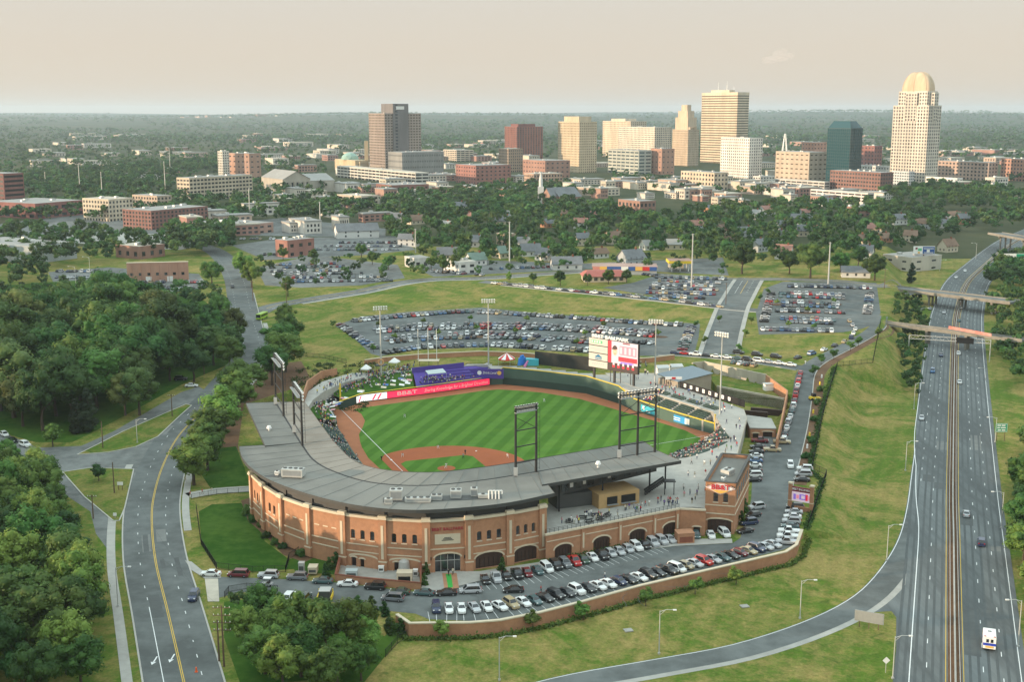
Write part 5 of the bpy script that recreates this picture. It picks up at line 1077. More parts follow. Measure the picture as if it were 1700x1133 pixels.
# billboards
def billboard(label, px, py, w, h, zc, build):
    x, y, z = G(px, py); t = thing('billboard', label, 'billboard', (x,y,z)); b = MB(); b.tube((0,.3,0),(0,.3,zc),.45,n=10); b.build('post', 'brick_dark', t); b = MB(); b.box(-w/2,w/2,-.3,.3,zc-h/2,zc+h/2); b.build('panel', 'white', t)
    for x0, x1, z0, z1, mm in build: b = MB(); b.box(x0*w,x1*w,-.36-.02*(mm=='white'),-.305,zc+z0*h,zc+z1*h); b.build('print_block', mm, t)
    b = MB(); b.box(-w/2,w/2,-1.1,-.35,zc-h/2-.25,zc-h/2-.1); b.build('catwalk', 'wood_pole', t)
billboard('blue and white billboard on a single post above the warehouse', 1532, 449, 14, 5.2, 13.5, [(-.07,.49,-.44,.44,'ad_blue_dark'),(-.03,.45,.16,.24,'white'),(.12,.26,-.25,.08,'white'),(0,.44,-.36,-.28,'white'),(-.42,-.32,.1,.35,'maroon'),(-.3,-.12,-.1,.25,'ad_green'),(-.3,-.2,-.42,-.2,'logo_gold')])
billboard('white billboard with green corner at the right edge beside the expressway', 1690, 452, 20, 6.5, 9, [(-.1,.5,.1,.48,'sign_green'),(-.42,-.3,-.3,.1,'red')])
for i, (px, py) in enumerate(((1336,687),(1340,668),(1330,725),(1326,745),(1347,640),(1350,628))):
    x, y, z = G(px+14, py); b = MB(); b.tube((0,0,0),(0,0,1.1),.32,.28,n=10); b.tube((0,0,1.1),(0,0,1.3),.3,.2,n=10); b.build('white_barrel', 'white' if i % 2 else 'yellow', loc=(x,y,z+.06), label='%s barrel on the mulch strip, %s from the bottom' % ('white' if i % 2 else 'yellow', ordinal([3,4,2,1,5,6][i])), cat='barrel', group='barrels on the mulch strip')
for i, (px, py) in enumerate(((326,1117),)):
    x, y, z = G(px, py); b = MB(); b.tube((0,0,.0),(0,0,.95),.2,.13,n=10); b.box(-.28,.28,-.28,.28,0,.06); b.build('traffic_barrel', mat('orange',(.75,.12,.03),.5), loc=(x,y,z+.06), label='orange traffic barrel on the avenue', cat='barrel')
for i, (px, py) in enumerate(((1043,1048),(1236,1008),(1160,1075))):
    if i < 2: x, y, z = G(px, py); b = MB(); b.box(-.9,.9,-.7,.7,0,.22); b.box(-.5,.5,-.4,.4,.22,.26); b.build('drain_lid', 'concrete', loc=(x,y,z), rz=.3, label='pale concrete drain lid in the grass, %s one' % ('left','right')[i], cat='drain', group='drain lids')

# ================================================================== TREES
def leaf_mat(name, c1, c2, rand=.38, hv=.03, attr=False):
    m = bpy.data.materials.new(name); m.use_nodes = True; N = m.node_tree.nodes; L = m.node_tree.links; b = N['Principled BSDF']
    b.inputs['Roughness'].default_value = .6; b.inputs['Specular IOR Level'].default_value = .18
    no = N.new('ShaderNodeTexNoise'); no.inputs['Detail'].default_value = 3
    mx = N.new('ShaderNodeMix'); mx.data_type = 'RGBA'; mx.inputs[6].default_value = (*c1,1); mx.inputs[7].default_value = (*c2,1)
    mr = N.new('ShaderNodeMapRange'); mr.inputs[1].default_value = .3; mr.inputs[2].default_value = .7; L.new(no.outputs[0], mr.inputs[0]); L.new(mr.outputs[0], mx.inputs[0])
    hs = N.new('ShaderNodeHueSaturation'); L.new(mx.outputs[2], hs.inputs['Color']); r2 = N.new('ShaderNodeMapRange'); r2.inputs[3].default_value = 1-rand; r2.inputs[4].default_value = 1+rand
    if attr:
        g = N.new('ShaderNodeNewGeometry'); L.new(g.outputs['Position'], no.inputs[0]); no.inputs['Scale'].default_value = .12
        at = N.new('ShaderNodeAttribute'); at.attribute_name = 'tint'; src = at.outputs['Fac']
    else:
        tc = N.new('ShaderNodeTexCoord'); L.new(tc.outputs['Object'], no.inputs[0]); no.inputs['Scale'].default_value = 7
        oi = N.new('ShaderNodeObjectInfo'); src = oi.outputs['Random']
    L.new(src, r2.inputs[0]); L.new(r2.outputs[0], hs.inputs['Value'])
    ml = N.new('ShaderNodeMath'); ml.operation = 'MULTIPLY'; ml.inputs[1].default_value = 9.7; L.new(src, ml.inputs[0]); fr_ = N.new('ShaderNodeMath'); fr_.operation = 'FRACT'; L.new(ml.outputs[0], fr_.inputs[0])
    r3 = N.new('ShaderNodeMapRange'); r3.inputs[3].default_value = .5-hv; r3.inputs[4].default_value = .5+hv; L.new(fr_.outputs[0], r3.inputs[0]); L.new(r3.outputs[0], hs.inputs['Hue'])
    L.new(hs.outputs[0], b.inputs['Base Color'])
    tr = N.new('ShaderNodeBsdfTranslucent'); L.new(hs.outputs[0], tr.inputs[0]); ms = N.new('ShaderNodeMixShader'); ms.inputs[0].default_value = .22
    L.new(b.outputs[0], ms.inputs[1]); L.new(tr.outputs[0], ms.inputs[2]); L.new(ms.outputs[0], N['Material Output'].inputs[0]); MATS[name] = m
leaf_mat('leaf_dark', (.027,.069,.016), (.074,.142,.032)); leaf_mat('leaf_mid', (.040,.100,.018), (.104,.190,.040)); leaf_mat('leaf_light', (.074,.150,.024), (.160,.245,.052)); leaf_mat('leaf_olive', (.054,.090,.022), (.125,.155,.042)); leaf_mat('leaf_far', (.029,.074,.020), (.090,.165,.044), .42, .028, True); leaf_mat('needle', (.014,.030,.013), (.032,.052,.022))
def ico(sub):
    bm = bmesh.new(); bmesh.ops.create_icosphere(bm, subdivisions=sub, radius=1); bm.verts.index_update()
    v = np.array([p.co[:] for p in bm.verts]); f = np.array([[w.index for w in q.verts] for q in bm.faces]); bm.free(); return v, f
ICO1, ICO2 = ico(1), ico(2)
def crown_arrays(seed, kind, nclump, nleaf, leaf, core=ICO2):
    r = np.random.RandomState(seed); C = []; 
    for k in range(nclump):
        if kind == 'broad':
            d = r.normal(size=3); d /= np.linalg.norm(d); rr = r.rand()**.42; c = d*rr*np.array([.34,.34,.30])+[0,0,.60]; rad = .05+.085*r.rand()**1.3
            if c[2] < .42: rad *= .8
        elif kind == 'tall':
            d = r.normal(size=3); d /= np.linalg.norm(d); rr = r.rand()**.45; c = d*rr*np.array([.21,.21,.36])+[0,0,.58]; rad = .07+.06*r.rand()
        elif kind == 'cone':
            z = .1+.85*r.rand()**1.2; w = .20*(1-z)**.75; a = r.rand()*6.283; q = r.rand()**.5; c = np.array([w*q*math.cos(a),w*q*math.sin(a),z]); rad = .05+.05*(1-z)
        elif kind == 'bush':
            d = r.normal(size=3); d /= np.linalg.norm(d); d[2] = abs(d[2]); c = d*r.rand()**.5*np.array([.5,.5,.55])+[0,0,.22]; rad = .16+.12*r.rand()
        else:                                                      # young round tree
            d = r.normal(size=3); d /= np.linalg.norm(d); c = d*r.rand()**.45*np.array([.22,.22,.30])+[0,0,.62]; rad = .07+.05*r.rand()
        C.append((c, rad))
    V, Fq, Ft = [], [], []; n = 0
    for c, rad in C:
        iv, if_ = core; j = 1+.22*r.normal(size=(len(iv),1)).clip(-1.2,1.2); V.append(c+iv*rad*.80*j); Ft.append(if_+n); n += len(iv)
    cs = np.array([c for c, _ in C]); rs_ = np.array([q for _, q in C]); N_ = nleaf; idx = r.choice(len(C), N_, p=rs_**2/np.sum(rs_**2))
    d = r.normal(size=(N_,3)); d /= np.linalg.norm(d, axis=1)[:,None]; cen = np.array([0,0,.5 if kind != 'bush' else .1])
    p = cs[idx]+d*(rs_[idx]*(.80+.55*r.rand(N_)**1.5))[:,None]
    nrm = d+.35*(p-cen)/.35+np.array([0,0,.25])+.65*r.normal(size=(N_,3)); nrm /= np.linalg.norm(nrm, axis=1)[:,None]
    a = np.cross(nrm, r.normal(size=(N_,3))); a /= np.linalg.norm(a, axis=1)[:,None]; b = np.cross(nrm, a); s = leaf*(.6+.8*r.rand(N_))[:,None]
    LV = np.stack([p-a*s-b*s*.55, p+a*s-b*s*.55, p+a*s*.75+b*s*.6, p-a*s*.75+b*s*.6], 1).reshape(-1,3); V.append(LV); Fq = np.arange(N_*4).reshape(-1,4)+n
    return np.concatenate(V), np.concatenate(Ft), Fq
def np_mesh(name, V, Ft, Fq, mats, tint=None):
    me = bpy.data.meshes.new(name); nt_, nq = len(Ft), len(Fq); me.vertices.add(len(V)); me.vertices.foreach_set('co', np.asarray(V, dtype=np.float32).ravel())
    loops = np.concatenate([Ft.ravel(), Fq.ravel()]).astype(np.int32); me.loops.add(len(loops)); me.loops.foreach_set('vertex_index', loops)
    st = np.concatenate([np.arange(nt_)*3, nt_*3+np.arange(nq)*4]).astype(np.int32); me.polygons.add(nt_+nq); me.polygons.foreach_set('loop_start', st)
    try: me.polygons.foreach_set('loop_total', np.concatenate([np.full(nt_,3), np.full(nq,4)]).astype(np.int32))
    except Exception: pass
    for mm in mats: me.materials.append(M(mm))
    if tint is not None: at = me.attributes.new('tint', 'FLOAT', 'POINT'); at.data.foreach_set('value', tint.astype(np.float32))
    me.update(calc_edges=True); me.validate(); return me
def trunk_mesh(seed, kind):
    r = random.Random(seed); b = MB(); top = {'broad':.62,'tall':.72,'cone':.9,'young':.6,'bush':.3}[kind]; w = {'broad':.028,'tall':.026,'cone':.02,'young':.016,'bush':.02}[kind]
    pr = Vector((0,0,-.02)); 
    for k in range(4): q = Vector((r.uniform(-.012,.012),r.uniform(-.012,.012),top*(k+1)/4)); b.tube(pr, q, w*(1-.2*k), w*(.8-.2*k) if k < 3 else w*.2, n=7, caps=False); pr = q
    if kind in ('broad','tall'):
        for k in range(6):
            a = r.random()*6.28; z = r.uniform(.28,.5); e = Vector((.22*math.cos(a),.22*math.sin(a),z+.18)); b.tube((0,0,z), e, w*.45, w*.15, n=5, caps=False); e2 = e+Vector((r.uniform(-.08,.08),r.uniform(-.08,.08),.1)); b.tube(e, e2, w*.15, w*.06, n=4, caps=False)
    me = b.mesh('trunk', 'bark'); smooth(me); return me
PROTO = {}
for nm, kind, seed, ncl, nl, leaf, mm in [('broad_a','broad',1,46,4200,.0155,'leaf_dark'),('broad_b','broad',2,40,4000,.016,'leaf_dark'),('broad_c','broad',3,50,4400,.015,'leaf_mid'),('broad_d','broad',4,38,3600,.016,'leaf_mid'),('broad_e','broad',5,42,4000,.0155,'leaf_olive'),('light_a','tall',6,28,3800,.0155,'leaf_light'),('light_b','broad',7,44,4000,.015,'leaf_light'),('cone_a','cone',8,34,3000,.013,'needle'),('young_a','young',9,16,1300,.02,'leaf_light'),('young_b','young',10,14,1200,.02,'leaf_mid'),('bush_a','bush',11,14,1400,.04,'leaf_mid'),('bush_b','bush',12,12,1300,.04,'leaf_dark'),('shrubcone','cone',13,30,2200,.016,'leaf_dark')]:
    V, Ft, Fq = crown_arrays(seed, kind, ncl, nl, leaf); PROTO[nm] = (np_mesh('crown_'+nm, V, Ft, Fq, [mm]), trunk_mesh(seed, kind), kind)
TREES = []                                                        # (x, y, z, height, width factor, prototype, region, label or None)
def tr(px, py, h, proto, region, label=None, wf=1.0, z=None):
    x, y, zz = G(px, py); TREES.append((x, y, zz if z is None else z, h, wf, proto, region, label))
def scatter(polypx, mind, hr, protos, region, seed, avoid=(), n_try=4000, maxn=999):
    r = random.Random(seed); P = GL(polypx); A = [GL(a) for a in avoid]; xs = [p[0] for p in P]; ys = [p[1] for p in P]; pts = []
    for _ in range(n_try):
        x, y = r.uniform(min(xs),max(xs)), r.uniform(min(ys),max(ys))
        if not inpoly(x, y, P) or any(inpoly(x, y, a) for a in A) or any((x-a)**2+(y-b)**2 < mind*mind for a, b in pts) or blocked(x, y): continue
        pts.append((x, y)); TREES.append((x, y, gz(x, y), r.uniform(*hr), r.uniform(.9,1.25), r.choice(protos), region, None))
        if len(pts) >= maxn: break
BLOCK = []
def blocked(x, y): return any(inpoly(x, y, b) for b in BLOCK)
DK = ['broad_a','broad_b','broad_c','broad_a','broad_b','broad_d','broad_e']; MX = DK+['light_b','light_a']
SID = [(-60,705),(0,716),(62,744),(135,741),(190,716),(300,652),(330,642),(322,672),(252,738),(180,752),(60,760),(-60,758)]
scatter([(-60,600),(40,570),(120,540),(200,525),(260,540),(300,585),(270,625),(215,668),(120,706),(60,720),(-60,690)], 9.0, (15,27), DK, 'the big wood left of the avenue', 21, [SID])
scatter([(190,640),(240,600),(330,560),(390,560),(396,610),(330,636),(300,640)], 8, (11,16), DK+['broad_d'], 'the trees beside the avenue bend', 22, [SID])
scatter([(-60,810),(10,800),(60,825),(95,870),(118,935),(140,1010),(150,1090),(155,1165),(-80,1165)], 6.6, (8,17), ['broad_a','broad_b','broad_c','broad_d','light_b'], 'the wood at the lower left corner', 23)
scatter([(-40,400),(60,385),(200,400),(330,405),(345,430),(200,428),(180,440),(80,446),(60,475),(0,500),(-40,500)], 13, (12,17), DK, 'the upper left tree belt', 24)
scatter([(285,395),(385,390),(385,425),(290,425)], 10, (14,18), DK, 'the clump beside the pale lot', 25)
scatter([(200,480),(240,492),(340,490),(370,500),(375,540),(330,545),(280,520)], 9, (7,12), MX, 'the thicket below the brick store', 26)
for i, (px, py, h, p, lb) in enumerate([(322,806,13.5,'light_a','light green street tree nearest the left gate walkway'),(345,782,13,'light_a','light green street tree behind the one by the left gate'),(352,752,14,'light_b','broad light green street tree left of the roof wing'),(372,722,15,'light_a','light green street tree above the avenue bend'),(395,690,15,'light_b','light green street tree beside the left roof wing corner'),(405,668,14,'broad_d','mid green street tree beside the left light towers'),(452,640,15,'broad_d','green tree left of the leftmost light tower'),(474,618,17,'broad_c','tall green tree behind the leftmost light tower'),(462,592,15,'broad_c','green tree beside the avenue above the light towers'),(480,580,15,'broad_d','green tree at the foot of the grass bank'),(474,548,13,'light_b','light green tree beside the avenue near the bank'),(366,540,14,'broad_d','green tree left of the avenue near the junction'),(352,474,15,'broad_c','green tree left of the avenue beside the brick store'),(405,462,16,'light_b','light green tree right of the avenue, left one of a pair'),(418,478,15,'light_b','light green tree right of the avenue, right one of a pair'),(478,492,11,'broad_d','round green tree alone in the top left lot'),(232,690,17,'broad_e','olive green tree at the end of the side street'),(208,690,15,'broad_e','olive green tree left of the side street end'),(148,716,15,'cone_a','dark pointed evergreen at the edge of the wood, left one'),(128,720,12,'cone_a','dark pointed evergreen at the edge of the wood, right one'),(88,742,8,'light_b','small pale green tree at the edge of the side street'),(164,800,5.5,'broad_b','small dark round tree on the grass triangle'),(28,800,9,'broad_a','dark tree at the left edge by the side street'),(58,812,8,'broad_c','green tree at the left edge by the side street')]): tr(px, py, h*(1.12 if 'street tree' in lb else 1), p, 'street', lb, 1.35 if 'street tree' in lb or 'light tower' in lb else 1.1)
for i, (px, py, h, p) in enumerate([(405,1075,9,'light_b'),(440,1052,10.5,'broad_d'),(470,1085,12,'light_a'),(505,1060,10,'light_b'),(540,1090,12,'broad_d'),(585,1080,11.5,'light_b'),(610,1100,9.5,'light_a'),(500,1125,11,'broad_d'),(560,1125,10,'light_b'),(440,1120,10,'broad_c'),(400,1020,6.5,'light_b'),(600,1132,8,'light_b'),(470,1150,11,'light_b'),(535,1160,10,'broad_d')]): TREES.append((*G(px,py),h,1.15,p,'the grove below the drive',None))
for i, (px, py) in enumerate([(735,1062),(885,1048),(968,1032),(1072,1008),(1154,988),(1222,972)]): TREES.append((*W(px,py,-2.1), -2.2, 4.8, 1.5, 'young_a', 'wall', 'young green tree below the brick wall, %s from the left' % ordinal(i+1)))
for i, (px, py, h) in enumerate([(595,1013,3.4),(617,1015,3.6),(637,1024,3.5),(646,1042,3.8),(664,1053,3.6)]): tr(px, py, h, 'shrubcone', 'drive', 'dark conical evergreen in the mulch bed below the drive, %s from the left' % ordinal(i+1), 1.7)
for i, (px, py, h) in enumerate([(541,958,3.4),(546,946,3.2),(557,940,3.6)]): tr(px, py, h, 'shrubcone', 'yard', 'dark conical evergreen left of the service yard, %s one' % ('nearest','middle','farthest')[i], 1.6)
for i, (px, py, h) in enumerate([(705,972,3),(707,955,3.2),(834,950,3.8),(917,927,3.4),(995,906,4),(1071,889,3.6),(1230,872,4),(1236,850,4)]): tr(px, py, h, 'shrubcone', 'facade', 'slim dark evergreen against the ballpark wall, %s from the left' % ordinal(i+1), 1.3)
for i, (px, py, h) in enumerate([(412,855,2.2),(424,866,2.4),(437,874,2.4),(450,880,2.2),(462,890,2.2),(475,898,2),(487,905,1.8),(442,894,1.5),(456,905,1.4),(470,912,1.4),(500,925,1.6),(515,920,1.6)]): tr(px, py, h*1.45, ('bush_a','bush_b')[i % 2], 'bed', 'rounded shrub in the mulch bed beside the facade, %s from the left' % ordinal([1,2,3,5,7,9,10,4,6,8,11,12][i]), 1.0)
for i, (px, py, h) in enumerate([(1401,520,4.5),(1452,552,5),(1403,570,5),(1433,488,3.5),(1380,582,5),(1322,590,5),(1386,592,5)]): pass
for i, (px, py) in enumerate([(1452,553),(1419,568),(1406,576),(1378,590),(1357,598),(1345,618)]): tr(px+6, py+8, 5.2, 'young_b', 'access', 'young tree along the curved access road, %s from the right' % ordinal(i+1), 1.4)
for i, (px, py) in enumerate([(1347,735),(1352,700),(1338,762),(1356,672),(1362,650)]): tr(px, py, 2.6, 'bush_b', 'accessbed', 'dark shrub on the mulch strip by the fence, %s from the bottom' % ordinal([2,3,1,4,5][i]))
for i, (px, py) in enumerate([(1227,585),(1238,560),(1247,538),(1194,536),(1170,572),(1155,545),(553,545),(1262,500),(1275,490)]): tr(px, py, 4.2, 'young_b', 'bank', 'small young tree on the grass near the entry road, %s in reading order' % ordinal([9,8,6,5,4,3,1,7,2][i] if i < 9 else 1), 1.4)
for i, (px, py) in enumerate([(628,545),(702,540),(780,535),(792,551),(654,566),(728,560),(857,556),(874,536),(972,560),(1093,560),(957,575),(862,575),(1003,545),(620,585),(1290,508),(1340,520),(1385,505),(1310,545),(1350,549)]): tr(px, py, 3.8, 'young_a', 'islands', 'little green tree in a parking lot island, %s from the left' % ordinal(sorted([628,702,780,792,654,728,857,874,972,1093,957,862,1003,620,1290,1340,1385,1310,1350]).index(px)+1), 1.5)
for i, (px, py, h) in enumerate([(600,428,10),(618,440,9),(645,448,9),(470,432,9),(520,436,9),(735,455,11),(755,452,11),(716,448,9),(845,468,6),(885,470,6),(930,475,9),(1010,472,9),(975,474,7),(1040,470,8)]): tr(px, py, h, MX[i % 9], 'mid', 'bushy tree near the cross street, %s from the left' % ordinal(sorted([600,618,645,470,520,735,755,716,845,885,930,1010,975,1040]).index(px)+1))
for i, (px, py, h, p) in enumerate([(1232,455,20,'broad_b'),(1345,462,22,'broad_a'),(1310,455,15,'broad_b'),(1452,466,16,'broad_a'),(1513,470,13,'cone_a'),(1395,452,13,'broad_c'),(1425,445,14,'broad_b')]): tr(px, py, h, p, 'rightmid', 'large dark tree above the right parking lot, %s from the left' % ordinal(sorted([1232,1345,1310,1452,1513,1395,1425]).index(px)+1), 1.15)
scatter([(1484,495),(1525,500),(1537,545),(1534,600),(1522,665),(1500,640),(1490,560)], 4.4, (3.5,7), ['broad_d','light_a','light_b'], 'the shrubbery left of the expressway', 31)
scatter([(1640,500),(1700,470),(1740,520),(1740,640),(1695,650),(1660,590),(1650,560)], 7, (7,12), MX, 'the trees beside the footbridge', 32)
scatter([(1690,760),(1760,740),(1790,1000),(1740,1060),(1696,950)], 6, (8,13), ['broad_c','broad_d','light_b','broad_a'], 'the trees at the right edge below', 33)
scatter([(1660,445),(1740,430),(1740,480),(1640,480)], 9, (12,16), DK, 'the trees beside the road bridge', 34)
HOUSES = []

scatter([(-60,490),(60,478),(180,474),(270,500),(310,540),(260,548),(200,522),(100,545),(-60,596)], 6.5, (4,9), MX+['bush_a'], 'the thicket above the big wood', 27)

scatter([(430,432),(690,432),(1200,436),(1215,462),(1000,450),(800,460),(690,466),(500,480),(430,470)], 17, (6,10), MX, 'the trees among the cross street lots', 28, maxn=70)

# ================================================================== BUILDINGS
PHI = R(32); BA = Vector((math.cos(PHI), math.sin(PHI))); BB = Vector((-math.sin(PHI), math.cos(PHI)))
BCOL = {}
def bmat(col, nm=None):
    k = 'wall_%d_%d_%d' % tuple(int(c*100) for c in col)
    return mat(k, col, .85, var=.15, scale=.22, streak=(1,1,.22), ct=.2).name
mat('glass_blue', (0.05,0.075,0.085), .15, spec=.6); mat('glass_brown', (0.1,0.075,0.05), .25, spec=.5); mat('roof_grey', (0.3,0.29,0.27), .9, var=.12, scale=.1); mat('roof_tan', (0.48,0.42,0.34), .9, var=.1, scale=.1); mat('roof_dark', (0.1,0.105,0.11), .9, var=.15, scale=.3); mat('roof_red', (0.356,0.118,0.096), .8, var=.1); mat('dome_green', (0.28,0.42,0.35), .6)
def corner_box(xl, xm, xr, yb, depthfix=None, phi=None):
    """plan of a building from the photograph: left, near and right edges on the ground line yb"""
    ph = PHI if phi is None else phi; a, b = Vector((math.cos(ph),math.sin(ph))), Vector((-math.sin(ph),math.cos(ph)))
    x, y, z = G(xm, yb); P = Vector((x, y)); 
    def span(px, d):                                               # length along d from P until it projects to column px
        k = (px-850)/FPX; c = _c; s_ = _s; zz = z-CAMH
        den0 = P.y*c-zz*s_; return (k*den0-P.x)/(d.x-k*d.y*c)
    lr = max(2.0, span(xr, a)) if xr > xm else 6.0; ll = max(2.0, span(xl, b)) if xl < xm else 6.0
    if depthfix: ll, lr = (min(ll, depthfix), min(lr, depthfix))
    return P, a, b, lr, ll, z
def facade_box(P, a, b, lr, ll, z0, z1, parent, wall, glass, fl, bay, sp=.45, pw=.45, proud=.35, roof='roof_grey', vertical=True, parapet=.9, namebase=''):
    """glass core with spandrels and piers standing proud of it (real recessed windows)"""
    X = lambda u, v, z: (P.x+a.x*u+b.x*v, P.y+a.y*u+b.y*v, z)
    g = MB(); g.box(proud,lr-proud,proud,ll-proud,z0,z1-.2,X=X,nob=True); g.build('window_glass', glass, parent)
    m = MB(); nfl = max(1, round((z1-z0)/fl)); fh = (z1-z0)/nfl
    def ring(za, zb, o):
        for q in ((0,lr,0,o),(0,lr,ll-o,ll),(0,o,o,ll-o),(lr-o,lr,o,ll-o)): m.box(q[0],q[1],q[2],q[3],za,zb,X=X)
    for k in range(nfl+1): ring(max(z0,z0+k*fh-fh*sp/2), min(z1,z0+k*fh+fh*sp/2), proud+.05)
    if vertical:
        for L, ax in ((lr,0),(ll,1)):
            nb = max(1, round(L/bay)); bw = L/nb
            for k in range(nb+1):
                c = k*bw; w = bw*pw/2; u0, u1 = max(0,c-w), min(L,c+w)
                if ax == 0: m.box(u0,u1,-.06,proud,z0,z1,X=X); m.box(u0,u1,ll-proud,ll+.06,z0,z1,X=X)
                else: m.box(-.06,proud,u0,u1,z0,z1,X=X); m.box(lr-proud,lr+.06,u0,u1,z0,z1,X=X)
    m.build('wall_grid', wall, parent, kind='stuff')
    r = MB(); r.box(-.1,lr+.1,-.1,ll+.1,z1,z1+parapet,X=X,nob=True); r.build('parapet', wall, parent); r = MB(); r.box(.5,lr-.5,.5,ll-.5,z1+parapet,z1+parapet+.05,X=X,nob=True); r.build('roof', roof, parent)
    return X
def bld(label, xl, xm, xr, yb, yt, col, glass='glass_dark', fl=4, bay=4, sp=.45, pw=.45, roof='roof_grey', vertical=True, pent=None, name='office_building', cat='building', phi=None, block=True, depthfix=None):
    P, a, b, lr, ll, z = corner_box(xl, xm, xr, yb, depthfix, phi); z1 = Zat(xm, yt, P.y); t = thing(name, label, cat, (0,0,0)); w = col if isinstance(col, str) else bmat(col)
    X = facade_box(P, a, b, lr, ll, z-1, z1, t, w, glass, fl, bay, sp, pw, roof=roof, vertical=vertical)
    if pent:
        for (u0,u1,v0,v1,h) in pent: m = MB(); m.box(lr*u0,lr*u1,ll*v0,ll*v1,z1+.9,z1+h,X=X); m.build('penthouse', w, t)
    if block: BLOCK.append([X(-3,-3,0)[:2],X(lr+3,-3,0)[:2],X(lr+3,ll+3,0)[:2],X(-3,ll+3,0)[:2]])
    k = int(abs(P.x)*7) % 3
    for j in range(2+k):
        if lr > 12 and ll > 10: u, v = lr*(.2+.22*j), ll*(.3+.17*((j+k) % 3)); m = MB(); m.box(u,u+lr*.07+1,v,v+2.4,z1+.9,z1+2.4,X=X); m.build('roof_unit', 'galvanised', t)
    return t, X, lr, ll, z, z1
# --- towers of the skyline
t, X, lr, ll, z, z1 = bld('grey slab tower with taller central shaft at the left of the skyline', 614, 640, 700, 288, 189, (0.3,0.245,0.21), 'glass_brown', 4.2, 5, .5, .35)
m = MB(); m.box(lr*.22,lr*.64,-2.2,ll*.7,z,Zat(655,172,X(0,0,0)[1]),X=X); m.build('central_shaft', bmat((0.17,0.155,0.15)), t); m = MB(); zt = Zat(655,172,X(0,0,0)[1]); m.box(lr*.30,lr*.52,-2.6,-2.25,zt-9,zt-4,X=X); m.build('logo_panel', 'white_metal', t)
m = MB(); [m.box(lr*.28,lr*.34,-2.5,-2.25,z+20+k*5,z+22.5+k*5,X=X) for k in range(18)]; m.build('shaft_windows', 'glass_dark', t)
bld('grey windowless podium block in front of the grey slab tower', 645, 668, 737, 292, 254, (0.25,0.245,0.23), 'dark_panel', 9, 3, .7, .6, roof='roof_grey')
t, X, lr, ll, z, z1 = bld('dark red brick hotel block with orange lit side', 838, 858, 901, 266, 211, (0.256,0.101,0.073), 'glass_dark', 4, 6, .35, .55); m = MB(); m.box(lr*.1,lr*.75,ll*.1,ll*.7,z1,z1+6,X=X); m.build('penthouse', bmat((0.188,0.073,0.059)), t)
bld('beige tower with chamfered look left of the pale stepped office', 926, 961, 990, 287, 203, (0.52,0.42,0.29), 'glass_brown', 4, 4, .5, .55, pent=[(.1,.8,.1,.8,9)])
bld('large pale office slab behind the gridded cream block', 1000, 1046, 1072, 262, 202, (0.58,0.48,0.36), 'glass_brown', 4, 5, .55, .5, pent=[(.2,.9,.3,.8,6)])
bld('cream office block with square window grid beside the stepped tower', 1026, 1086, 1114, 268, 212, (0.62,0.55,0.45), 'glass_dark', 4.2, 4.6, .5, .42)
t, X, lr, ll, z, z1 = bld('art deco limestone tower, lower stage with stepped top', 1115, 1141, 1159, 276, 216, (0.5,0.39,0.28), 'glass_brown', 4, 3, .3, .6)
Y0 = X(0,0,0)[1]
for s_, yt in ((.10,195),(.2,184),(.32,174)): m = MB(); zt = Zat(1135,yt,Y0); zb_ = z1 if s_ == .10 else zp; m.box(lr*s_,lr*(1-s_),ll*s_,ll*(1-s_),zb_,zt,X=X); m.build('stepped_stage', bmat((0.5,0.39,0.28)), t); zp = zt
m = MB(); [m.box(lr*u,lr*u+1,-.5,ll*.1,z1,z1+5,X=X) for u in (.15,.35,.55,.75)]; m.build('finial', bmat((0.5,0.39,0.28)), t)
t, X, lr, ll, z, z1 = bld('tall slab tower with dark and cream horizontal bands and rooftop masts', 1162, 1221, 1240, 272, 157, (.58,.48,.35), 'glass_brown', 4.6, 60, .58, .02, vertical=False, pent=[(0,1,0,1,4.5),(.2,.7,.3,.8,9)])
for u, v, h in ((.3,.4,18),(.5,.7,24),(.6,.3,16),(.8,.55,26)): m = MB(); p = X(lr*u,ll*v,z1+4); m.tube(p,(p[0],p[1],z1+h),.5,.2,n=5); m.build('mast', 'white_metal', t)
bld('white gridded office block in front of the banded slab tower', 1195, 1242, 1264, 297, 230, (0.66,0.62,0.56), 'glass_dark', 4.2, 4.4, .5, .5)
bld('beige low block beside the dark glass tower', 1286, 1342, 1372, 300, 254, (0.48,0.39,0.3), 'glass_brown', 7, 9, .75, .5)
t, X, lr, ll, z, z1 = bld('dark teal glass tower with chamfered top corners', 1370, 1408, 1428, 303, 214, mat('teal_frame',(0.03,0.065,0.07),.4).name, mat('teal_glass',(0.012,0.06,0.07),.08,spec=.8).name, 4, 4, .16, .1, roof='roof_dark')
m = MB(); zt = Zat(1408,201,X(0,0,0)[1]); b0 = [X(*q) for q in ((0,0,z1),(lr,0,z1),(lr,ll,z1),(0,ll,z1))]; t0 = [X(*q) for q in ((lr*.12,ll*.1,zt),(lr*.6,ll*.1,zt),(lr*.6,ll*.8,zt),(lr*.12,ll*.8,zt))]; m.add(b0+t0, [(0,1,5,4),(1,2,6,5),(2,3,7,6),(3,0,4,7),(4,5,6,7)]); m.build('chamfered_top', 'teal_glass', t)
bld('plain red brick block right of the dark glass tower', 1428, 1450, 1463, 280, 243, (0.26,0.116,0.098), 'glass_dark', 6, 7, .6, .6)
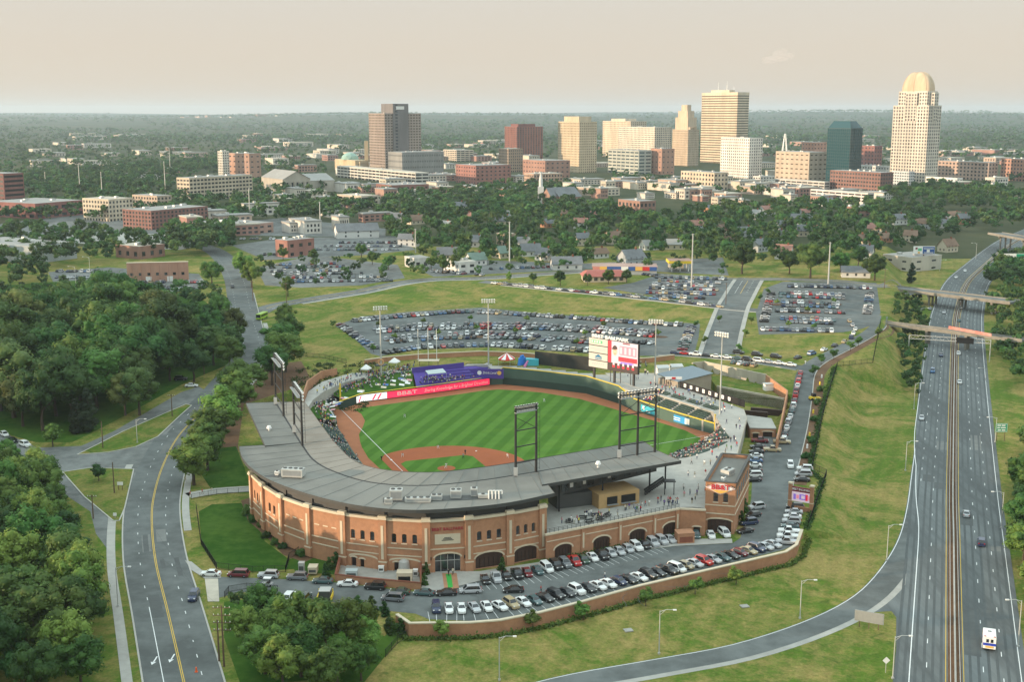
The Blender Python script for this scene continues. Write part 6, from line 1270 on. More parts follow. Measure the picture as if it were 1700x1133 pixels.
# domed tower
t, X, lr, ll, z, z1 = bld('tallest tower, pale granite with rounded dome top', 1476, 1534, 1555, 307, 176, (.58,.52,.44), 'glass_dark', 4.3, 4.4, .42, .45)
Y0 = X(0,0,0)[1]; zs = Zat(1530,152,Y0); zd = Zat(1515,118,Y0); gm = bmat((.58,.52,.44))
facade_box(Vector(X(lr*.1,ll*.1,0)[:2]), BA, BB, lr*.8, ll*.8, z1-12, zs, t, gm, 'glass_dark', 4.3, 4.4, .42, .45)
m = MB(); n = 32; rings = 9; cx_ = X(lr*.5,ll*.5,0)
def sq(i, s): 
    a = 2*math.pi*i/n; cu, su = math.cos(a), math.sin(a); e = .55; return (math.copysign(abs(cu)**e, cu)*lr*.40*s, math.copysign(abs(su)**e, su)*ll*.40*s)
v = []
for k in range(rings+1):
    th_ = math.pi/2*k/rings; s = math.cos(th_)**.75; h = zs+(zd-zs)*math.sin(th_)
    for i in range(n): u, w_ = sq(i, max(s,.03)); v.append(X(lr*.5+u,ll*.5+w_,h))
m.add(v, [(k*n+i,k*n+(i+1)%n,(k+1)*n+(i+1)%n,(k+1)*n+i) for k in range(rings) for i in range(n)]); o = m.build('dome', bmat((.50,.38,.26)), t); smooth(o.data)
m = MB()
for i in range(0, n, 4):
    for k in range(rings-1): m.tube(v[k*n+i], v[(k+1)*n+i], .55, n=5, caps=False)
m.build('dome_rib', bmat((.50,.38,.26)), t)
for u0, u1, v0, v1 in ((-.02,.16,.34,.66),(.34,.66,-.02,.16)): facade_box(Vector(X(lr*u0,ll*v0,0)[:2]), BA, BB, lr*(u1-u0), ll*(v1-v0), z1-20, zs-2, t, gm, 'glass_dark', 4.3, 4.4, .42, .45)
# --- lower blocks (left near right base top colour)
LOW = [('red brown brick office block with rows of windows below the domed tower',1377,1460,1481,325,288,(0.239,0.131,0.106),'glass_dark',4.4,4.4,.5,.4),
('white annex behind the red brown office',1417,1470,1480,300,277,(0.62,0.6,0.56),'glass_dark',5,5,.6,.5),
('white three deck parking garage below the red brown office',1345,1440,1450,341,322,(0.62,0.56,0.52),'black',3.2,9,.5,.12),
('pale parking deck left of the red brown office',1286,1368,1377,320,303,(0.5,0.47,0.42),'black',3.2,9,.5,.12),
('pale glass stepped annex at the foot of the domed tower',1480,1508,1517,308,286,(0.55,0.55,0.54),'glass_blue',4,4,.5,.3),
('white low pavilion right of the domed tower foot',1536,1588,1597,312,297,(0.66,0.62,0.56),'glass_dark',5,5,.45,.4),
('long brick and cream block right of the domed tower',1556,1640,1655,300,271,(0.42,0.3,0.24),'glass_dark',5,6,.5,.5),
('orange brick block at the right edge of the skyline',1660,1712,1730,302,266,(0.423,0.236,0.171),'glass_dark',5,5,.5,.5),
('brown block with flat tan front left of the red hotel base',828,844,868,286,248,(0.329,0.243,0.178),'glass_dark',4.5,4,.55,.5),
('cream parking deck right of the grey podium',736,758,786,268,250,(0.56,0.48,0.38),'black',4,9,.5,.15),
('red brick school like complex with white side',757,790,848,306,276,(0.288,0.136,0.111),'glass_dark',5.5,7,.6,.6),
('tall red brick warehouse left of the beige tower',868,905,946,296,268,(0.319,0.182,0.139),'glass_dark',6,8,.7,.6),
('cream and brick three storey block with many windows',870,886,934,312,290,(0.44,0.3,0.22),'glass_dark',5,4.5,.45,.4),
('grey green office box beside the orange brick block',1009,1060,1081,290,251,(0.4,0.41,0.36),'glass_blue',5,12,.6,.2),
('orange brick block with dark right side',1080,1098,1119,290,248,(0.407,0.234,0.169),'glass_dark',8,9,.75,.7),
('long four storey white parking deck at the left of downtown',560,690,712,308,288,(0.56,0.53,0.47),'black',4,12,.45,.1),
('low dark red brick block below the parking deck',625,650,712,324,309,(0.244,0.114,0.092),'glass_dark',5,6,.6,.5),
('tan parking deck above the white lodge',560,600,628,346,327,(0.5,0.43,0.34),'black',4,9,.5,.15),
('beige civic building with stepped front below the white grid',1130,1185,1208,316,288,(0.52,0.43,0.32),'glass_dark',5,6,.5,.5),
('brick building with pale roof hatches right of centre trees',1026,1062,1088,366,336,(0.321,0.191,0.148),'glass_dark',5,5,.5,.45),
('dark red office block at the left edge',-40,10,43,350,290,(0.217,0.099,0.084),'black',4.6,30,.5,.06),
('beige long parking deck below the brick hospital tower',295,316,420,334,297,(0.52,0.44,0.33),'black',4,5,.5,.25),
('brick hospital tower with white stair end at the left',380,415,434,298,256,(0.411,0.252,0.187),'glass_dark',7,9,.75,.6),
('white stair tower joined to the brick hospital tower',363,371,382,298,252,(0.62,0.58,0.5),'black',3.6,4,.5,.4),
('four storey cream apartment block at the left',139,182,222,368,333,(0.55,0.47,0.36),'glass_dark',3.6,4,.45,.45),
('cream and brown apartment block behind the cream one',221,262,286,352,327,(0.46,0.36,0.28),'glass_dark',3.6,4,.45,.45),
('dark red brick apartment block in front of the cream ones',205,252,346,382,352,(0.237,0.122,0.101),'glass_dark',3.4,4,.4,.45),
('long low red strip of shops at the left',-20,60,140,364,340,(0.261,0.117,0.102),'glass_dark',6,10,.6,.4),
('small red brick shop with white base beside the avenue',458,478,522,428,402,(0.297,0.146,0.117),'glass_dark',7,9,.6,.6),
('small brick block with pale roof in the upper lots',476,500,534,385,370,(0.303,0.18,0.137),'glass_dark',5,6,.55,.5),
('low long white roofed row behind the upper lot',315,390,454,392,377,(0.361,0.231,0.188),'glass_dark',5,8,.6,.5),
('brick store behind the big brick store',193,232,274,431,412,(0.292,0.162,0.126),'glass_dark',6,8,.65,.6),
('grey metal warehouse at the left edge',-60,60,128,438,412,(0.42,0.45,0.46),'galvanised',9,10,.8,.7),
('white single storey office on the cross street',737,762,791,455,438,(0.66,0.64,0.6),'glass_dark',4.5,5,.55,.5),
('pale low workshop left of the white office',672,688,713,446,431,(0.56,0.54,0.5),'glass_dark',5,6,.6,.5),
('long grey warehouse behind the blue billboard',1465,1512,1562,452,430,(0.46,0.42,0.36),'glass_dark',6,12,.75,.7),
('brick bank with flat roof among the trees at right',1395,1420,1452,360,346,(0.32,0.183,0.147),'glass_dark',5,6,.6,.5),
('tan motel wing among the trees in the middle',824,838,856,408,391,(0.414,0.313,0.234),'glass_dark',4,4,.5,.45),
('low brick office right of the school complex',712,730,756,300,290,(0.3,0.163,0.127),'glass_dark',5,6,.6,.5),
('white low building right of the grid block base',1250,1262,1286,306,294,(0.6,0.57,0.52),'glass_dark',4,5,.5,.4),
('orange lit block left of the dark glass tower',1330,1350,1371,268,237,(0.455,0.239,0.167),'glass_dark',7,8,.7,.6),
('pale block with flat roof behind the beige low block',1340,1358,1372,262,240,(0.58,0.46,0.32),'glass_dark',5,5,.55,.5)]
for L in LOW:
    lb, xl, xm, xr, yb, yt, col, gl, fl, bay, sp, pw = L
    bld(lb, xl, xm, xr, yb, yt, col, gl, fl, bay, sp, pw, roof='roof_tan' if 'tan' in lb or 'store' in lb else 'roof_grey', name='parking_deck' if 'deck' in lb or 'garage' in lb else 'low_rise_building', phi=R(32) if xm > 640 else R(40)-math.atan((xm-850)/FPX))
t, X, lr, ll, z, z1 = bld('wide orange brick store with tan roof in the left lots', 185, 212, 313, 469, 440, (0.389,0.224,0.162), 'brick', 30, 60, .1, .05, roof='roof_tan', vertical=False, name='brick_store', phi=R(10))
m = MB(); m.box(-.1,lr+.1,-.1,ll+.1,z,z1-.1,X=X); m.build('brick_wall', bmat((0.389,0.224,0.162)), t)
for k in range(4): m = MB(); u = -.16; m.box(u,-.11,ll*(.15+.2*k),ll*(.15+.2*k)+2.2,z+3.5,z+5.5,X=X); m.build('window', 'white', t)
for k in range(7): m = MB(); m.box(lr*(.05+.14*k),lr*(.05+.14*k)+1.6,-.16,-.11,z+3.6,z+5.2,X=X); m.build('window', 'glass_dark', t)
for k in range(2): m = MB(); m.box(lr*(.3+.35*k),lr*(.3+.35*k)+3.2,-.16,-.11,z,z+3,X=X); m.build('loading_door', 'white_metal', t)
m = MB(); m.box(-.2,lr+.2,-.2,ll+.2,z1+.9,z1+1.2,X=X); m.build('coping', 'limestone', t)
for k in range(6): m = MB(); m.box(lr*(.08+.15*k),lr*(.08+.15*k)+.25,-.2,-.11,z,z1-.3,X=X); m.build('pilaster', bmat((0.317,0.173,0.13)), t)
# lodge, houses, churches
def house(label, px, py, w, d, h, rh, wall, roof, rz, name='house', porch=True, block=True):
    x, y, z = G(px, py); t = thing(name, label, 'house', (x,y,z), rz); m = MB(); m.box(-w/2,w/2,-d/2,d/2,-.3,h); m.add([(-w/2,-d/2,h),(-w/2,d/2,h),(-w/2,0,h+rh*.95)],[(0,1,2)]); m.add([(w/2,-d/2,h),(w/2,d/2,h),(w/2,0,h+rh*.95)],[(0,1,2)]); m.build('wall', wall, t)
    m = MB(); o = .6
    for s in (-1,1): m.add([(-w/2-o,s*(d/2+o),h-.35),(w/2+o,s*(d/2+o),h-.35),(w/2+o,0,h+rh),(-w/2-o,0,h+rh),(-w/2-o,s*(d/2+o),h-.6),(w/2+o,s*(d/2+o),h-.6),(w/2+o,0,h+rh-.25),(-w/2-o,0,h+rh-.25)], [(0,1,2,3),(4,5,6,7),(0,1,5,4),(1,2,6,5),(0,3,7,4)])
    rf = m.build('roof', roof, t); m = MB(); m.box(w*.2,w*.2+.9,-.5,.5,h+rh*.4,h+rh+1.1); m.build('chimney', 'brick_dark', rf)
    for u in (-.3,0,.3):
        for zz in ([1.1] if h < 4.2 else [1.1,4.0]): m = MB(); m.box(u*w-.6,u*w+.6,-d/2-.05,-d/2-.005,zz,zz+1.5); m.build('window', 'glass_dark', t)
    for v in (-.2,.2): m = MB(); m.box(-w/2-.05,-w/2-.005,v*d-.5,v*d+.5,1.1,2.6); m.build('window', 'glass_dark', t)
    if block: c, s = math.cos(rz), math.sin(rz); BLOCK.append([(x+c*u-s*v, y+s*u+c*v) for u, v in ((-w/2-2,-d/2-2),(w/2+2,-d/2-2),(w/2+2,d/2+2),(-w/2-2,d/2+2))]); k_ = 1-85/y; BLOCK.append([(x-w*.45,y),(x+w*.45,y),((x+w*.35)*k_,y-85),((x-w*.35)*k_,y-85)])
mat('siding_white',(0.62,0.61,0.58),.8,var=.08); mat('siding_grey',(0.36,0.38,0.38),.8,var=.08); mat('siding_cream',(0.55,0.48,0.36),.8,var=.08); mat('shingle_grey',(0.16,0.165,0.17),.9,var=.2,scale=.8); mat('shingle_brown',(0.2,0.13,0.09),.9,var=.2,scale=.8); mat('shingle_rust',(0.298,0.154,0.118),.9,var=.2,scale=.8); mat('shingle_green',(0.16,0.22,0.18),.9,var=.15)
HS = [(592,394,32,16,6,5,'siding_white','shingle_grey',.3,'white two storey lodge with grey hipped roof left of the trees'),(762,352,13,10,6,4,'siding_white','shingle_grey',.4,'white house at the left end of the tree belt'),(775,367,10,9,4,4,'siding_cream','shingle_rust',-.4,'small cream house with rust roof at the tree belt'),(690,372,14,9,4,4,'siding_cream','shingle_brown',.6,'cream house with brown roof above the lodge'),(660,368,12,9,4,4,'siding_grey','shingle_grey',-.3,'grey house beside the cream one above the lodge'),(835,428,12,9,4,4,'siding_cream','shingle_green',.7,'cream house with green roof below the motel'),(880,425,13,9,4,4.5,'siding_white','shingle_grey',.2,'white gabled house in the middle of the trees'),(905,432,11,8,4,4.2,'siding_white','shingle_grey',-.6,'white house with steep gable beside the gabled one'),(940,447,18,11,4,4,'siding_white','shingle_grey',.1,'long white house with dark grey roof by the cross street'),(1048,440,14,12,5,5,'siding_grey','shingle_grey',.5,'grey domed roof house behind the car wash'),(790,440,11,9,4,4,'siding_white','shingle_green',.5,'pale house with green roof behind the white office'),(1298,383,11,9,4.5,4,'siding_grey','shingle_grey',.4,'grey house left of the tan roofed pair'),(1325,372,12,9,5,4,'siding_white','shingle_grey',-.3,'white house behind the tan roofed pair'),(1333,392,13,10,5,4,'siding_cream','shingle_grey',.2,'cream house with pale grey roof among the right trees'),(1358,390,11,8,4,4,'siding_cream','shingle_rust',.4,'cream house with rust roof among the right trees'),(1208,405,12,9,4,4,'siding_cream','shingle_brown',.3,'brown roofed house at the left of the right trees'),(1292,400,9,8,4,4.5,'siding_white','shingle_grey',-.5,'small white gable below the grey house'),(1428,412,9,8,5,5,'siding_cream','shingle_brown',.8,'narrow cream gable in front of the long brick bank'),(1437,430,9,8,4.5,5,'siding_white','shingle_grey',-.5,'narrow white gable above the large dark tree'),(1490,372,13,11,5,4,'siding_white','shingle_grey',.3,'white house with grey hipped roof right of the bank'),(1598,372,11,9,6,4,'brick','shingle_grey',.2,'brick house near the far expressway bend'),(1565,378,10,8,4,4,'siding_white','shingle_grey',-.2,'white house left of the brick house'),(1573,418,12,9,5,5,'siding_cream','shingle_brown',.5,'cream gabled house beside the expressway'),(1520,358,11,9,5,4,'siding_grey','shingle_grey',.1,'grey house below the white pavilion'),(1205,338,14,10,4,3,'siding_white','roof_grey',.1,'white flat house at the top of the right trees'),(1372,342,12,10,5,4,'siding_white','shingle_grey',.3,'pale gable below the white garage'),(1420,460,16,8,3.5,3,'siding_white','shingle_grey',-.2,'white bungalow behind the large dark tree')]
for q in HS: house(q[9], *q[:9])
hr_ = random.Random(31); HX = []
while len(HX) < 30:
    hx_, hy_ = hr_.uniform(650,1590), hr_.uniform(345,432)
    if hy_ < 352+abs(hx_-1100)*.02 or hx_ > 1480 and hy_ > 405: continue
    if all(abs(hx_-q[0]) > 14 or abs(hy_-q[1]) > 9 for q in HX+HS): HX.append((hx_, hy_))
HX.sort()
for k_, (hx_, hy_) in enumerate(HX): house('small gabled house, %s from the left among those half hidden by trees' % ordinal(k_+1), hx_, hy_, hr_.uniform(10,15), hr_.uniform(8,10), hr_.choice([3.6,5.6,4]), hr_.uniform(3,4.6), hr_.choice(['siding_white','siding_white','siding_cream','siding_grey','brick']), hr_.choice(['shingle_grey','shingle_grey','shingle_brown','shingle_rust','roof_grey']), hr_.uniform(-.8,.8))
# stone church and domed church, brick church with steeple
def gable_block(t, P, a, b, u0, u1, v0, v1, z0, z1, rh, wall, roof, along='u'):
    X = lambda u, v, z: (P.x+a.x*u+b.x*v, P.y+a.y*u+b.y*v, z); m = MB(); m.box(u0,u1,v0,v1,z0,z1,X=X); um, vm = (u0+u1)/2, (v0+v1)/2
    if along == 'u': m.add([X(u0,v0,z1),X(u0,v1,z1),X(u0,vm,z1+rh)],[(0,1,2)]); m.add([X(u1,v0,z1),X(u1,v1,z1),X(u1,vm,z1+rh)],[(0,1,2)])
    else: m.add([X(u0,v0,z1),X(u1,v0,z1),X(um,v0,z1+rh)],[(0,1,2)]); m.add([X(u0,v1,z1),X(u1,v1,z1),X(um,v1,z1+rh)],[(0,1,2)])
    m.build('wall', wall, t); m = MB()
    if along == 'u': m.add([X(u0-1,v0-.5,z1-.3),X(u1+1,v0-.5,z1-.3),X(u1+1,vm,z1+rh+.2),X(u0-1,vm,z1+rh+.2),X(u0-1,v1+.5,z1-.3),X(u1+1,v1+.5,z1-.3)],[(0,1,2,3),(3,2,5,4)])
    else: m.add([X(u0-.5,v0-1,z1-.3),X(u0-.5,v1+1,z1-.3),X(um,v1+1,z1+rh+.2),X(um,v0-1,z1+rh+.2),X(u1+.5,v0-1,z1-.3),X(u1+.5,v1+1,z1-.3)],[(0,1,2,3),(3,2,5,4)])
    m.build('roof', roof, t)
    return X
P, a, b, lr, ll, z = corner_box(431, 470, 560, 322); t = thing('stone_church', 'grey stone church with pitched roofs and buttresses at the left', 'church'); ston = bmat((0.4,0.36,0.3))
X = gable_block(t, P, a, b, 0, lr*.5, 0, ll*.9, z, z+17, 9, ston, 'roof_grey', 'v'); gable_block(t, P, a, b, lr*.5, lr, ll*.1, ll*.8, z, z+14, 7, ston, 'roof_grey')
for k in range(6): m = MB(); m.box(lr*.02+lr*.09*k,lr*.02+lr*.09*k+1.4,-1.6,0,z,z+14,X=X); m.build('buttress', ston, t)
for k in range(5): m = MB(); m.box(lr*.07+lr*.09*k,lr*.07+lr*.09*k+2,-.15,-.05,z+4,z+13,X=X); m.build('lancet_window', 'glass_dark', t)
P, a, b, lr, ll, z = corner_box(556, 590, 612, 285); t = thing('domed_church', 'tan domed church with green dome, portico and slim tower', 'church'); tanm = bmat((0.5,0.4,0.26)); X = lambda u, v, zz: (P.x+a.x*u+b.x*v, P.y+a.y*u+b.y*v, zz)
m = MB(); m.box(0,lr,0,ll,z,z+18,X=X); m.build('wall', tanm, t); m = MB(); cc = X(lr*.4,ll*.5,z+18); v, f = ICO2; keep = [q for q in f if all(v[i][2] > -.2 for i in q)]; m.add([(cc[0]+p[0]*15,cc[1]+p[1]*15,cc[2]+p[2]*12) for p in v], keep); m.build('dome', 'dome_green', t)
m = MB(); p = X(lr*.95,ll*.05,z); m.box(p[0]-3,p[0]+3,p[1]-3,p[1]+3,z,Zat(590,234,p[1])); m.build('tower', tanm, t); m = MB(); [m.tube(X(lr*(.3+.1*k),-3,z),X(lr*(.3+.1*k),-3,z+13),1,n=8) for k in range(6)]; m.build('column', 'limestone', t); m = MB(); m.box(lr*.25,lr*.85,-4.5,0,z+13,z+16,X=X); m.build('pediment', tanm, t)
P, a, b, lr, ll, z = corner_box(888, 930, 965, 342); t = thing('brick_church', 'red brick church with dark roof and white steeple in the tree belt', 'church'); X = gable_block(t, P, a, b, 0, lr, 0, ll*.6, z, z+9, 9, bmat((0.323,0.2,0.157)), 'shingle_grey'); gable_block(t, P, a, b, -8, 4, ll*.1, ll*.45, z, z+10, 8, bmat((0.323,0.2,0.157)), 'shingle_grey')
p = X(-2,ll*.7,0); m = MB(); zt = Zat(900,310,p[1]); m.box(p[0]-3,p[0]+3,p[1]-3,p[1]+3,z,zt); m.build('steeple_base', 'siding_white', t); m = MB(); m.tube((p[0],p[1],zt),(p[0],p[1],zt+7),2,2,n=8); m.tube((p[0],p[1],zt+7),(p[0],p[1],zt+16),2,.1,n=8); m.build('steeple', 'siding_white', t); BLOCK.append([X(-10,-16,0)[:2],X(lr+3,-16,0)[:2],X(lr+3,ll,0)[:2],X(-10,ll,0)[:2]])
# restaurant, car wash, filling station
P, a, b, lr, ll, z = corner_box(964, 970, 1040, 469, phi=R(4)); t = thing('red_roof_restaurant', 'low restaurant with bright red roof beside the bank street', 'restaurant'); X = lambda u, v, zz: (P.x+a.x*u+b.x*v, P.y+a.y*u+b.y*v, zz); ll = 13
m = MB(); m.box(0,lr,0,ll,z,z+3.4,X=X); m.build('wall', 'siding_cream', t); m = MB(); b0 = [X(*q) for q in ((-1,-1,z+3.2),(lr+1,-1,z+3.2),(lr+1,ll+1,z+3.2),(-1,ll+1,z+3.2))]; t0 = [X(*q) for q in ((2,4,z+6),(lr-2,4,z+6),(lr-2,ll-4,z+6),(2,ll-4,z+6))]; m.add(b0+t0, [(0,1,5,4),(1,2,6,5),(2,3,7,6),(3,0,4,7),(4,5,6,7)]); m.build('roof', 'roof_red', t); BLOCK.append([X(-4,-12,0)[:2],X(lr+4,-12,0)[:2],X(lr+4,ll,0)[:2],X(-4,ll,0)[:2]])
for k in range(6): m = MB(); m.box(lr*(.08+.15*k),lr*(.08+.15*k)+2,-.1,-.02,z+.8,z+2.6,X=X); m.build('window', 'glass_dark', t)
P, a, b, lr, ll, z = corner_box(980, 984, 1090, 456, phi=R(-4)); t = thing('painted_market', 'long low building with flat tan roof and rainbow painted fascia', 'shop'); ll = 16; X = lambda u, v, zz: (P.x+a.x*u+b.x*v, P.y+a.y*u+b.y*v, zz)
m = MB(); m.box(0,lr,0,ll,z,z+4.2,X=X); m.build('wall', 'siding_grey', t); m = MB(); m.box(-.5,lr+.5,-.5,ll,z+4.2,z+5.0,X=X); m.build('roof', bmat((0.381,0.251,0.208)), t)
for k, mm in enumerate(('banner_red','logo_gold','ad_blue_dark','ad_blue_dark','white','ad_blue_dark','logo_gold','red','ad_blue_dark')): m = MB(); m.box(lr*k/9,lr*(k+1)/9-.05,-.75,-.55,z+2.6,z+4.9,X=X); m.build('fascia_panel', mm, t)
P, a, b, lr, ll, z = corner_box(1106, 1110, 1150, 452, phi=R(0)); t = thing('filling_station', 'filling station canopy with yellow band across the street', 'filling station'); X = lambda u, v, zz: (P.x+a.x*u+b.x*v, P.y+a.y*u+b.y*v, zz); m = MB(); m.box(0,lr,0,14,z+5,z+6.6,X=X); m.build('canopy', 'yellow', t); m = MB(); m.box(.3,lr-.3,.3,13.7,z+6.6,z+6.8,X=X); m.build('roof', bmat((0.324,0.208,0.158)), t)
for u in (0.15,0.5,0.85):
    for v in (3,11): m = MB(); m.box(lr*u-.3,lr*u+.3,v-.3,v+.3,z,z+5,X=X); m.build('column', 'white', t)
m = MB(); m.box(lr*.2,lr*.8,18,26,z,z+4.5,X=X); m.build('shop', 'siding_cream', t)
# far rooftops beyond downtown, each a small block with a roof and window band
fr_ = random.Random(5); FARB = []
for (x0,x1,y0,y1,n) in ((60,330,222,262,20),(400,610,225,262,16),(690,840,236,262,14),(985,1000,236,250,3),(1240,1480,226,262,16),(1260,1290,270,296,3),(1560,1700,236,266,10),(300,480,192,206,9),(560,760,262,285,6),(1120,1320,310,336,10),(440,620,318,340,7),(560,760,300,346,9),(950,1130,302,332,10),(1130,1350,314,346,14),(1560,1700,302,330,6),(290,640,332,396,13),(640,1000,300,326,12),(1000,1480,300,340,16),(440,640,256,300,12),(740,1000,262,300,12),(1480,1700,268,300,8),(60,300,262,300,8)):
    for k in range(n): FARB.append((x0+(x1-x0)*(k+fr_.random()*.8)/n, fr_.uniform(y0,y1)))
FARB.sort()
for i, (px, py) in enumerate(FARB):
    x, y, z = G(px, py); s = y/2000; w, d, h = fr_.uniform(18,50)*min(max(s,.7),2.4), fr_.uniform(14,30)*min(s,2), fr_.uniform(5,11)*min(1.6,max(1,s*.6)); col = fr_.choice([(0.55,0.48,0.38),(0.6,0.56,0.5),(0.376,0.232,0.182),(0.461,0.346,0.274),(0.338,0.194,0.158),(0.58,0.52,0.44)])
    t = thing('far_building', 'small far low building, %s from the left among the distant roofs' % ordinal(i+1), 'building', (x,y,z), PHI+fr_.choice([0,math.pi/2]), 'distant low buildings'); m = MB(); m.box(-w/2,w/2,-d/2,d/2,-4,h); m.build('wall', bmat(col), t); m = MB(); m.box(-w/2-.4,w/2+.4,-d/2-.4,d/2+.4,h,h+1); m.build('roof', fr_.choice(['roof_grey','roof_tan','roof_grey']), t)
    m = MB(); nb_ = max(3, int(w/5)); [m.box(-w*.46+w*.92*k/nb_+w*.2/nb_,-w*.46+w*.92*k/nb_+w*.72/nb_,-d/2-.15,-d/2-.02,h*q,h*(q+.22)) for k in range(nb_) for q in (.18,.58)]; [m.box(-w/2-.15,-w/2-.02,-d*.42+d*.84*k/4+d*.04,-d*.42+d*.84*k/4+d*.14,h*q,h*(q+.22)) for k in range(4) for q in (.18,.58)]; m.build('windows', 'glass_dark', t, kind='stuff')
    m = MB(); m.box(-w*.2,-w*.2+3,-1.5,1.5,h+1,h+2.6); m.build('roof_unit', 'galvanised', t)
    BLOCK.append([(x-w*.6,y-w*.9),(x+w*.6,y-w*.9),(x+w*.6,y+w*.5),(x-w*.6,y+w*.5)])
x, y, z = G(1301, 285); t = thing('lattice_tower', 'white steel lattice tower behind the beige low block', 'tower', (x,y,z)); H = Zat(1301,222,y)-z
for k in range(4): a0_ = math.pi/4+k*math.pi/2; m = MB(); m.tube((9*math.cos(a0_),9*math.sin(a0_),0),(1*math.cos(a0_),1*math.sin(a0_),H),1,.6,n=5); m.build('leg', 'white', t)
for q in (.2,.4,.6,.8): 
    r_ = 9-8*q; m = MB(); pts = [(r_*math.cos(math.pi/4+k*math.pi/2),r_*math.sin(math.pi/4+k*math.pi/2),H*q) for k in range(4)]; [m.tube(pts[k],pts[(k+1)%4],.45,n=4) for k in range(4)]; m.build('brace', 'white', t)
# --- tree belts round the houses and the rest of the woods
scatter([(690,352),(760,330),(900,335),(1000,350),(1100,362),(1200,352),(1330,345),(1480,345),(1560,352),(1600,372),(1592,400),(1520,412),(1480,436),(1380,440),(1290,446),(1200,446),(1130,434),(980,434),(860,436),(760,428),(690,418),(650,400),(640,375)], 12.3, (10,17), DK+['broad_c','broad_d','light_b'], 'the belt between lots and downtown', 41, n_try=9000)
scatter([(1440,330),(1560,312),(1720,330),(1730,372),(1620,352),(1560,352)], 14, (13,18), DK, 'the trees below the skyline at right', 42)
scatter([(560,345),(690,330),(760,318),(850,312),(940,312),(1000,330),(900,334),(760,330),(690,352),(600,362)], 15, (11,16), DK, 'the trees at the foot of downtown', 43)
scatter([(-60,318),(60,296),(200,282),(300,275),(360,268),(360,286),(290,292),(280,320),(140,330),(60,322)], 16, (13,19), DK, 'the far left tree belt', 44, n_try=3000)
scatter([(280,345),(420,330),(560,350),(560,368),(420,372),(330,362)], 20, (10,15), DK, 'the trees round the upper left lots', 45)
scatter([(700,415),(860,420),(980,430),(980,446),(860,446),(700,436)], 13, (8,13), MX, 'the trees behind the white office', 46)
scatter([(1015,290),(1130,305),(1190,322),(1140,325),(1020,308)], 20, (9,13), DK, 'the street trees in front of downtown', 47)

# ================================================================== PLACE THE TREES: 300 largest as things, the rest as one mass
TREES.sort(key=lambda t: -t[3]/math.hypot(t[0], t[1])-(1e3 if t[7] else 0))
ind, rest = TREES[:300], TREES[300:]
def inframe(t):
    px, py = PX(t[0], t[1], t[2]+t[3]*.6); return -40 < px < 1740 and py < 1190
rest = [t for t in ind+rest if not inframe(t) and not t[7]]*0+rest; regs = {}
for t in ind: regs.setdefault(t[6], []).append(t)
KN = {'leaf_dark':'dark green','leaf_mid':'green','leaf_light':'light green','leaf_olive':'olive green','needle':'dark evergreen'}
for reg, L in regs.items():
    L.sort(key=lambda t: PX(t[0], t[1], t[2])[0])
    for i, (x, y, z, h, wf, proto, rg, lb) in enumerate(L):
        cm, tm, kind = PROTO[proto]; bush = kind == 'bush'
        o = thing('shrub' if bush or h < 4.4 and 'cone' in proto else 'tree', lb or '%s leafy tree, %s from the left in %s' % (KN[cm.materials[0].name], ordinal(i+1), rg), 'shrub' if bush else 'tree', (x,y,z), rnd.random()*6.28, rg if not lb else None)
        o.scale = (h*wf, h*wf, h); link('trunk', tm, o); link('crown', cm, o)
def lod(seed, ncl, nl, leaf, kind='broad'): return crown_arrays(seed, kind, ncl, nl, leaf, ICO1)
LOD1 = [lod(100+k, 12, 420, .034) for k in range(4)]; LOD2 = [lod(120+k, 6, 46, .07) for k in range(4)]; LOD3 = [lod(140+k, 4, 12, .10) for k in range(3)]
def forest(name, label, T, lods, cat='trees'):
    Vs, Ts, Qs, Ti = [], [], [], []; n = 0; r = np.random.RandomState(3)
    for (x, y, z, h, wf) in T:
        V, Ft, Fq = lods[r.randint(len(lods))]; a = r.rand()*6.283; c, s = math.cos(a), math.sin(a)
        P = np.empty_like(V); P[:,0] = (V[:,0]*c-V[:,1]*s)*h*wf+x; P[:,1] = (V[:,0]*s+V[:,1]*c)*h*wf+y; P[:,2] = V[:,2]*h+z
        Vs.append(P); Ts.append(Ft+n); Qs.append(Fq+n); Ti.append(np.full(len(V), r.rand())); n += len(V)
    me = np_mesh(name, np.concatenate(Vs), np.concatenate(Ts), np.concatenate(Qs), ['leaf_far'], np.concatenate(Ti)); return link(name, me, kind='stuff', label=label, cat=cat)
forest('middle_woods', 'mass of green trees in the middle distance', [t[:5] for t in rest], LOD1)
fr2 = np.random.RandomState(9); far, vfar = [], []
def cover(y): return math.exp(-((y-2000)/1500)**2)
while len(far) < 5200:
    d = 1050+4200*fr2.rand()**1.3; px = fr2.uniform(-60,1760); x = (px-850)/FPX*d; y = d
    dens = noise.noise((x/260, y/330, 2.2))+.35+.5*ss(2300,3300,y)
    if px < 330: dens += .35
    if 1180 < d < 2450 and 540 < px < 1660: dens -= (.8 if d > 1400 else .45)
    if dens < .12 or blocked(x, y): continue
    far.append((x, y, gz(x, y), fr2.uniform(10,17), fr2.uniform(1.0,1.5)))
forest('far_woods', 'wooded suburbs beyond downtown seen as one green mass', far, LOD2)
while len(vfar) < 5200:
    d = 4000+10500*fr2.rand()**1.5; px = fr2.uniform(-60,1760); x = (px-850)/FPX*d
    if noise.noise((x/700, d/900, 7.7)) < -.28: continue
    k = d/5000; vfar.append((x, d, gz(x, d)-3, fr2.uniform(13,19)*(1+.35*k), fr2.uniform(1.6,2.6)))
forest('horizon_woods', 'distant forest reaching the hazy horizon', vfar, LOD3)
hill = []
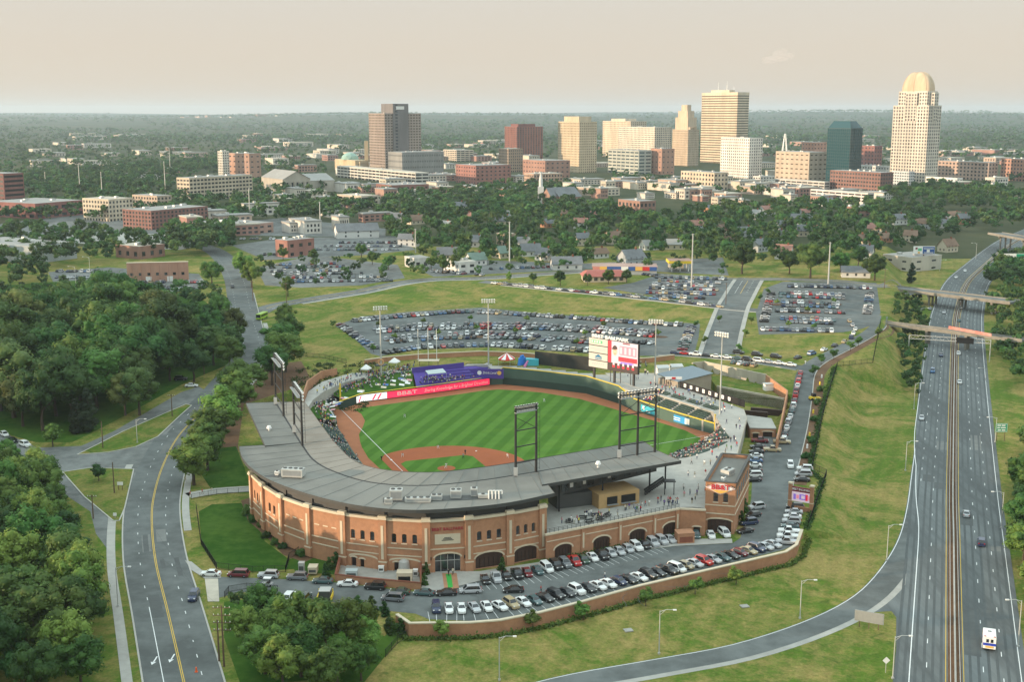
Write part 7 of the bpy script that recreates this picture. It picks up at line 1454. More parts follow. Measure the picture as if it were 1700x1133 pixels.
while len(hill) < 1500:
    y = fr2.uniform(20,1200); x = -y*fr2.uniform(.50,.95)-fr2.uniform(0,60)
    hill.append((x, y, gz(x, y), fr2.uniform(14,20), fr2.uniform(1.1,1.5)))
forest('shading_hill_woods', 'added woods on an unseen hill, shading the foreground from low sun', hill, LOD2)  # trees on the added unseen hill, raising its shade over the foreground
# low planting
def tufts(name, label, pts, h, w, mm, seed):
    r = np.random.RandomState(seed); V, Q = [], []; n = 0
    for (x, y) in pts:
        z = gz(x, y)
        for k in range(26):
            a = r.rand()*6.283; c = np.array([x+r.normal()*w, y+r.normal()*w, z+abs(r.normal())*h*.55+h*.1]); d = r.normal(size=3); d /= np.linalg.norm(d); e = np.cross(d, r.normal(size=3)); e /= np.linalg.norm(e); s = .16+.14*r.rand()
            V += [c-d*s-e*s*.6, c+d*s-e*s*.6, c+d*s+e*s*.6, c-d*s+e*s*.6]; Q.append((n,n+1,n+2,n+3)); n += 4
    return link(name, np_mesh(name, np.array(V), np.zeros((0,3),int), np.array(Q), [mm]), kind='stuff', label=label, cat='plants')
tufts('wall_foot_planting', 'low green planting along the foot of the brick wall', [p for p in densify(offset_line(wall_w, 1.6), .9, False)], .7, .35, 'leaf_mid', 1)
tufts('facade_planting', 'low green hedge along the foot of the arcade wall', [(T0.x+(T1.x-T0.x)*k/60+.25, T0.y+(T1.y-T0.y)*k/60-1.3) for k in range(61)], .8, .3, 'leaf_mid', 2)
tufts('fence_planting', 'rough green growth along the access road fence', [p for p in densify(GL([(1338,885),(1366,800),(1344,782),(1362,690),(1386,612)]), 1.1, False)], .9, .5, 'leaf_mid', 3)
tufts('bank_planting', 'rough shrubs along the bank above the left concourse', [(rnd.uniform(-82,-52), rnd.uniform(415,465)) for _ in range(160)], .9, .6, 'leaf_olive', 4)

# ================================================================== VEHICLES
PAINT = {'white':(.72,.72,.70),'silver':(.42,.43,.44),'grey':(.16,.17,.18),'black':(.013,.014,.016),'dark blue':(.018,.03,.08),'blue':(.06,.14,.28),'red':(.42,.02,.02),'dark red':(.15,.012,.018),'teal':(.05,.10,.105),'tan':(.42,.33,.19),'gold':(.34,.27,.16),'green':(.03,.07,.045),'orange':(.60,.24,.02)}
for k, c in PAINT.items():
    m = mat('paint_'+k.replace(' ','_'), c, .28, spec=.5); m.node_tree.nodes['Principled BSDF'].inputs['Coat Weight'].default_value = .5
mat('car_glass', (.015,.018,.021), .06, spec=.8); mat('lamp_clear', (.75,.75,.72), .2); mat('lamp_red', (.35,.01,.01), .3); mat('rim', (.38,.38,.39), .35, metal=.7)
def loft(b, rings, m=0, cap=True):
    n = len(rings[0]); v = [p for r in rings for p in r]; f = [(k*n+i, k*n+(i+1)%n, (k+1)*n+(i+1)%n, (k+1)*n+i) for k in range(len(rings)-1) for i in range(n)]
    if cap: f += [tuple(range(n-1,-1,-1)), tuple((len(rings)-1)*n+i for i in range(n))]
    b.add(v, f, m)
TYPES = {   # body stations (x, z of the deck, half width), greenhouse (x of: front base, front top, rear top, rear base), belt height, roof height
 'sedan': ([(-2.35,.72,.72),(-2.2,.93,.84),(-1.3,.97,.89),(0,.96,.90),(1.0,.95,.89),(2.05,.80,.84),(2.33,.62,.70)], (1.05,.35,-.95,-1.65), .93, 1.44),
 'coupe': ([(-2.2,.72,.72),(-2.05,.92,.84),(-1.2,.95,.88),(0,.93,.89),(.9,.92,.88),(1.95,.76,.83),(2.22,.60,.70)], (.85,.1,-.85,-1.6), .91, 1.36),
 'hatchback': ([(-2.0,.75,.74),(-1.9,1.0,.84),(-1.0,1.0,.87),(0,.98,.88),(1.0,.97,.87),(1.8,.82,.83),(2.02,.64,.70)], (1.1,.4,-1.4,-1.85), .96, 1.50),
 'suv': ([(-2.35,.85,.80),(-2.3,1.10,.92),(-1.2,1.12,.95),(0,1.12,.95),(1.1,1.10,.94),(2.15,1.0,.90),(2.38,.78,.78)], (1.05,.5,-1.85,-2.2), 1.08, 1.78),
 'minivan': ([(-2.45,.80,.80),(-2.4,1.05,.92),(-1.2,1.07,.95),(0,1.06,.95),(1.4,1.02,.93),(2.2,.86,.88),(2.48,.66,.74)], (1.65,.75,-2.0,-2.35), 1.02, 1.76),
 'pickup': ([(-2.75,.95,.90),(-2.7,1.05,.95),(-1.0,1.06,.96),(-.9,1.10,.96),(1.2,1.10,.95),(2.45,1.02,.92),(2.7,.80,.80)], (1.25,.65,-.55,-.85), 1.08, 1.85)}
CARM = {}
def car_parts(ty):
    st, (xa, xb, xc, xd), zb, zr = TYPES[ty]; b = MB(); gc = .27
    loft(b, [[(x,-w,gc+.10),(x,-w*.9,gc-.02),(x,w*.9,gc-.02),(x,w,gc+.10),(x,w*1.0,z*.78),(x,w*.90,z),(x,-w*.90,z),(x,-w*1.0,z*.78)] for x, z, w in st])
    w0, w1 = .84 if ty in ('sedan','coupe','hatchback') else .89, .62 if ty in ('sedan','coupe','hatchback') else .74; zb2 = zb-.02
    base = [(xa,-w0,zb2),(xa,w0,zb2),(xd,w0,zb2),(xd,-w0,zb2)]; top = [(xb,-w1,zr),(xb,w1,zr),(xc,w1,zr),(xc,-w1,zr)]
    b.add(base+top, [(0,1,5,4),(1,2,6,5),(2,3,7,6),(3,0,4,7),(4,5,6,7)])
    if ty == 'pickup': b.box(-2.55,-.98,-.78,.78,.72,.80); 
    for s in (-1,1): b.box(xa-.25,xa-.05,s*w0+(0 if s>0 else -.16),s*w0+(.16 if s>0 else 0),zb+.03,zb+.16)
    def inset(q, k, out):                                          # window panel laid just proud of a greenhouse face
        q = [Vector(p) for p in q]; c = sum(q, Vector())/4; n = (q[1]-q[0]).cross(q[3]-q[0]).normalized()
        if n.dot(c-Vector((0,0,zb))) < 0: n = -n
        return [tuple(c+(p-c)*k+n*out) for p in q]
    G_ = {'windscreen':[base[0],base[1],top[1],top[0]],'rear_window':[base[2],base[3],top[3],top[2]],'side_window':[base[1],base[2],top[2],top[1]],'side_window.r':[base[3],base[0],top[0],top[3]]}
    gl = {k: inset(q, .88, .012) for k, q in G_.items()}
    wh = []
    for x in (st[0][0]*.62 if ty != 'pickup' else -1.75, st[-1][0]*.62):
        for s in (-1,1): wh.append((x, s*(st[3][2]-.09)))
    return b, gl, wh, st
wb = MB(); wb.tube((0,-.11,0),(0,.11,0),.34,n=14); WHEEL = wb.mesh('wheel','rubber'); wb = MB(); wb.tube((0,-.118,0),(0,.118,0),.19,n=8); RIM = wb.mesh('rim','rim')
for ty in TYPES:
    b, gl, wh, st = car_parts(ty); body = b.mesh('car_body_'+ty, 'paint_white'); parts = []
    for k, q in gl.items(): g = MB(); g.quad(*q); parts.append((k.split('.')[0], g.mesh(k,'car_glass')))
    f, r_ = st[-2], st[1]
    for s in (-1,1):
        g = MB(); g.box(f[0]+.02,f[0]+.24,s*.62-.17,s*.62+.17,f[1]*.80,f[1]*.97); parts.append(('headlight', g.mesh('headlight','lamp_clear'))); g = MB(); g.box(r_[0]-.17,r_[0]+.02,s*.66-.15,s*.66+.15,r_[1]*.80,r_[1]*.98); parts.append(('tail_light', g.mesh('tail_light','lamp_red')))
    sm = MB(); sm.v, sm.f, sm.m = list(b.v), list(b.f), list(b.m)
    for q in gl.values(): sm.quad(*q, m=1)
    for x, y in wh: sm.tube((x,y-.11,.34),(x,y+.11,.34),.34,n=8,m=2)
    CARM[ty] = (body, parts, wh, sm.mesh('car_whole_'+ty, ['paint_white','car_glass','rubber']), sm)
def setmat(o, i, mm): o.material_slots[i].link = 'OBJECT'; o.material_slots[i].material = M(mm)
CARS = []                                                          # (x, y, z, heading, type, colour, row phrase, ordinal phrase, explicit label)
cr = random.Random(77)
CW = ['white']*15+['silver']*17+['grey']*17+['black']*21+['dark blue']*10+['blue']*5+['red']*5+['dark red']*5+['teal']*4+['tan']*3+['gold']*2+['green']*2
TW = ['sedan']*9+['suv']*6+['minivan']*2+['hatchback']*3+['pickup']*2+['coupe']
def car(px, py, head, ty, col, label): x, y, z = G(px, py); CARS.append((x, y, z+.05, head, ty, col, None, None, label))
def row(pts, n, phrase, mode='perp', tilt=0, cols=None, types=None, jit=.25, miss=0, first='left', flip=0):
    P = [G(*p)[:2] for p in pts]; D = [0]
    for i in range(1, len(P)): D.append(D[-1]+math.hypot(P[i][0]-P[i-1][0], P[i][1]-P[i-1][1]))
    L = []
    for k in range(n):
        if miss and cr.random() < miss: continue
        s = D[-1]*(k/(n-1) if n > 1 else .5); i = max(0, min(len(P)-2, next((j for j in range(len(D)) if D[j] >= s-1e-6), len(D)-1)-1)); t = (s-D[i])/((D[i+1]-D[i]) or 1)
        x, y = P[i][0]+(P[i+1][0]-P[i][0])*t, P[i][1]+(P[i+1][1]-P[i][1])*t; a = math.atan2(P[i+1][1]-P[i][1], P[i+1][0]-P[i][0])+(R(90) if mode == 'perp' else 0)+R(tilt)+(math.pi if (flip == 1 or (flip == 2 and cr.random() < .5)) else 0)
        L.append((x+cr.uniform(-jit,jit)*.5, y+cr.uniform(-jit,jit), a+cr.uniform(-.03,.03), cols[k] if cols and k < len(cols) else cr.choice(CW), types[k] if types and k < len(types) else cr.choice(TW)))
    key = (lambda q: PX(q[0],q[1],0)[0]) if first == 'left' else (lambda q: -PX(q[0],q[1],0)[1])
    L.sort(key=key)
    for i, (x, y, a, c, ty) in enumerate(L): CARS.append((x, y, gz(x,y)+.06, a, ty, c, phrase, '%s from %s' % (ordinal(i+1), 'left' if first == 'left' else 'bottom'), None))
w_, s_, g_, k_c = 'white','silver','grey','black'
row([(724,1014),(767,1015),(829,1011),(888,1001),(957,985),(1024,971),(1107,952),(1165,937),(1226,923),(1283,908)], 34, 'in the row along the brick wall', tilt=10, jit=.12, flip=1,
    cols=['dark blue',w_,w_,s_,w_,w_,'tan',w_,'teal',k_c,k_c,k_c,w_,k_c,w_,w_,'dark blue',k_c,w_,k_c,k_c,k_c,w_,'gold',s_,'red',s_,'teal',k_c,'dark red','tan','dark blue',s_,s_], types=['suv','sedan','sedan','sedan','sedan','sedan','suv','sedan','sedan','sedan','suv','sedan','suv','sedan','sedan','sedan'])
row([(806,967),(840,961),(885,953),(942,939),(1001,926),(1061,911),(1112,899)], 21, 'in the row facing the ballpark arcade', tilt=-12, jit=.12, flip=1, cols=[k_c,s_,k_c,k_c,'dark red','teal',w_,k_c,'grey','red','green',w_,k_c,s_,s_,s_,w_,k_c,s_,s_,s_])
QL = [(350,957,'sedan','white','white sedan at the drive entrance beside the avenue'),(396,958,'minivan','dark red','dark red minivan second in the drive queue'),(446,960,'suv','silver','silver estate car third in the drive queue'),(494,963,'suv','grey','dark grey SUV fourth in the drive queue'),(536,969,'sedan','teal','teal sedan in the drive queue left of the yard'),(577,974,'sedan','white','white sedan in the drive queue below the yard wall'),(623,979,'suv','black','black SUV in the drive queue below the yard wall'),(664,987,'sedan','green','green sedan in the drive queue near the entrance'),(704,989,'sedan','teal','teal sedan below the entrance path'),(741,989,'sedan','black','black sedan below the entrance path'),(781,985,'minivan','silver','silver minivan right of the entrance path'),(652,998,'minivan','grey','grey minivan passing the drive queue'),(852,984,'sedan','black','black sedan driving between the two parked rows')]
for px, py, ty, c, lb in QL: car(px, py, math.pi+R(-4 if px < 600 else (-8 if px < 720 else 6)), ty, c, lb)
car(481,996,R(80),'suv','white','white SUV parked on the grass below the drive'); car(506,998,R(78),'suv','teal','teal SUV parked on the grass beside the white one'); car(322,995,R(-88),'suv','dark blue','dark blue open jeep on the avenue')
row([(1155,892),(1181,892),(1203,890)], 3, 'at the sign tower garage door', tilt=0, cols=['teal','white','white'], types=['sedan','sedan','minivan'], flip=1)
row([(1238,886),(1243,874),(1249,863),(1256,846)], 4, 'in the line right of the sign tower', tilt=40, first='bottom')
row([(1306,904),(1311,880),(1320,846)], 8, 'in the stack below the digital sign', tilt=8, first='bottom', cols=[s_,w_,w_,'teal',s_,w_,s_,k_c], jit=.1)
row([(1331,800),(1336,782)], 3, 'behind the digital sign', tilt=10, first='bottom', cols=[k_c,s_,w_])
row([(1250,800),(1252,775),(1257,745)], 8, 'under the promenade edge', tilt=15, first='bottom', cols=[k_c,w_,k_c,w_,'blue',w_,k_c,k_c]); row([(1262,735),(1298,737)], 2, 'in front of the brick garage', 'along', cols=['dark red','tan'], types=['pickup','pickup']); car(1282,750,R(-8),'pickup','tan','tan pickup below the two garage pickups'); car(1312,776,R(-100),'suv','white','white SUV driving on the access road')
row([(1302,733),(1308,706),(1317,680),(1322,652),(1329,622)], 14, 'queued beside the access road', 'along', first='bottom', cols=[w_,k_c,w_,s_,w_,'teal',w_,'dark red','red','dark red',w_,'red','dark red','red'], jit=.1)
row([(1120,588),(1160,591),(1230,598),(1312,608)], 12, 'queued on the back road', 'along', cols=['dark blue','red',w_,k_c,w_,w_,'teal',k_c,w_,s_,w_,w_]); row([(1226,588),(1288,595)], 3, 'on the grass edge of the back road', 'along', cols=[k_c,k_c,k_c], types=['suv','suv','suv'])
row([(1325,596),(1355,587),(1384,577),(1412,565),(1420,548),(1410,535)], 10, 'queued round the curve to the right lot', 'along'); row([(1218,604),(1252,609)], 4, 'parked below the back road', tilt=5, miss=.0)
row([(588,535),(625,531),(682,526),(742,521),(779,519),(860,524),(960,530),(1061,538),(1131,542)], 72, 'in the top row of the outfield lot', miss=.05, flip=2)
row([(622,548),(704,543),(800,541),(900,543),(980,547),(1084,555)], 50, 'in the second row of the outfield lot', tilt=-14, miss=.08, flip=2); row([(628,553),(704,548),(800,546),(900,548),(980,552),(1084,560)], 48, 'in the third row of the outfield lot', tilt=-14, miss=.10, flip=2)
row([(640,565),(725,559),(786,556),(860,559),(977,566),(1080,572)], 46, 'in the fourth row of the outfield lot', tilt=-14, miss=.08, flip=2); row([(650,570),(725,564),(800,562),(870,564),(977,571)], 32, 'in the fifth row of the outfield lot', tilt=-14, miss=.35, flip=2)
row([(640,588),(690,580),(760,576),(812,575),(870,578),(977,585),(1060,590)], 42, 'in the bottom row of the outfield lot', miss=.06, flip=2)
row([(566,541),(590,560),(622,580)], 12, 'down the left side of the outfield lot', tilt=10, flip=2, first='bottom'); row([(1148,545),(1142,560),(1133,582)], 11, 'down the right side of the outfield lot', tilt=0, flip=2, first='bottom')
for k, (y, x0, x1, n) in enumerate(((477,1310,1445,26),(489,1296,1400,18),(494,1296,1400,18),(504,1300,1390,15),(509,1300,1390,15),(518,1290,1400,17),(531,1298,1385,13),(536,1300,1380,12),(549,1266,1380,19))): row([(x0,y),((x0+x1)/2,y+1),(x1,y+3)], n, 'in row %s from the top of the right lot' % (k+1), miss=.12, flip=2)
row([(1444,490),(1440,522)], 11, 'down the right side of the right lot', flip=2, first='bottom'); row([(1280,490),(1268,535)], 12, 'down the left side of the right lot', flip=2, first='bottom')
for k, (y, x0, x1, n) in enumerate(((462,1080,1205,26),(468,1095,1200,22),(474,1085,1195,24),(480,1080,1190,22),(487,1075,1185,22),(494,1090,1180,16))): row([(x0,y),(x1,y+3)], n, 'in row %s from the top of the middle lot' % (k+1), miss=.14, flip=2)
row([(822,472),(900,480),(1000,489),(1100,499),(1195,511)], 40, 'parked along the bank street', 'along', miss=.08)
for k, (y0, x0, x1, n) in enumerate(((441,450,560,22),(446,450,570,24),(452,452,585,26),(457,455,600,26),(463,470,640,30),(469,490,650,26))): row([(x0,y0),(x1,y0-2)], n, 'in row %s from the top of the top left lot' % (k+1), miss=.2, flip=2)
for k, (y0, x0, x1, n) in enumerate(((398,400,460,12),(404,560,680,26),(410,540,670,26),(416,520,660,24),(424,440,500,12))): row([(x0,y0),(x1,y0)], n, 'in row %s from the top of the upper lot' % (k+1), miss=.25, flip=2)
for k, (y0, x0, x1, n) in enumerate(((452,90,160,13),(462,95,165,13),(470,235,335,20),(480,240,330,18))): row([(x0,y0),(x1,y0)], n, 'in row %s from the top of the far left lot' % (k+1), miss=.15, flip=2)
row([(45,512),(90,508)], 8, 'in the small lot left of the thicket'); row([(720,452),(800,458)], 12, 'beside the white office', miss=.2); row([(815,448),(960,443)], 18, 'in the street lot', miss=.3); row([(1040,452),(1090,460)], 9, 'beside the painted market'); row([(150,362),(330,372)], 16, 'by the apartment blocks', miss=.3)
row([(8,724),(20,733),(42,742)], 3, 'along the side street wood', 'along', cols=[w_,k_c,w_]); car(88,790,R(150),'sedan','silver','silver sedan on the road left of the grass triangle'); car(8,784,R(10),'pickup','blue','pale blue pickup at the left edge'); car(318,643,R(5),'sedan','white','white sedan parked under trees by the side street'); car(300,632,0,'suv','black','black SUV parked under trees by the side street'); car(302,546,R(8),'sedan','black','black sedan parked left of the avenue under trees'); car(386,478,R(-75),'suv','black','dark SUV driving down the avenue near the junction')
hd = math.atan2(HW[60][1]-HW[20][1], HW[60][0]-HW[20][0])
for px, py, ty, c, fwd, lb in [(1604,857,'sedan','silver',1,'silver blue sedan on the right carriageway of the expressway'),(1629,905,'suv','dark blue',1,'dark SUV on the right carriageway of the expressway'),(1593,637,'sedan','white',1,'white sedan on the right carriageway below the gantry'),(1591,589,'sedan','white',1,'white car just below the gantry'),(1548,619,'suv','blue',0,'blue SUV on the left carriageway'),(1562,592,'sedan','dark blue',0,'dark blue sedan on the left carriageway below the gantry'),(1530,697,'sedan','silver',0,'silver sedan on the left carriageway by the meadow'),(1544,514,'sedan','grey',0,'grey car between the two bridges, left carriageway'),(1567,520,'sedan','silver',0,'silver car between the two bridges beside the median'),(1595,512,'sedan','white',1,'white car between the two bridges, right carriageway'),(1592,534,'sedan','teal',1,'teal car on the right carriageway behind the footbridge'),(1618,563,'suv','white',1,'white SUV under the gantry message board'),(1538,556,'suv','dark blue',0,'dark SUV under the footbridge'),(1602,451,'sedan','white',0,'white car at the far bend of the expressway'),(1587,462,'sedan','white',0,'white car beyond the road bridge')]:
    x, y = W(px, py, hw_z(W(px,py,-2)[1])); CARS.append((x, y, hw_z(y)+.08, hd if fwd else hd+math.pi, ty, c, None, None, lb))
CARS.sort(key=lambda c: math.hypot(c[0], c[1])); vis = CARS
for i, (x, y, z, a, ty, c, ph, od, lb) in enumerate(vis[:300]):
    body, parts, wh, whole, _ = CARM[ty]; tyn = {'suv':'SUV'}.get(ty, ty); lab = lb or '%s %s, %s %s' % (c, tyn, od, ph)
    if i < 135:
        o = thing('parked_car' if ph else 'car', lab, 'car', (x,y,z), a, 'cars '+ph if ph else None); bo = link('body', body, o); setmat(bo, 0, 'paint_'+c.replace(' ','_'))
        for nm, me in parts: link(nm, me, o)
        for wx, wy in wh: w0 = link('wheel', WHEEL, o, (wx,wy,.34)); link('rim', RIM, w0)
    else:
        o = link('parked_car' if ph else 'car', whole, None, (x,y,z), a, label=lab, cat='car', group='cars '+ph if ph else None); setmat(o, 0, 'paint_'+c.replace(' ','_'))
cols_ = list(PAINT); jb = MB()
for (x, y, z, a, ty, c, *_x) in vis[300:]:
    sm = CARM[ty][4]; ca, sa = math.cos(a), math.sin(a); ci = cols_.index(c); o = len(jb.v); jb.v += [(x+p[0]*ca-p[1]*sa, y+p[0]*sa+p[1]*ca, z+p[2]) for p in sm.v]; jb.f += [tuple(k+o for k in q) for q in sm.f]; jb.m += [ci if k == 0 else len(cols_)+k-1 for k in sm.m]
jb.build('far_parked_cars', ['paint_'+c.replace(' ','_') for c in cols_]+['car_glass','rubber'], kind='stuff', label='hundreds of cars in the far parking lots', cat='cars')
# ambulance, bus, golf cart, motorcycle
x, y = W(1641, 1072, hw_z(215)); t = thing('ambulance', 'white box ambulance with blue sides on the expressway', 'ambulance', (x,y,hw_z(y)+.08), hd-R(90)); mat('amb_blue',(.03,.06,.40),.35)
b = MB(); b.box(-1.2,1.2,-3.3,1.2,.55,3.1); b.build('box_body', 'white', t); b = MB(); b.box(-1.21,1.21,-3.31,1.21,1.2,1.75); b.build('blue_stripe', 'amb_blue', t); b = MB(); b.box(-1.05,1.05,1.2,3.4,.5,1.5); b.add([(-1,1.2,1.5),(1,1.2,1.5),(1,2.4,1.5),(-1,2.4,1.5),(-.9,1.2,2.3),(.9,1.2,2.3),(.9,1.8,2.3),(-.9,1.8,2.3)],[(0,1,5,4),(1,2,6,5),(2,3,7,6),(3,0,4,7),(4,5,6,7)]); b.build('cab', 'white', t); b = MB(); b.quad((-.9,2.42,1.52),(.9,2.42,1.52),(.8,1.85,2.25),(-.8,1.85,2.25)); b.build('windscreen', 'car_glass', t)
for u in (-.42,.42): b = MB(); b.box(u-.24,u+.24,-3.36,-3.305,1.9,2.6); b.build('rear_window', 'car_glass', t)
b = MB(); b.box(-.75,.75,-3.37,-3.32,.75,1.15); b.build('warning_panel', 'logo_gold', t); b = MB(); b.box(-.35,.35,-.6,-.3,3.1,3.2); b.build('roof_vent', 'dark_panel', t)
for u in (-.9,.9): b = MB(); b.box(u-.2,u+.2,-3.3,-3.1,3.1,3.22); b.build('beacon', 'lamp_red', t)
for u in (-1.02,1.02):
    for v in (-2.2,2.3): b = MB(); b.tube((u-.13,v,.42),(u+.13,v,.42),.42,n=14); b.build('wheel', 'rubber', t)
x, y, z = G(435, 530); t = thing('bus', 'lime green bus turning at the avenue junction', 'bus', (x,y,z+.05), R(-100)); mat('lime',(.28,.42,.05),.4); b = MB(); b.box(-4.6,4.6,-1.25,1.25,.4,3.0); b.build('body', 'lime', t)
for s in (-1,1):
    for k in range(6): b = MB(); b.box(-4.2+k*1.4,-3+k*1.4,s*1.26-.01,s*1.26+.01,1.6,2.6); b.build('side_window', 'car_glass', t)
    for v in (-3,3): b = MB(); b.tube((v,s*1.2-.12,.45),(v,s*1.2+.12,.45),.45,n=12); b.build('wheel', 'rubber', t)
b = MB(); b.box(4.6,4.63,-1.1,1.1,1.3,2.7); b.build('windscreen', 'car_glass', t)
x, y, z = G(540, 995); t = thing('utility_cart', 'black topped trailer with yellow frame parked on the grass edge', 'trailer', (x,y,z+.05), R(90)); b = MB(); b.box(-1.3,1.3,-1.2,1.2,.5,2.1); b.build('box', 'dark_panel', t); b = MB(); b.box(-1.35,1.35,-1.25,1.25,2.1,2.2); b.build('top', 'galvanised', t)
for s in (-1,1): b = MB(); b.bar((-1.7,s*1.5,.6),(1.7,s*1.5,.6),.25,.9); b.bar((1.2,s*1.5,1),(1.2,s*1.5,1.8),.2,.2); b.build('yellow_frame', 'yellow', t)
for u in (-.7,.7):
    for s in (-1.2,1.2): b = MB(); b.tube((u,s-.1,.32),(u,s+.1,.32),.32,n=10); b.build('wheel', 'rubber', t)
x, y, z = G(444, 974); t = thing('golf_cart', 'small silver open cart beside the drive queue', 'cart', (x,y,z+.05), R(175)); b = MB(); b.box(-1.2,1.2,-.6,.6,.3,.75); b.build('body', 'paint_silver', t); b = MB(); b.box(-.5,.1,-.55,.55,.75,.95); b.box(-.6,-.5,-.55,.55,.75,1.4); b.build('seat', 'black', t); b = MB(); b.box(-.9,.8,-.6,.6,1.9,1.98); b.build('roof', 'white', t)
for u in (-.85,.75):
    for s in (-.55,.55): b = MB(); b.tube((u,s,.75),(u,s,1.9),.03,n=5); b.build('post', 'steel_dark', t); b = MB(); b.tube((u,s-.08,.24),(u,s+.08,.24),.24,n=10); b.build('wheel', 'rubber', t)
x, y, z = G(1350, 665); t = thing('yellow_loader', 'small yellow and black machine on the mulch strip', 'machine', (x,y,z+.1), R(20)); b = MB(); b.box(-1.4,1,-.8,.8,.5,1.3); b.build('body', 'yellow', t); b = MB(); b.box(-.5,.7,-.7,.7,1.3,2.4); b.build('cab', 'black', t); b = MB(); b.bar((.8,-.9,.8),(2.2,-.9,.5),.2,.25); b.bar((.8,.9,.8),(2.2,.9,.5),.2,.25); b.box(2.0,2.7,-1,1,.1,.8); b.build('bucket', 'yellow', t)
for u in (-.9,.6):
    for s in (-.85,.85): b = MB(); b.tube((u,s-.15,.45),(u,s+.15,.45),.45,n=10); b.build('wheel', 'rubber', t)

# ================================================================== PEOPLE
mat('skin', (.42,.24,.16), .6); mat('hair', (.04,.025,.018), .7); mat('denim', (.05,.07,.13), .8); mat('khaki', (.34,.28,.19), .8)
SH = {'white':(.72,.71,.68),'red':(.45,.04,.04),'black':(.02,.02,.022),'grey':(.30,.30,.30),'blue':(.08,.16,.38),'pink':(.58,.28,.30),'purple':(.13,.07,.26),'cream':(.58,.50,.38),'navy':(.02,.03,.08),'green':(.07,.20,.08),'yellow':(.65,.55,.08)}
for k, c in SH.items(): mat('shirt_'+k, c, .85)
def figure(name, J, seated=False):
    """one continuous skinned body; J maps joints to positions"""
    me = bpy.data.meshes.new(name); order = list(J); vs_ = [J[k] for k in order]; ix = {k: i for i, k in enumerate(order)}
    E = [('pelvis','waist'),('waist','chest'),('chest','neck'),('neck','head'),('head','crown'),('chest','shl'),('shl','ell'),('ell','hal'),('chest','shr'),('shr','elr'),('elr','har'),('pelvis','hil'),('hil','knl'),('knl','anl'),('anl','tol'),('pelvis','hir'),('hir','knr'),('knr','anr'),('anr','tor')]
    me.from_pydata(vs_, [(ix[a], ix[b]) for a, b in E], []); o = bpy.data.objects.new(name, me); COL.objects.link(o)
    md = o.modifiers.new('s','SKIN'); md.use_smooth_shade = True; sk = me.skin_vertices[0].data if me.skin_vertices else None
    if sk is None:
        return None
    RAD = dict(pelvis=(.16,.12),waist=(.145,.11),chest=(.17,.12),neck=(.06,.06),head=(.10,.11),crown=(.085,.095),sh=(.075,.075),el=(.05,.05),ha=(.04,.04),hi=(.10,.10),kn=(.07,.07),an=(.05,.05),to=(.05,.035))
    for k, i in ix.items(): sk[i].radius = RAD.get(k, RAD.get(k[:2], (.08,.08))); sk[i].use_root = (k == 'pelvis')
    o.modifiers.new('d','SUBSURF').levels = 1; dg = bpy.context.evaluated_depsgraph_get(); dg.update(); out = bpy.data.meshes.new_from_object(o.evaluated_get(dg)); bpy.data.objects.remove(o)
    out.name = name; out.materials.clear()
    for mm in ('shirt_white','skin','denim','hair'): out.materials.append(M(mm))
    hz_ = J['head'][2]; pz = J['pelvis'][2]; nk = J['neck'][2]; el = min(J['ell'][2],J['elr'][2])
    for p in out.polygons:
        c = p.center; r_ = math.hypot(c.x-J['pelvis'][0], c.y-J['pelvis'][1]); m = 0
        if c.z > hz_+.02: m = 3
        elif c.z > nk-.01: m = 1
        elif c.z < pz-.03 or (seated and c.z < pz+.04) or (seated and c.y < J['pelvis'][1]-.2 and c.z < pz+.12): m = 2
        if abs(c.x) > .245 and min(abs(c.z-J['hal'][2]), abs(c.z-J['har'][2])) < .14: m = 1
        p.material_index = m
    return out
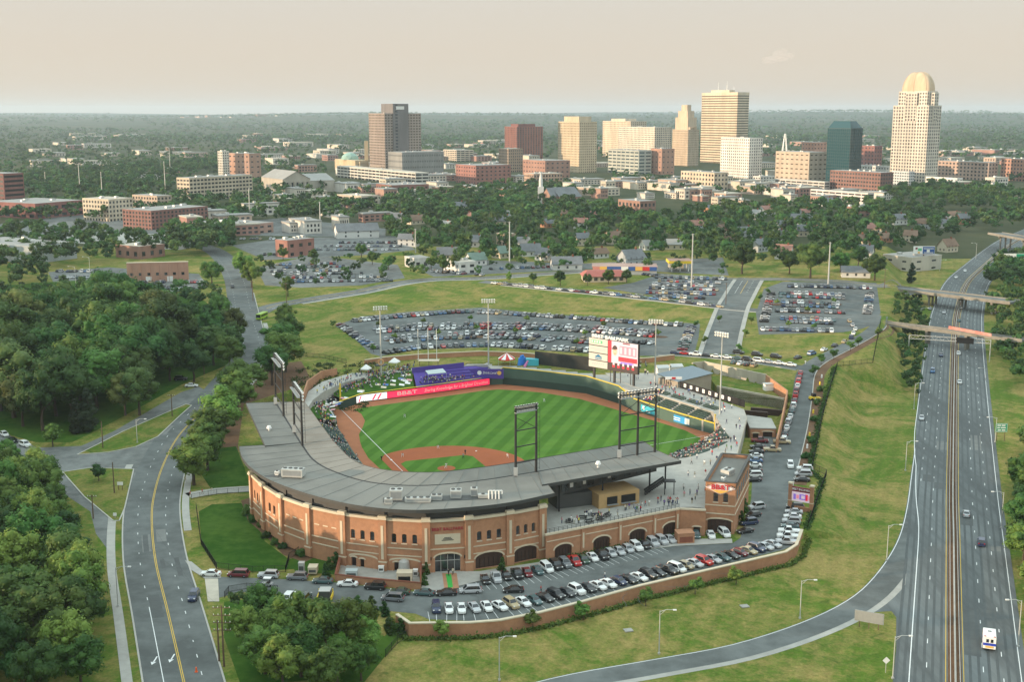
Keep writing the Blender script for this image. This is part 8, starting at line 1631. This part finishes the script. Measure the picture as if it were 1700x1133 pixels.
def J(pose):
    b = dict(pelvis=(0,0,.95),waist=(0,0,1.12),chest=(0,0,1.36),neck=(0,0,1.50),head=(0,-.01,1.62),crown=(0,0,1.73),shl=(-.19,0,1.40),ell=(-.26,.02,1.12),hal=(-.27,-.06,.88),shr=(.19,0,1.40),elr=(.26,.02,1.12),har=(.27,-.06,.88),hil=(-.10,0,.90),knl=(-.11,-.01,.49),anl=(-.11,.02,.08),tol=(-.12,-.13,.05),hir=(.10,0,.90),knr=(.11,-.01,.49),anr=(.11,.02,.08),tor=(.12,-.13,.05))
    if pose == 'walk': b.update(knl=(-.11,-.16,.5),anl=(-.11,-.2,.1),tol=(-.11,-.34,.06),knr=(.11,.03,.5),anr=(.11,.26,.14),tor=(.11,.14,.06),hal=(-.25,.2,.93),ell=(-.25,.1,1.12),har=(.25,-.24,.97),elr=(.25,-.05,1.12))
    if pose == 'ready': b.update(pelvis=(0,.14,.80),waist=(0,.05,.95),chest=(0,-.12,1.13),neck=(0,-.2,1.25),head=(0,-.26,1.36),crown=(0,-.28,1.46),shl=(-.2,-.12,1.16),ell=(-.3,-.22,.92),hal=(-.2,-.4,.78),shr=(.2,-.12,1.16),elr=(.3,-.22,.92),har=(.2,-.4,.78),hil=(-.12,.12,.76),knl=(-.26,-.08,.46),anl=(-.3,.06,.08),tol=(-.34,-.09,.05),hir=(.12,.12,.76),knr=(.26,-.08,.46),anr=(.3,.06,.08),tor=(.34,-.09,.05))
    if pose == 'pitch': b.update(knl=(-.15,-.4,.6),anl=(-.16,-.75,.3),tol=(-.17,-.9,.25),hal=(-.3,-.5,1.3),ell=(-.3,-.25,1.3),har=(.35,.3,1.6),elr=(.36,.12,1.35),knr=(.1,.05,.48),anr=(.1,.25,.1))
    if pose == 'sit': 
        b = {k: (v[0], v[1], v[2]-.47) for k, v in b.items()}; b.update(knl=(-.13,-.42,.46),anl=(-.13,-.44,.08),tol=(-.13,-.58,.05),knr=(.13,-.42,.46),anr=(.13,-.44,.08),tor=(.13,-.58,.05),hal=(-.2,-.3,.55),har=(.2,-.3,.55),hil=(-.1,-.03,.44),hir=(.1,-.03,.44))
    if pose == 'ground': 
        b = {k: (v[0], v[1], v[2]-.83) for k, v in b.items()}; b.update(knl=(-.2,-.38,.36),anl=(-.15,-.6,.07),tol=(-.16,-.72,.05),knr=(.24,-.34,.2),anr=(.1,-.5,.07),tor=(.05,-.62,.06),hal=(-.26,.18,.08),ell=(-.28,.12,.32),har=(.18,-.3,.36),hil=(-.1,-.06,.1),hir=(.1,-.06,.1))
    if pose == 'cheer': b.update(ell=(-.32,-.05,1.52),hal=(-.28,-.1,1.82))
    return b
FIG = {p: figure('person_'+p, J(p), p in ('sit','ground')) for p in ('stand','walk','ready','pitch','sit','ground','cheer')}
PEO = []
pr_ = random.Random(13)
def someone(x, y, z, pose, shirt=None, phrase=None, label=None, rot=None, trousers=None): PEO.append((x, y, z, pose, shirt or pr_.choice(['white']*5+['red']*3+['black']*3+['grey','grey','blue','pink','pink','purple','cream','cream','navy','navy','green','yellow']), phrase, label, pr_.random()*6.28 if rot is None else rot, trousers or pr_.choice(['denim','khaki','black','denim','white'])))
# players and umpires
for a, b_, pose, lb, sh in [(13.0,13.0,'pitch','pitcher in white on the mound','white'),(29,4,'ready','fielder in white near third base','white'),(34,17,'ready','shortstop in white on the red clay','white'),(17,34,'ready','fielder in white right of second base','white'),(3,29,'ready','fielder in white near first base','white'),(76,18,'ready','left fielder in white on the outfield grass','white'),(27.5,-3,'stand','base coach in dark shirt by third base','black'),(25,23,'stand','umpire in black behind second base','black'),(21,21,'walk','runner in grey leading off second base','grey'),(80,72,'ready','centre fielder in white deep in the outfield','white')]:
    x, y = FLI(a, b_); someone(x, y, .1, pose, sh, None, lb, math.atan2(HI[1]-y, HI[0]-x)+R(90), 'white' if sh == 'white' else 'black')
def crowd(poly3, n, zf, poses, phrase, seed=0, cols=None):
    P = [W(*p) for p in poly3]; xs = [p[0] for p in P]; ys = [p[1] for p in P]; k = 0
    while k < n:
        x, y = pr_.uniform(min(xs),max(xs)), pr_.uniform(min(ys),max(ys))
        if not inpoly(x, y, P): continue
        someone(x, y, zf(x,y), pr_.choice(poses), pr_.choice(cols) if cols else None, phrase); k += 1
crowd([(520,660,6.2),(560,638,6.2),(620,624,6.2),(680,615,6.2),(684,634,4),(640,643,3.6),(580,650,3.8),(556,664,3.6),(545,690,4.5),(560,704,3.8),(545,702,5),(522,686,6)], 150, berm_z, ['ground','ground','sit','ground','stand'], 'on the left field grass berm')
crowd([(555,640,6.2),(620,622,6.2),(680,613,6.2),(682,624,5.2),(620,636,5),(570,646,5)], 110, berm_z, ['ground','sit','stand','ground'], 'on the upper part of the berm')
crowd([(520,655,6.4),(575,627,6.4),(690,605,6.4),(690,612,6.4),(600,625,6.4),(530,654,6.4)], 60, lambda x, y: 6.4, ['stand','walk'], 'on the left field concourse')
crowd([(696,641,3.2),(800,629,3.2),(812,616,5.6),(700,626,5.2)], 70, pz, ['sit','sit','stand'], 'in the purple seating section')
crowd([(1120,790,6.4),(1152,766,6.4),(1172,736,6.4),(1196,700,6.4),(1236,690,6.4),(1220,754,6.4),(1190,790,6.4),(1165,838,6.4),(1120,838,6.4)], 46, lambda x, y: 6.4, ['stand','walk'], 'on the promenade beside the sign tower')
crowd([(925,868,6.4),(1000,852,6.4),(1064,842,6.4),(1110,826,6.4),(1130,838,6.4),(1060,852,6.4),(930,878,6.4)], 46, lambda x, y: 6.4, ['stand','stand','walk'], 'on the terrace by the concession stand')
crowd([(985,608,6.4),(1070,600,6.4),(1080,622,6.4),(1060,634,6.4),(1005,616,6.4)], 34, lambda x, y: 6.4, ['stand','walk'], 'under the scoreboard')
crowd([(1080,632,6.4),(1128,646,6.4),(1230,682,6.4),(1196,688,6.4),(1110,655,6.4),(1076,644,6.4)], 44, lambda x, y: 6.4, ['stand','walk'], 'behind the right field bleachers')
for k in range(70):
    u, r_ = pr_.uniform(.5, fl-.5), pr_.randrange(8); x, y, _z = BLEX(u, 1.1+r_*.95, 0); someone(x, y, 3.9+r_*.36, 'sit', None, 'on the right field bleachers', None, math.atan2(fn.y, fn.x)-R(90))
for r_ in range(13):                                               # seating bowl: visible ends
    A = offset_line(IB, lambda t, r=r_: .3+(r*.85+.4)*tap(t)); n = len(A)
    for k in range(n):
        if k < n*.30 or k > n*.70:
            for _q in range(2 if k > n*.7 else 1): someone(A[k][0]+pr_.uniform(-.6,.6), A[k][1]+pr_.uniform(-.6,.6), rowz(r_, k/(n-1)), 'sit', pr_.choice(['white','white','white','red','grey','black','pink','cream','navy']) if k > n*.7 else None, 'in seats along the right foul line' if k > n*.7 else 'in seats along the left foul line', None, pr_.uniform(-.4,.4)+(R(200) if k > n*.7 else R(120)))
for px, py, lb in [(898,985,'person in red walking across the front lot'),(745,958,'person at the ballpark entrance doors'),(752,956,'second person at the ballpark entrance doors'),(316,826,'person on the sidewalk by the left gate'),(308,803,'person walking along the avenue sidewalk'),(336,822,'person on the left gate walkway'),(352,820,'second person on the left gate walkway'),(1337,606,'person crossing at the access road corner'),(1004,962,'person between parked cars in the front lot')]:
    x, y, z = G(px, py); someone(x, y, z+.15, 'walk', None, None, lb)
PEO.sort(key=lambda p: (0 if p[6] else 1, math.hypot(p[0], p[1]))); pind = PEO[:300]; by = {}
for p in pind: by.setdefault(p[5], []).append(p)
for ph, L in by.items():
    L.sort(key=lambda p: PX(p[0],p[1],p[2])[0])
    for i, (x, y, z, pose, sh, phrase, lb, rot, tro) in enumerate(L):
        o = link('person', FIG[pose], None, (x,y,z), rot, label=lb or 'person in %s shirt, %s from left %s' % (sh, ordinal(i+1), ph), cat='person', group='people '+ph if ph else None); setmat(o, 0, 'shirt_'+sh); setmat(o, 2, tro if tro != 'white' else 'shirt_white')
shk = list(SH); cb = MB(); FP_ = {k: ([tuple(v.co) for v in m.vertices], [tuple(p.vertices) for p in m.polygons], [p.material_index for p in m.polygons]) for k, m in FIG.items()}
for (x, y, z, pose, sh, phrase, lb, rot, tro) in PEO[300:]:
    V, F_, MI = FP_[pose]; c, s = math.cos(rot), math.sin(rot); o = len(cb.v); cb.v += [(x+p[0]*c-p[1]*s, y+p[0]*s+p[1]*c, z+p[2]) for p in V]; cb.f += [tuple(i+o for i in f) for f in F_]; cb.m += [shk.index(sh) if m == 0 else len(shk)+m-1 for m in MI]
cb.build('crowd', ['shirt_'+k for k in shk]+['skin','denim','hair'], kind='stuff', label='rest of the spectators filling the stands and berm', cat='crowd')
# picnic blankets on the berm, terrace tables
P = [W(*p) for p in [(525,664,6),(600,640,5.5),(680,622,5.5),(684,640,3.6),(590,652,3.4),(556,676,3.6),(556,700,4)]]; k = 0; bc = []
while k < 34:
    x, y = pr_.uniform(-75,-35), pr_.uniform(395,455)
    if inpoly(x, y, P): bc.append((x, y)); k += 1
bc.sort(key=lambda p: PX(p[0],p[1],5)[0])
for i, (x, y) in enumerate(bc):
    b = MB(); d = 2.4; b.add([(u, v, berm_z(x+u, y+v)-berm_z(x,y)+.08) for v in (-.8,.8) for u in (-1,1)]+[(u, v, berm_z(x+u, y+v)-berm_z(x,y)+.02) for v in (-.8,.8) for u in (-1,1)], [(0,1,3,2),(4,6,7,5),(0,4,5,1),(1,5,7,3),(3,7,6,2),(2,6,4,0)]); b.build('picnic_blanket', pr_.choice(['shirt_white','shirt_white','shirt_cream','shirt_pink','shirt_blue','shirt_white']), loc=(x,y,berm_z(x,y)), label='picnic blanket spread on the grass berm, %s from the left' % ordinal(i+1), cat='blanket', group='picnic blankets')
for i, (px, py) in enumerate([(968,862),(988,858),(978,868),(997,864),(1008,858),(945,868)]):
    x, y = W(px, py, 6.4); t = thing('terrace_table', 'dark picnic table on the terrace, %s from the left' % ordinal(sorted([968,988,978,997,1008,945]).index(px)+1), 'table', (x,y,6.4), .3*i, 'terrace tables'); b = MB(); b.box(-1,1,-.4,.4,.7,.78); b.build('top', 'steel_dark', t)
    for s in (-.75,.75): b = MB(); b.box(-1,1,s-.14,s+.14,.42,.47); b.build('bench', 'steel_dark', t)
    for u in (-.8,.8): b = MB(); b.bar((u,-.8,0),(u,.8,.42),.06,.06); b.bar((u,.8,0),(u,-.8,.42),.06,.06); b.box(u-.04,u+.04,-.05,.05,0,.7); b.build('leg', 'steel_dark', t)

# ================================================================== EVENING HAZE
hz_m = bpy.data.materials.new('haze'); hz_m.use_nodes = True; N = hz_m.node_tree.nodes; N.clear(); pv = N.new('ShaderNodeVolumePrincipled'); ot = N.new('ShaderNodeOutputMaterial')
pv.inputs['Color'].default_value = (.74,.89,1.0,1); pv.inputs['Density'].default_value = 5.2e-5; pv.inputs['Anisotropy'].default_value = .2
hz_m.node_tree.links.new(pv.outputs[0], ot.inputs['Volume'])
b = MB(); b.box(-17500,17500,-500,20500,-35,212); me = b.mesh('haze', [hz_m]); link('haze', me, kind='stuff', label='thin pale evening haze over the whole city', cat='haze')

# one small sunlit cloud high over the city
cm_ = bpy.data.materials.new('cloud'); cm_.use_nodes = True; N = cm_.node_tree.nodes; N.clear(); pv = N.new('ShaderNodeVolumePrincipled'); ot = N.new('ShaderNodeOutputMaterial'); pv.inputs['Color'].default_value = (1,.88,.82,1); pv.inputs['Density'].default_value = .0016
cm_.node_tree.links.new(pv.outputs[0], ot.inputs['Volume']); b = MB(); v, f = ICO2; kk = 12000/FPX
for dx, dz, rx, rz in ((-12,-6,14,6),(2,2,13,9),(12,0,16,7),(-4,-4,24,5),(8,6,9,7),(-16,-9,10,4)): b.add([((1280-850+dx)*kk+p[0]*rx*kk, 12000+p[1]*rx*kk, CAMH+(187-97+dz)*kk+p[2]*rz*kk) for p in v], [tuple(int(i) for i in q) for q in f])
o = b.build('cloud', [cm_], label='small pale pink cloud above the banded slab tower', cat='cloud'); smooth(o.data)
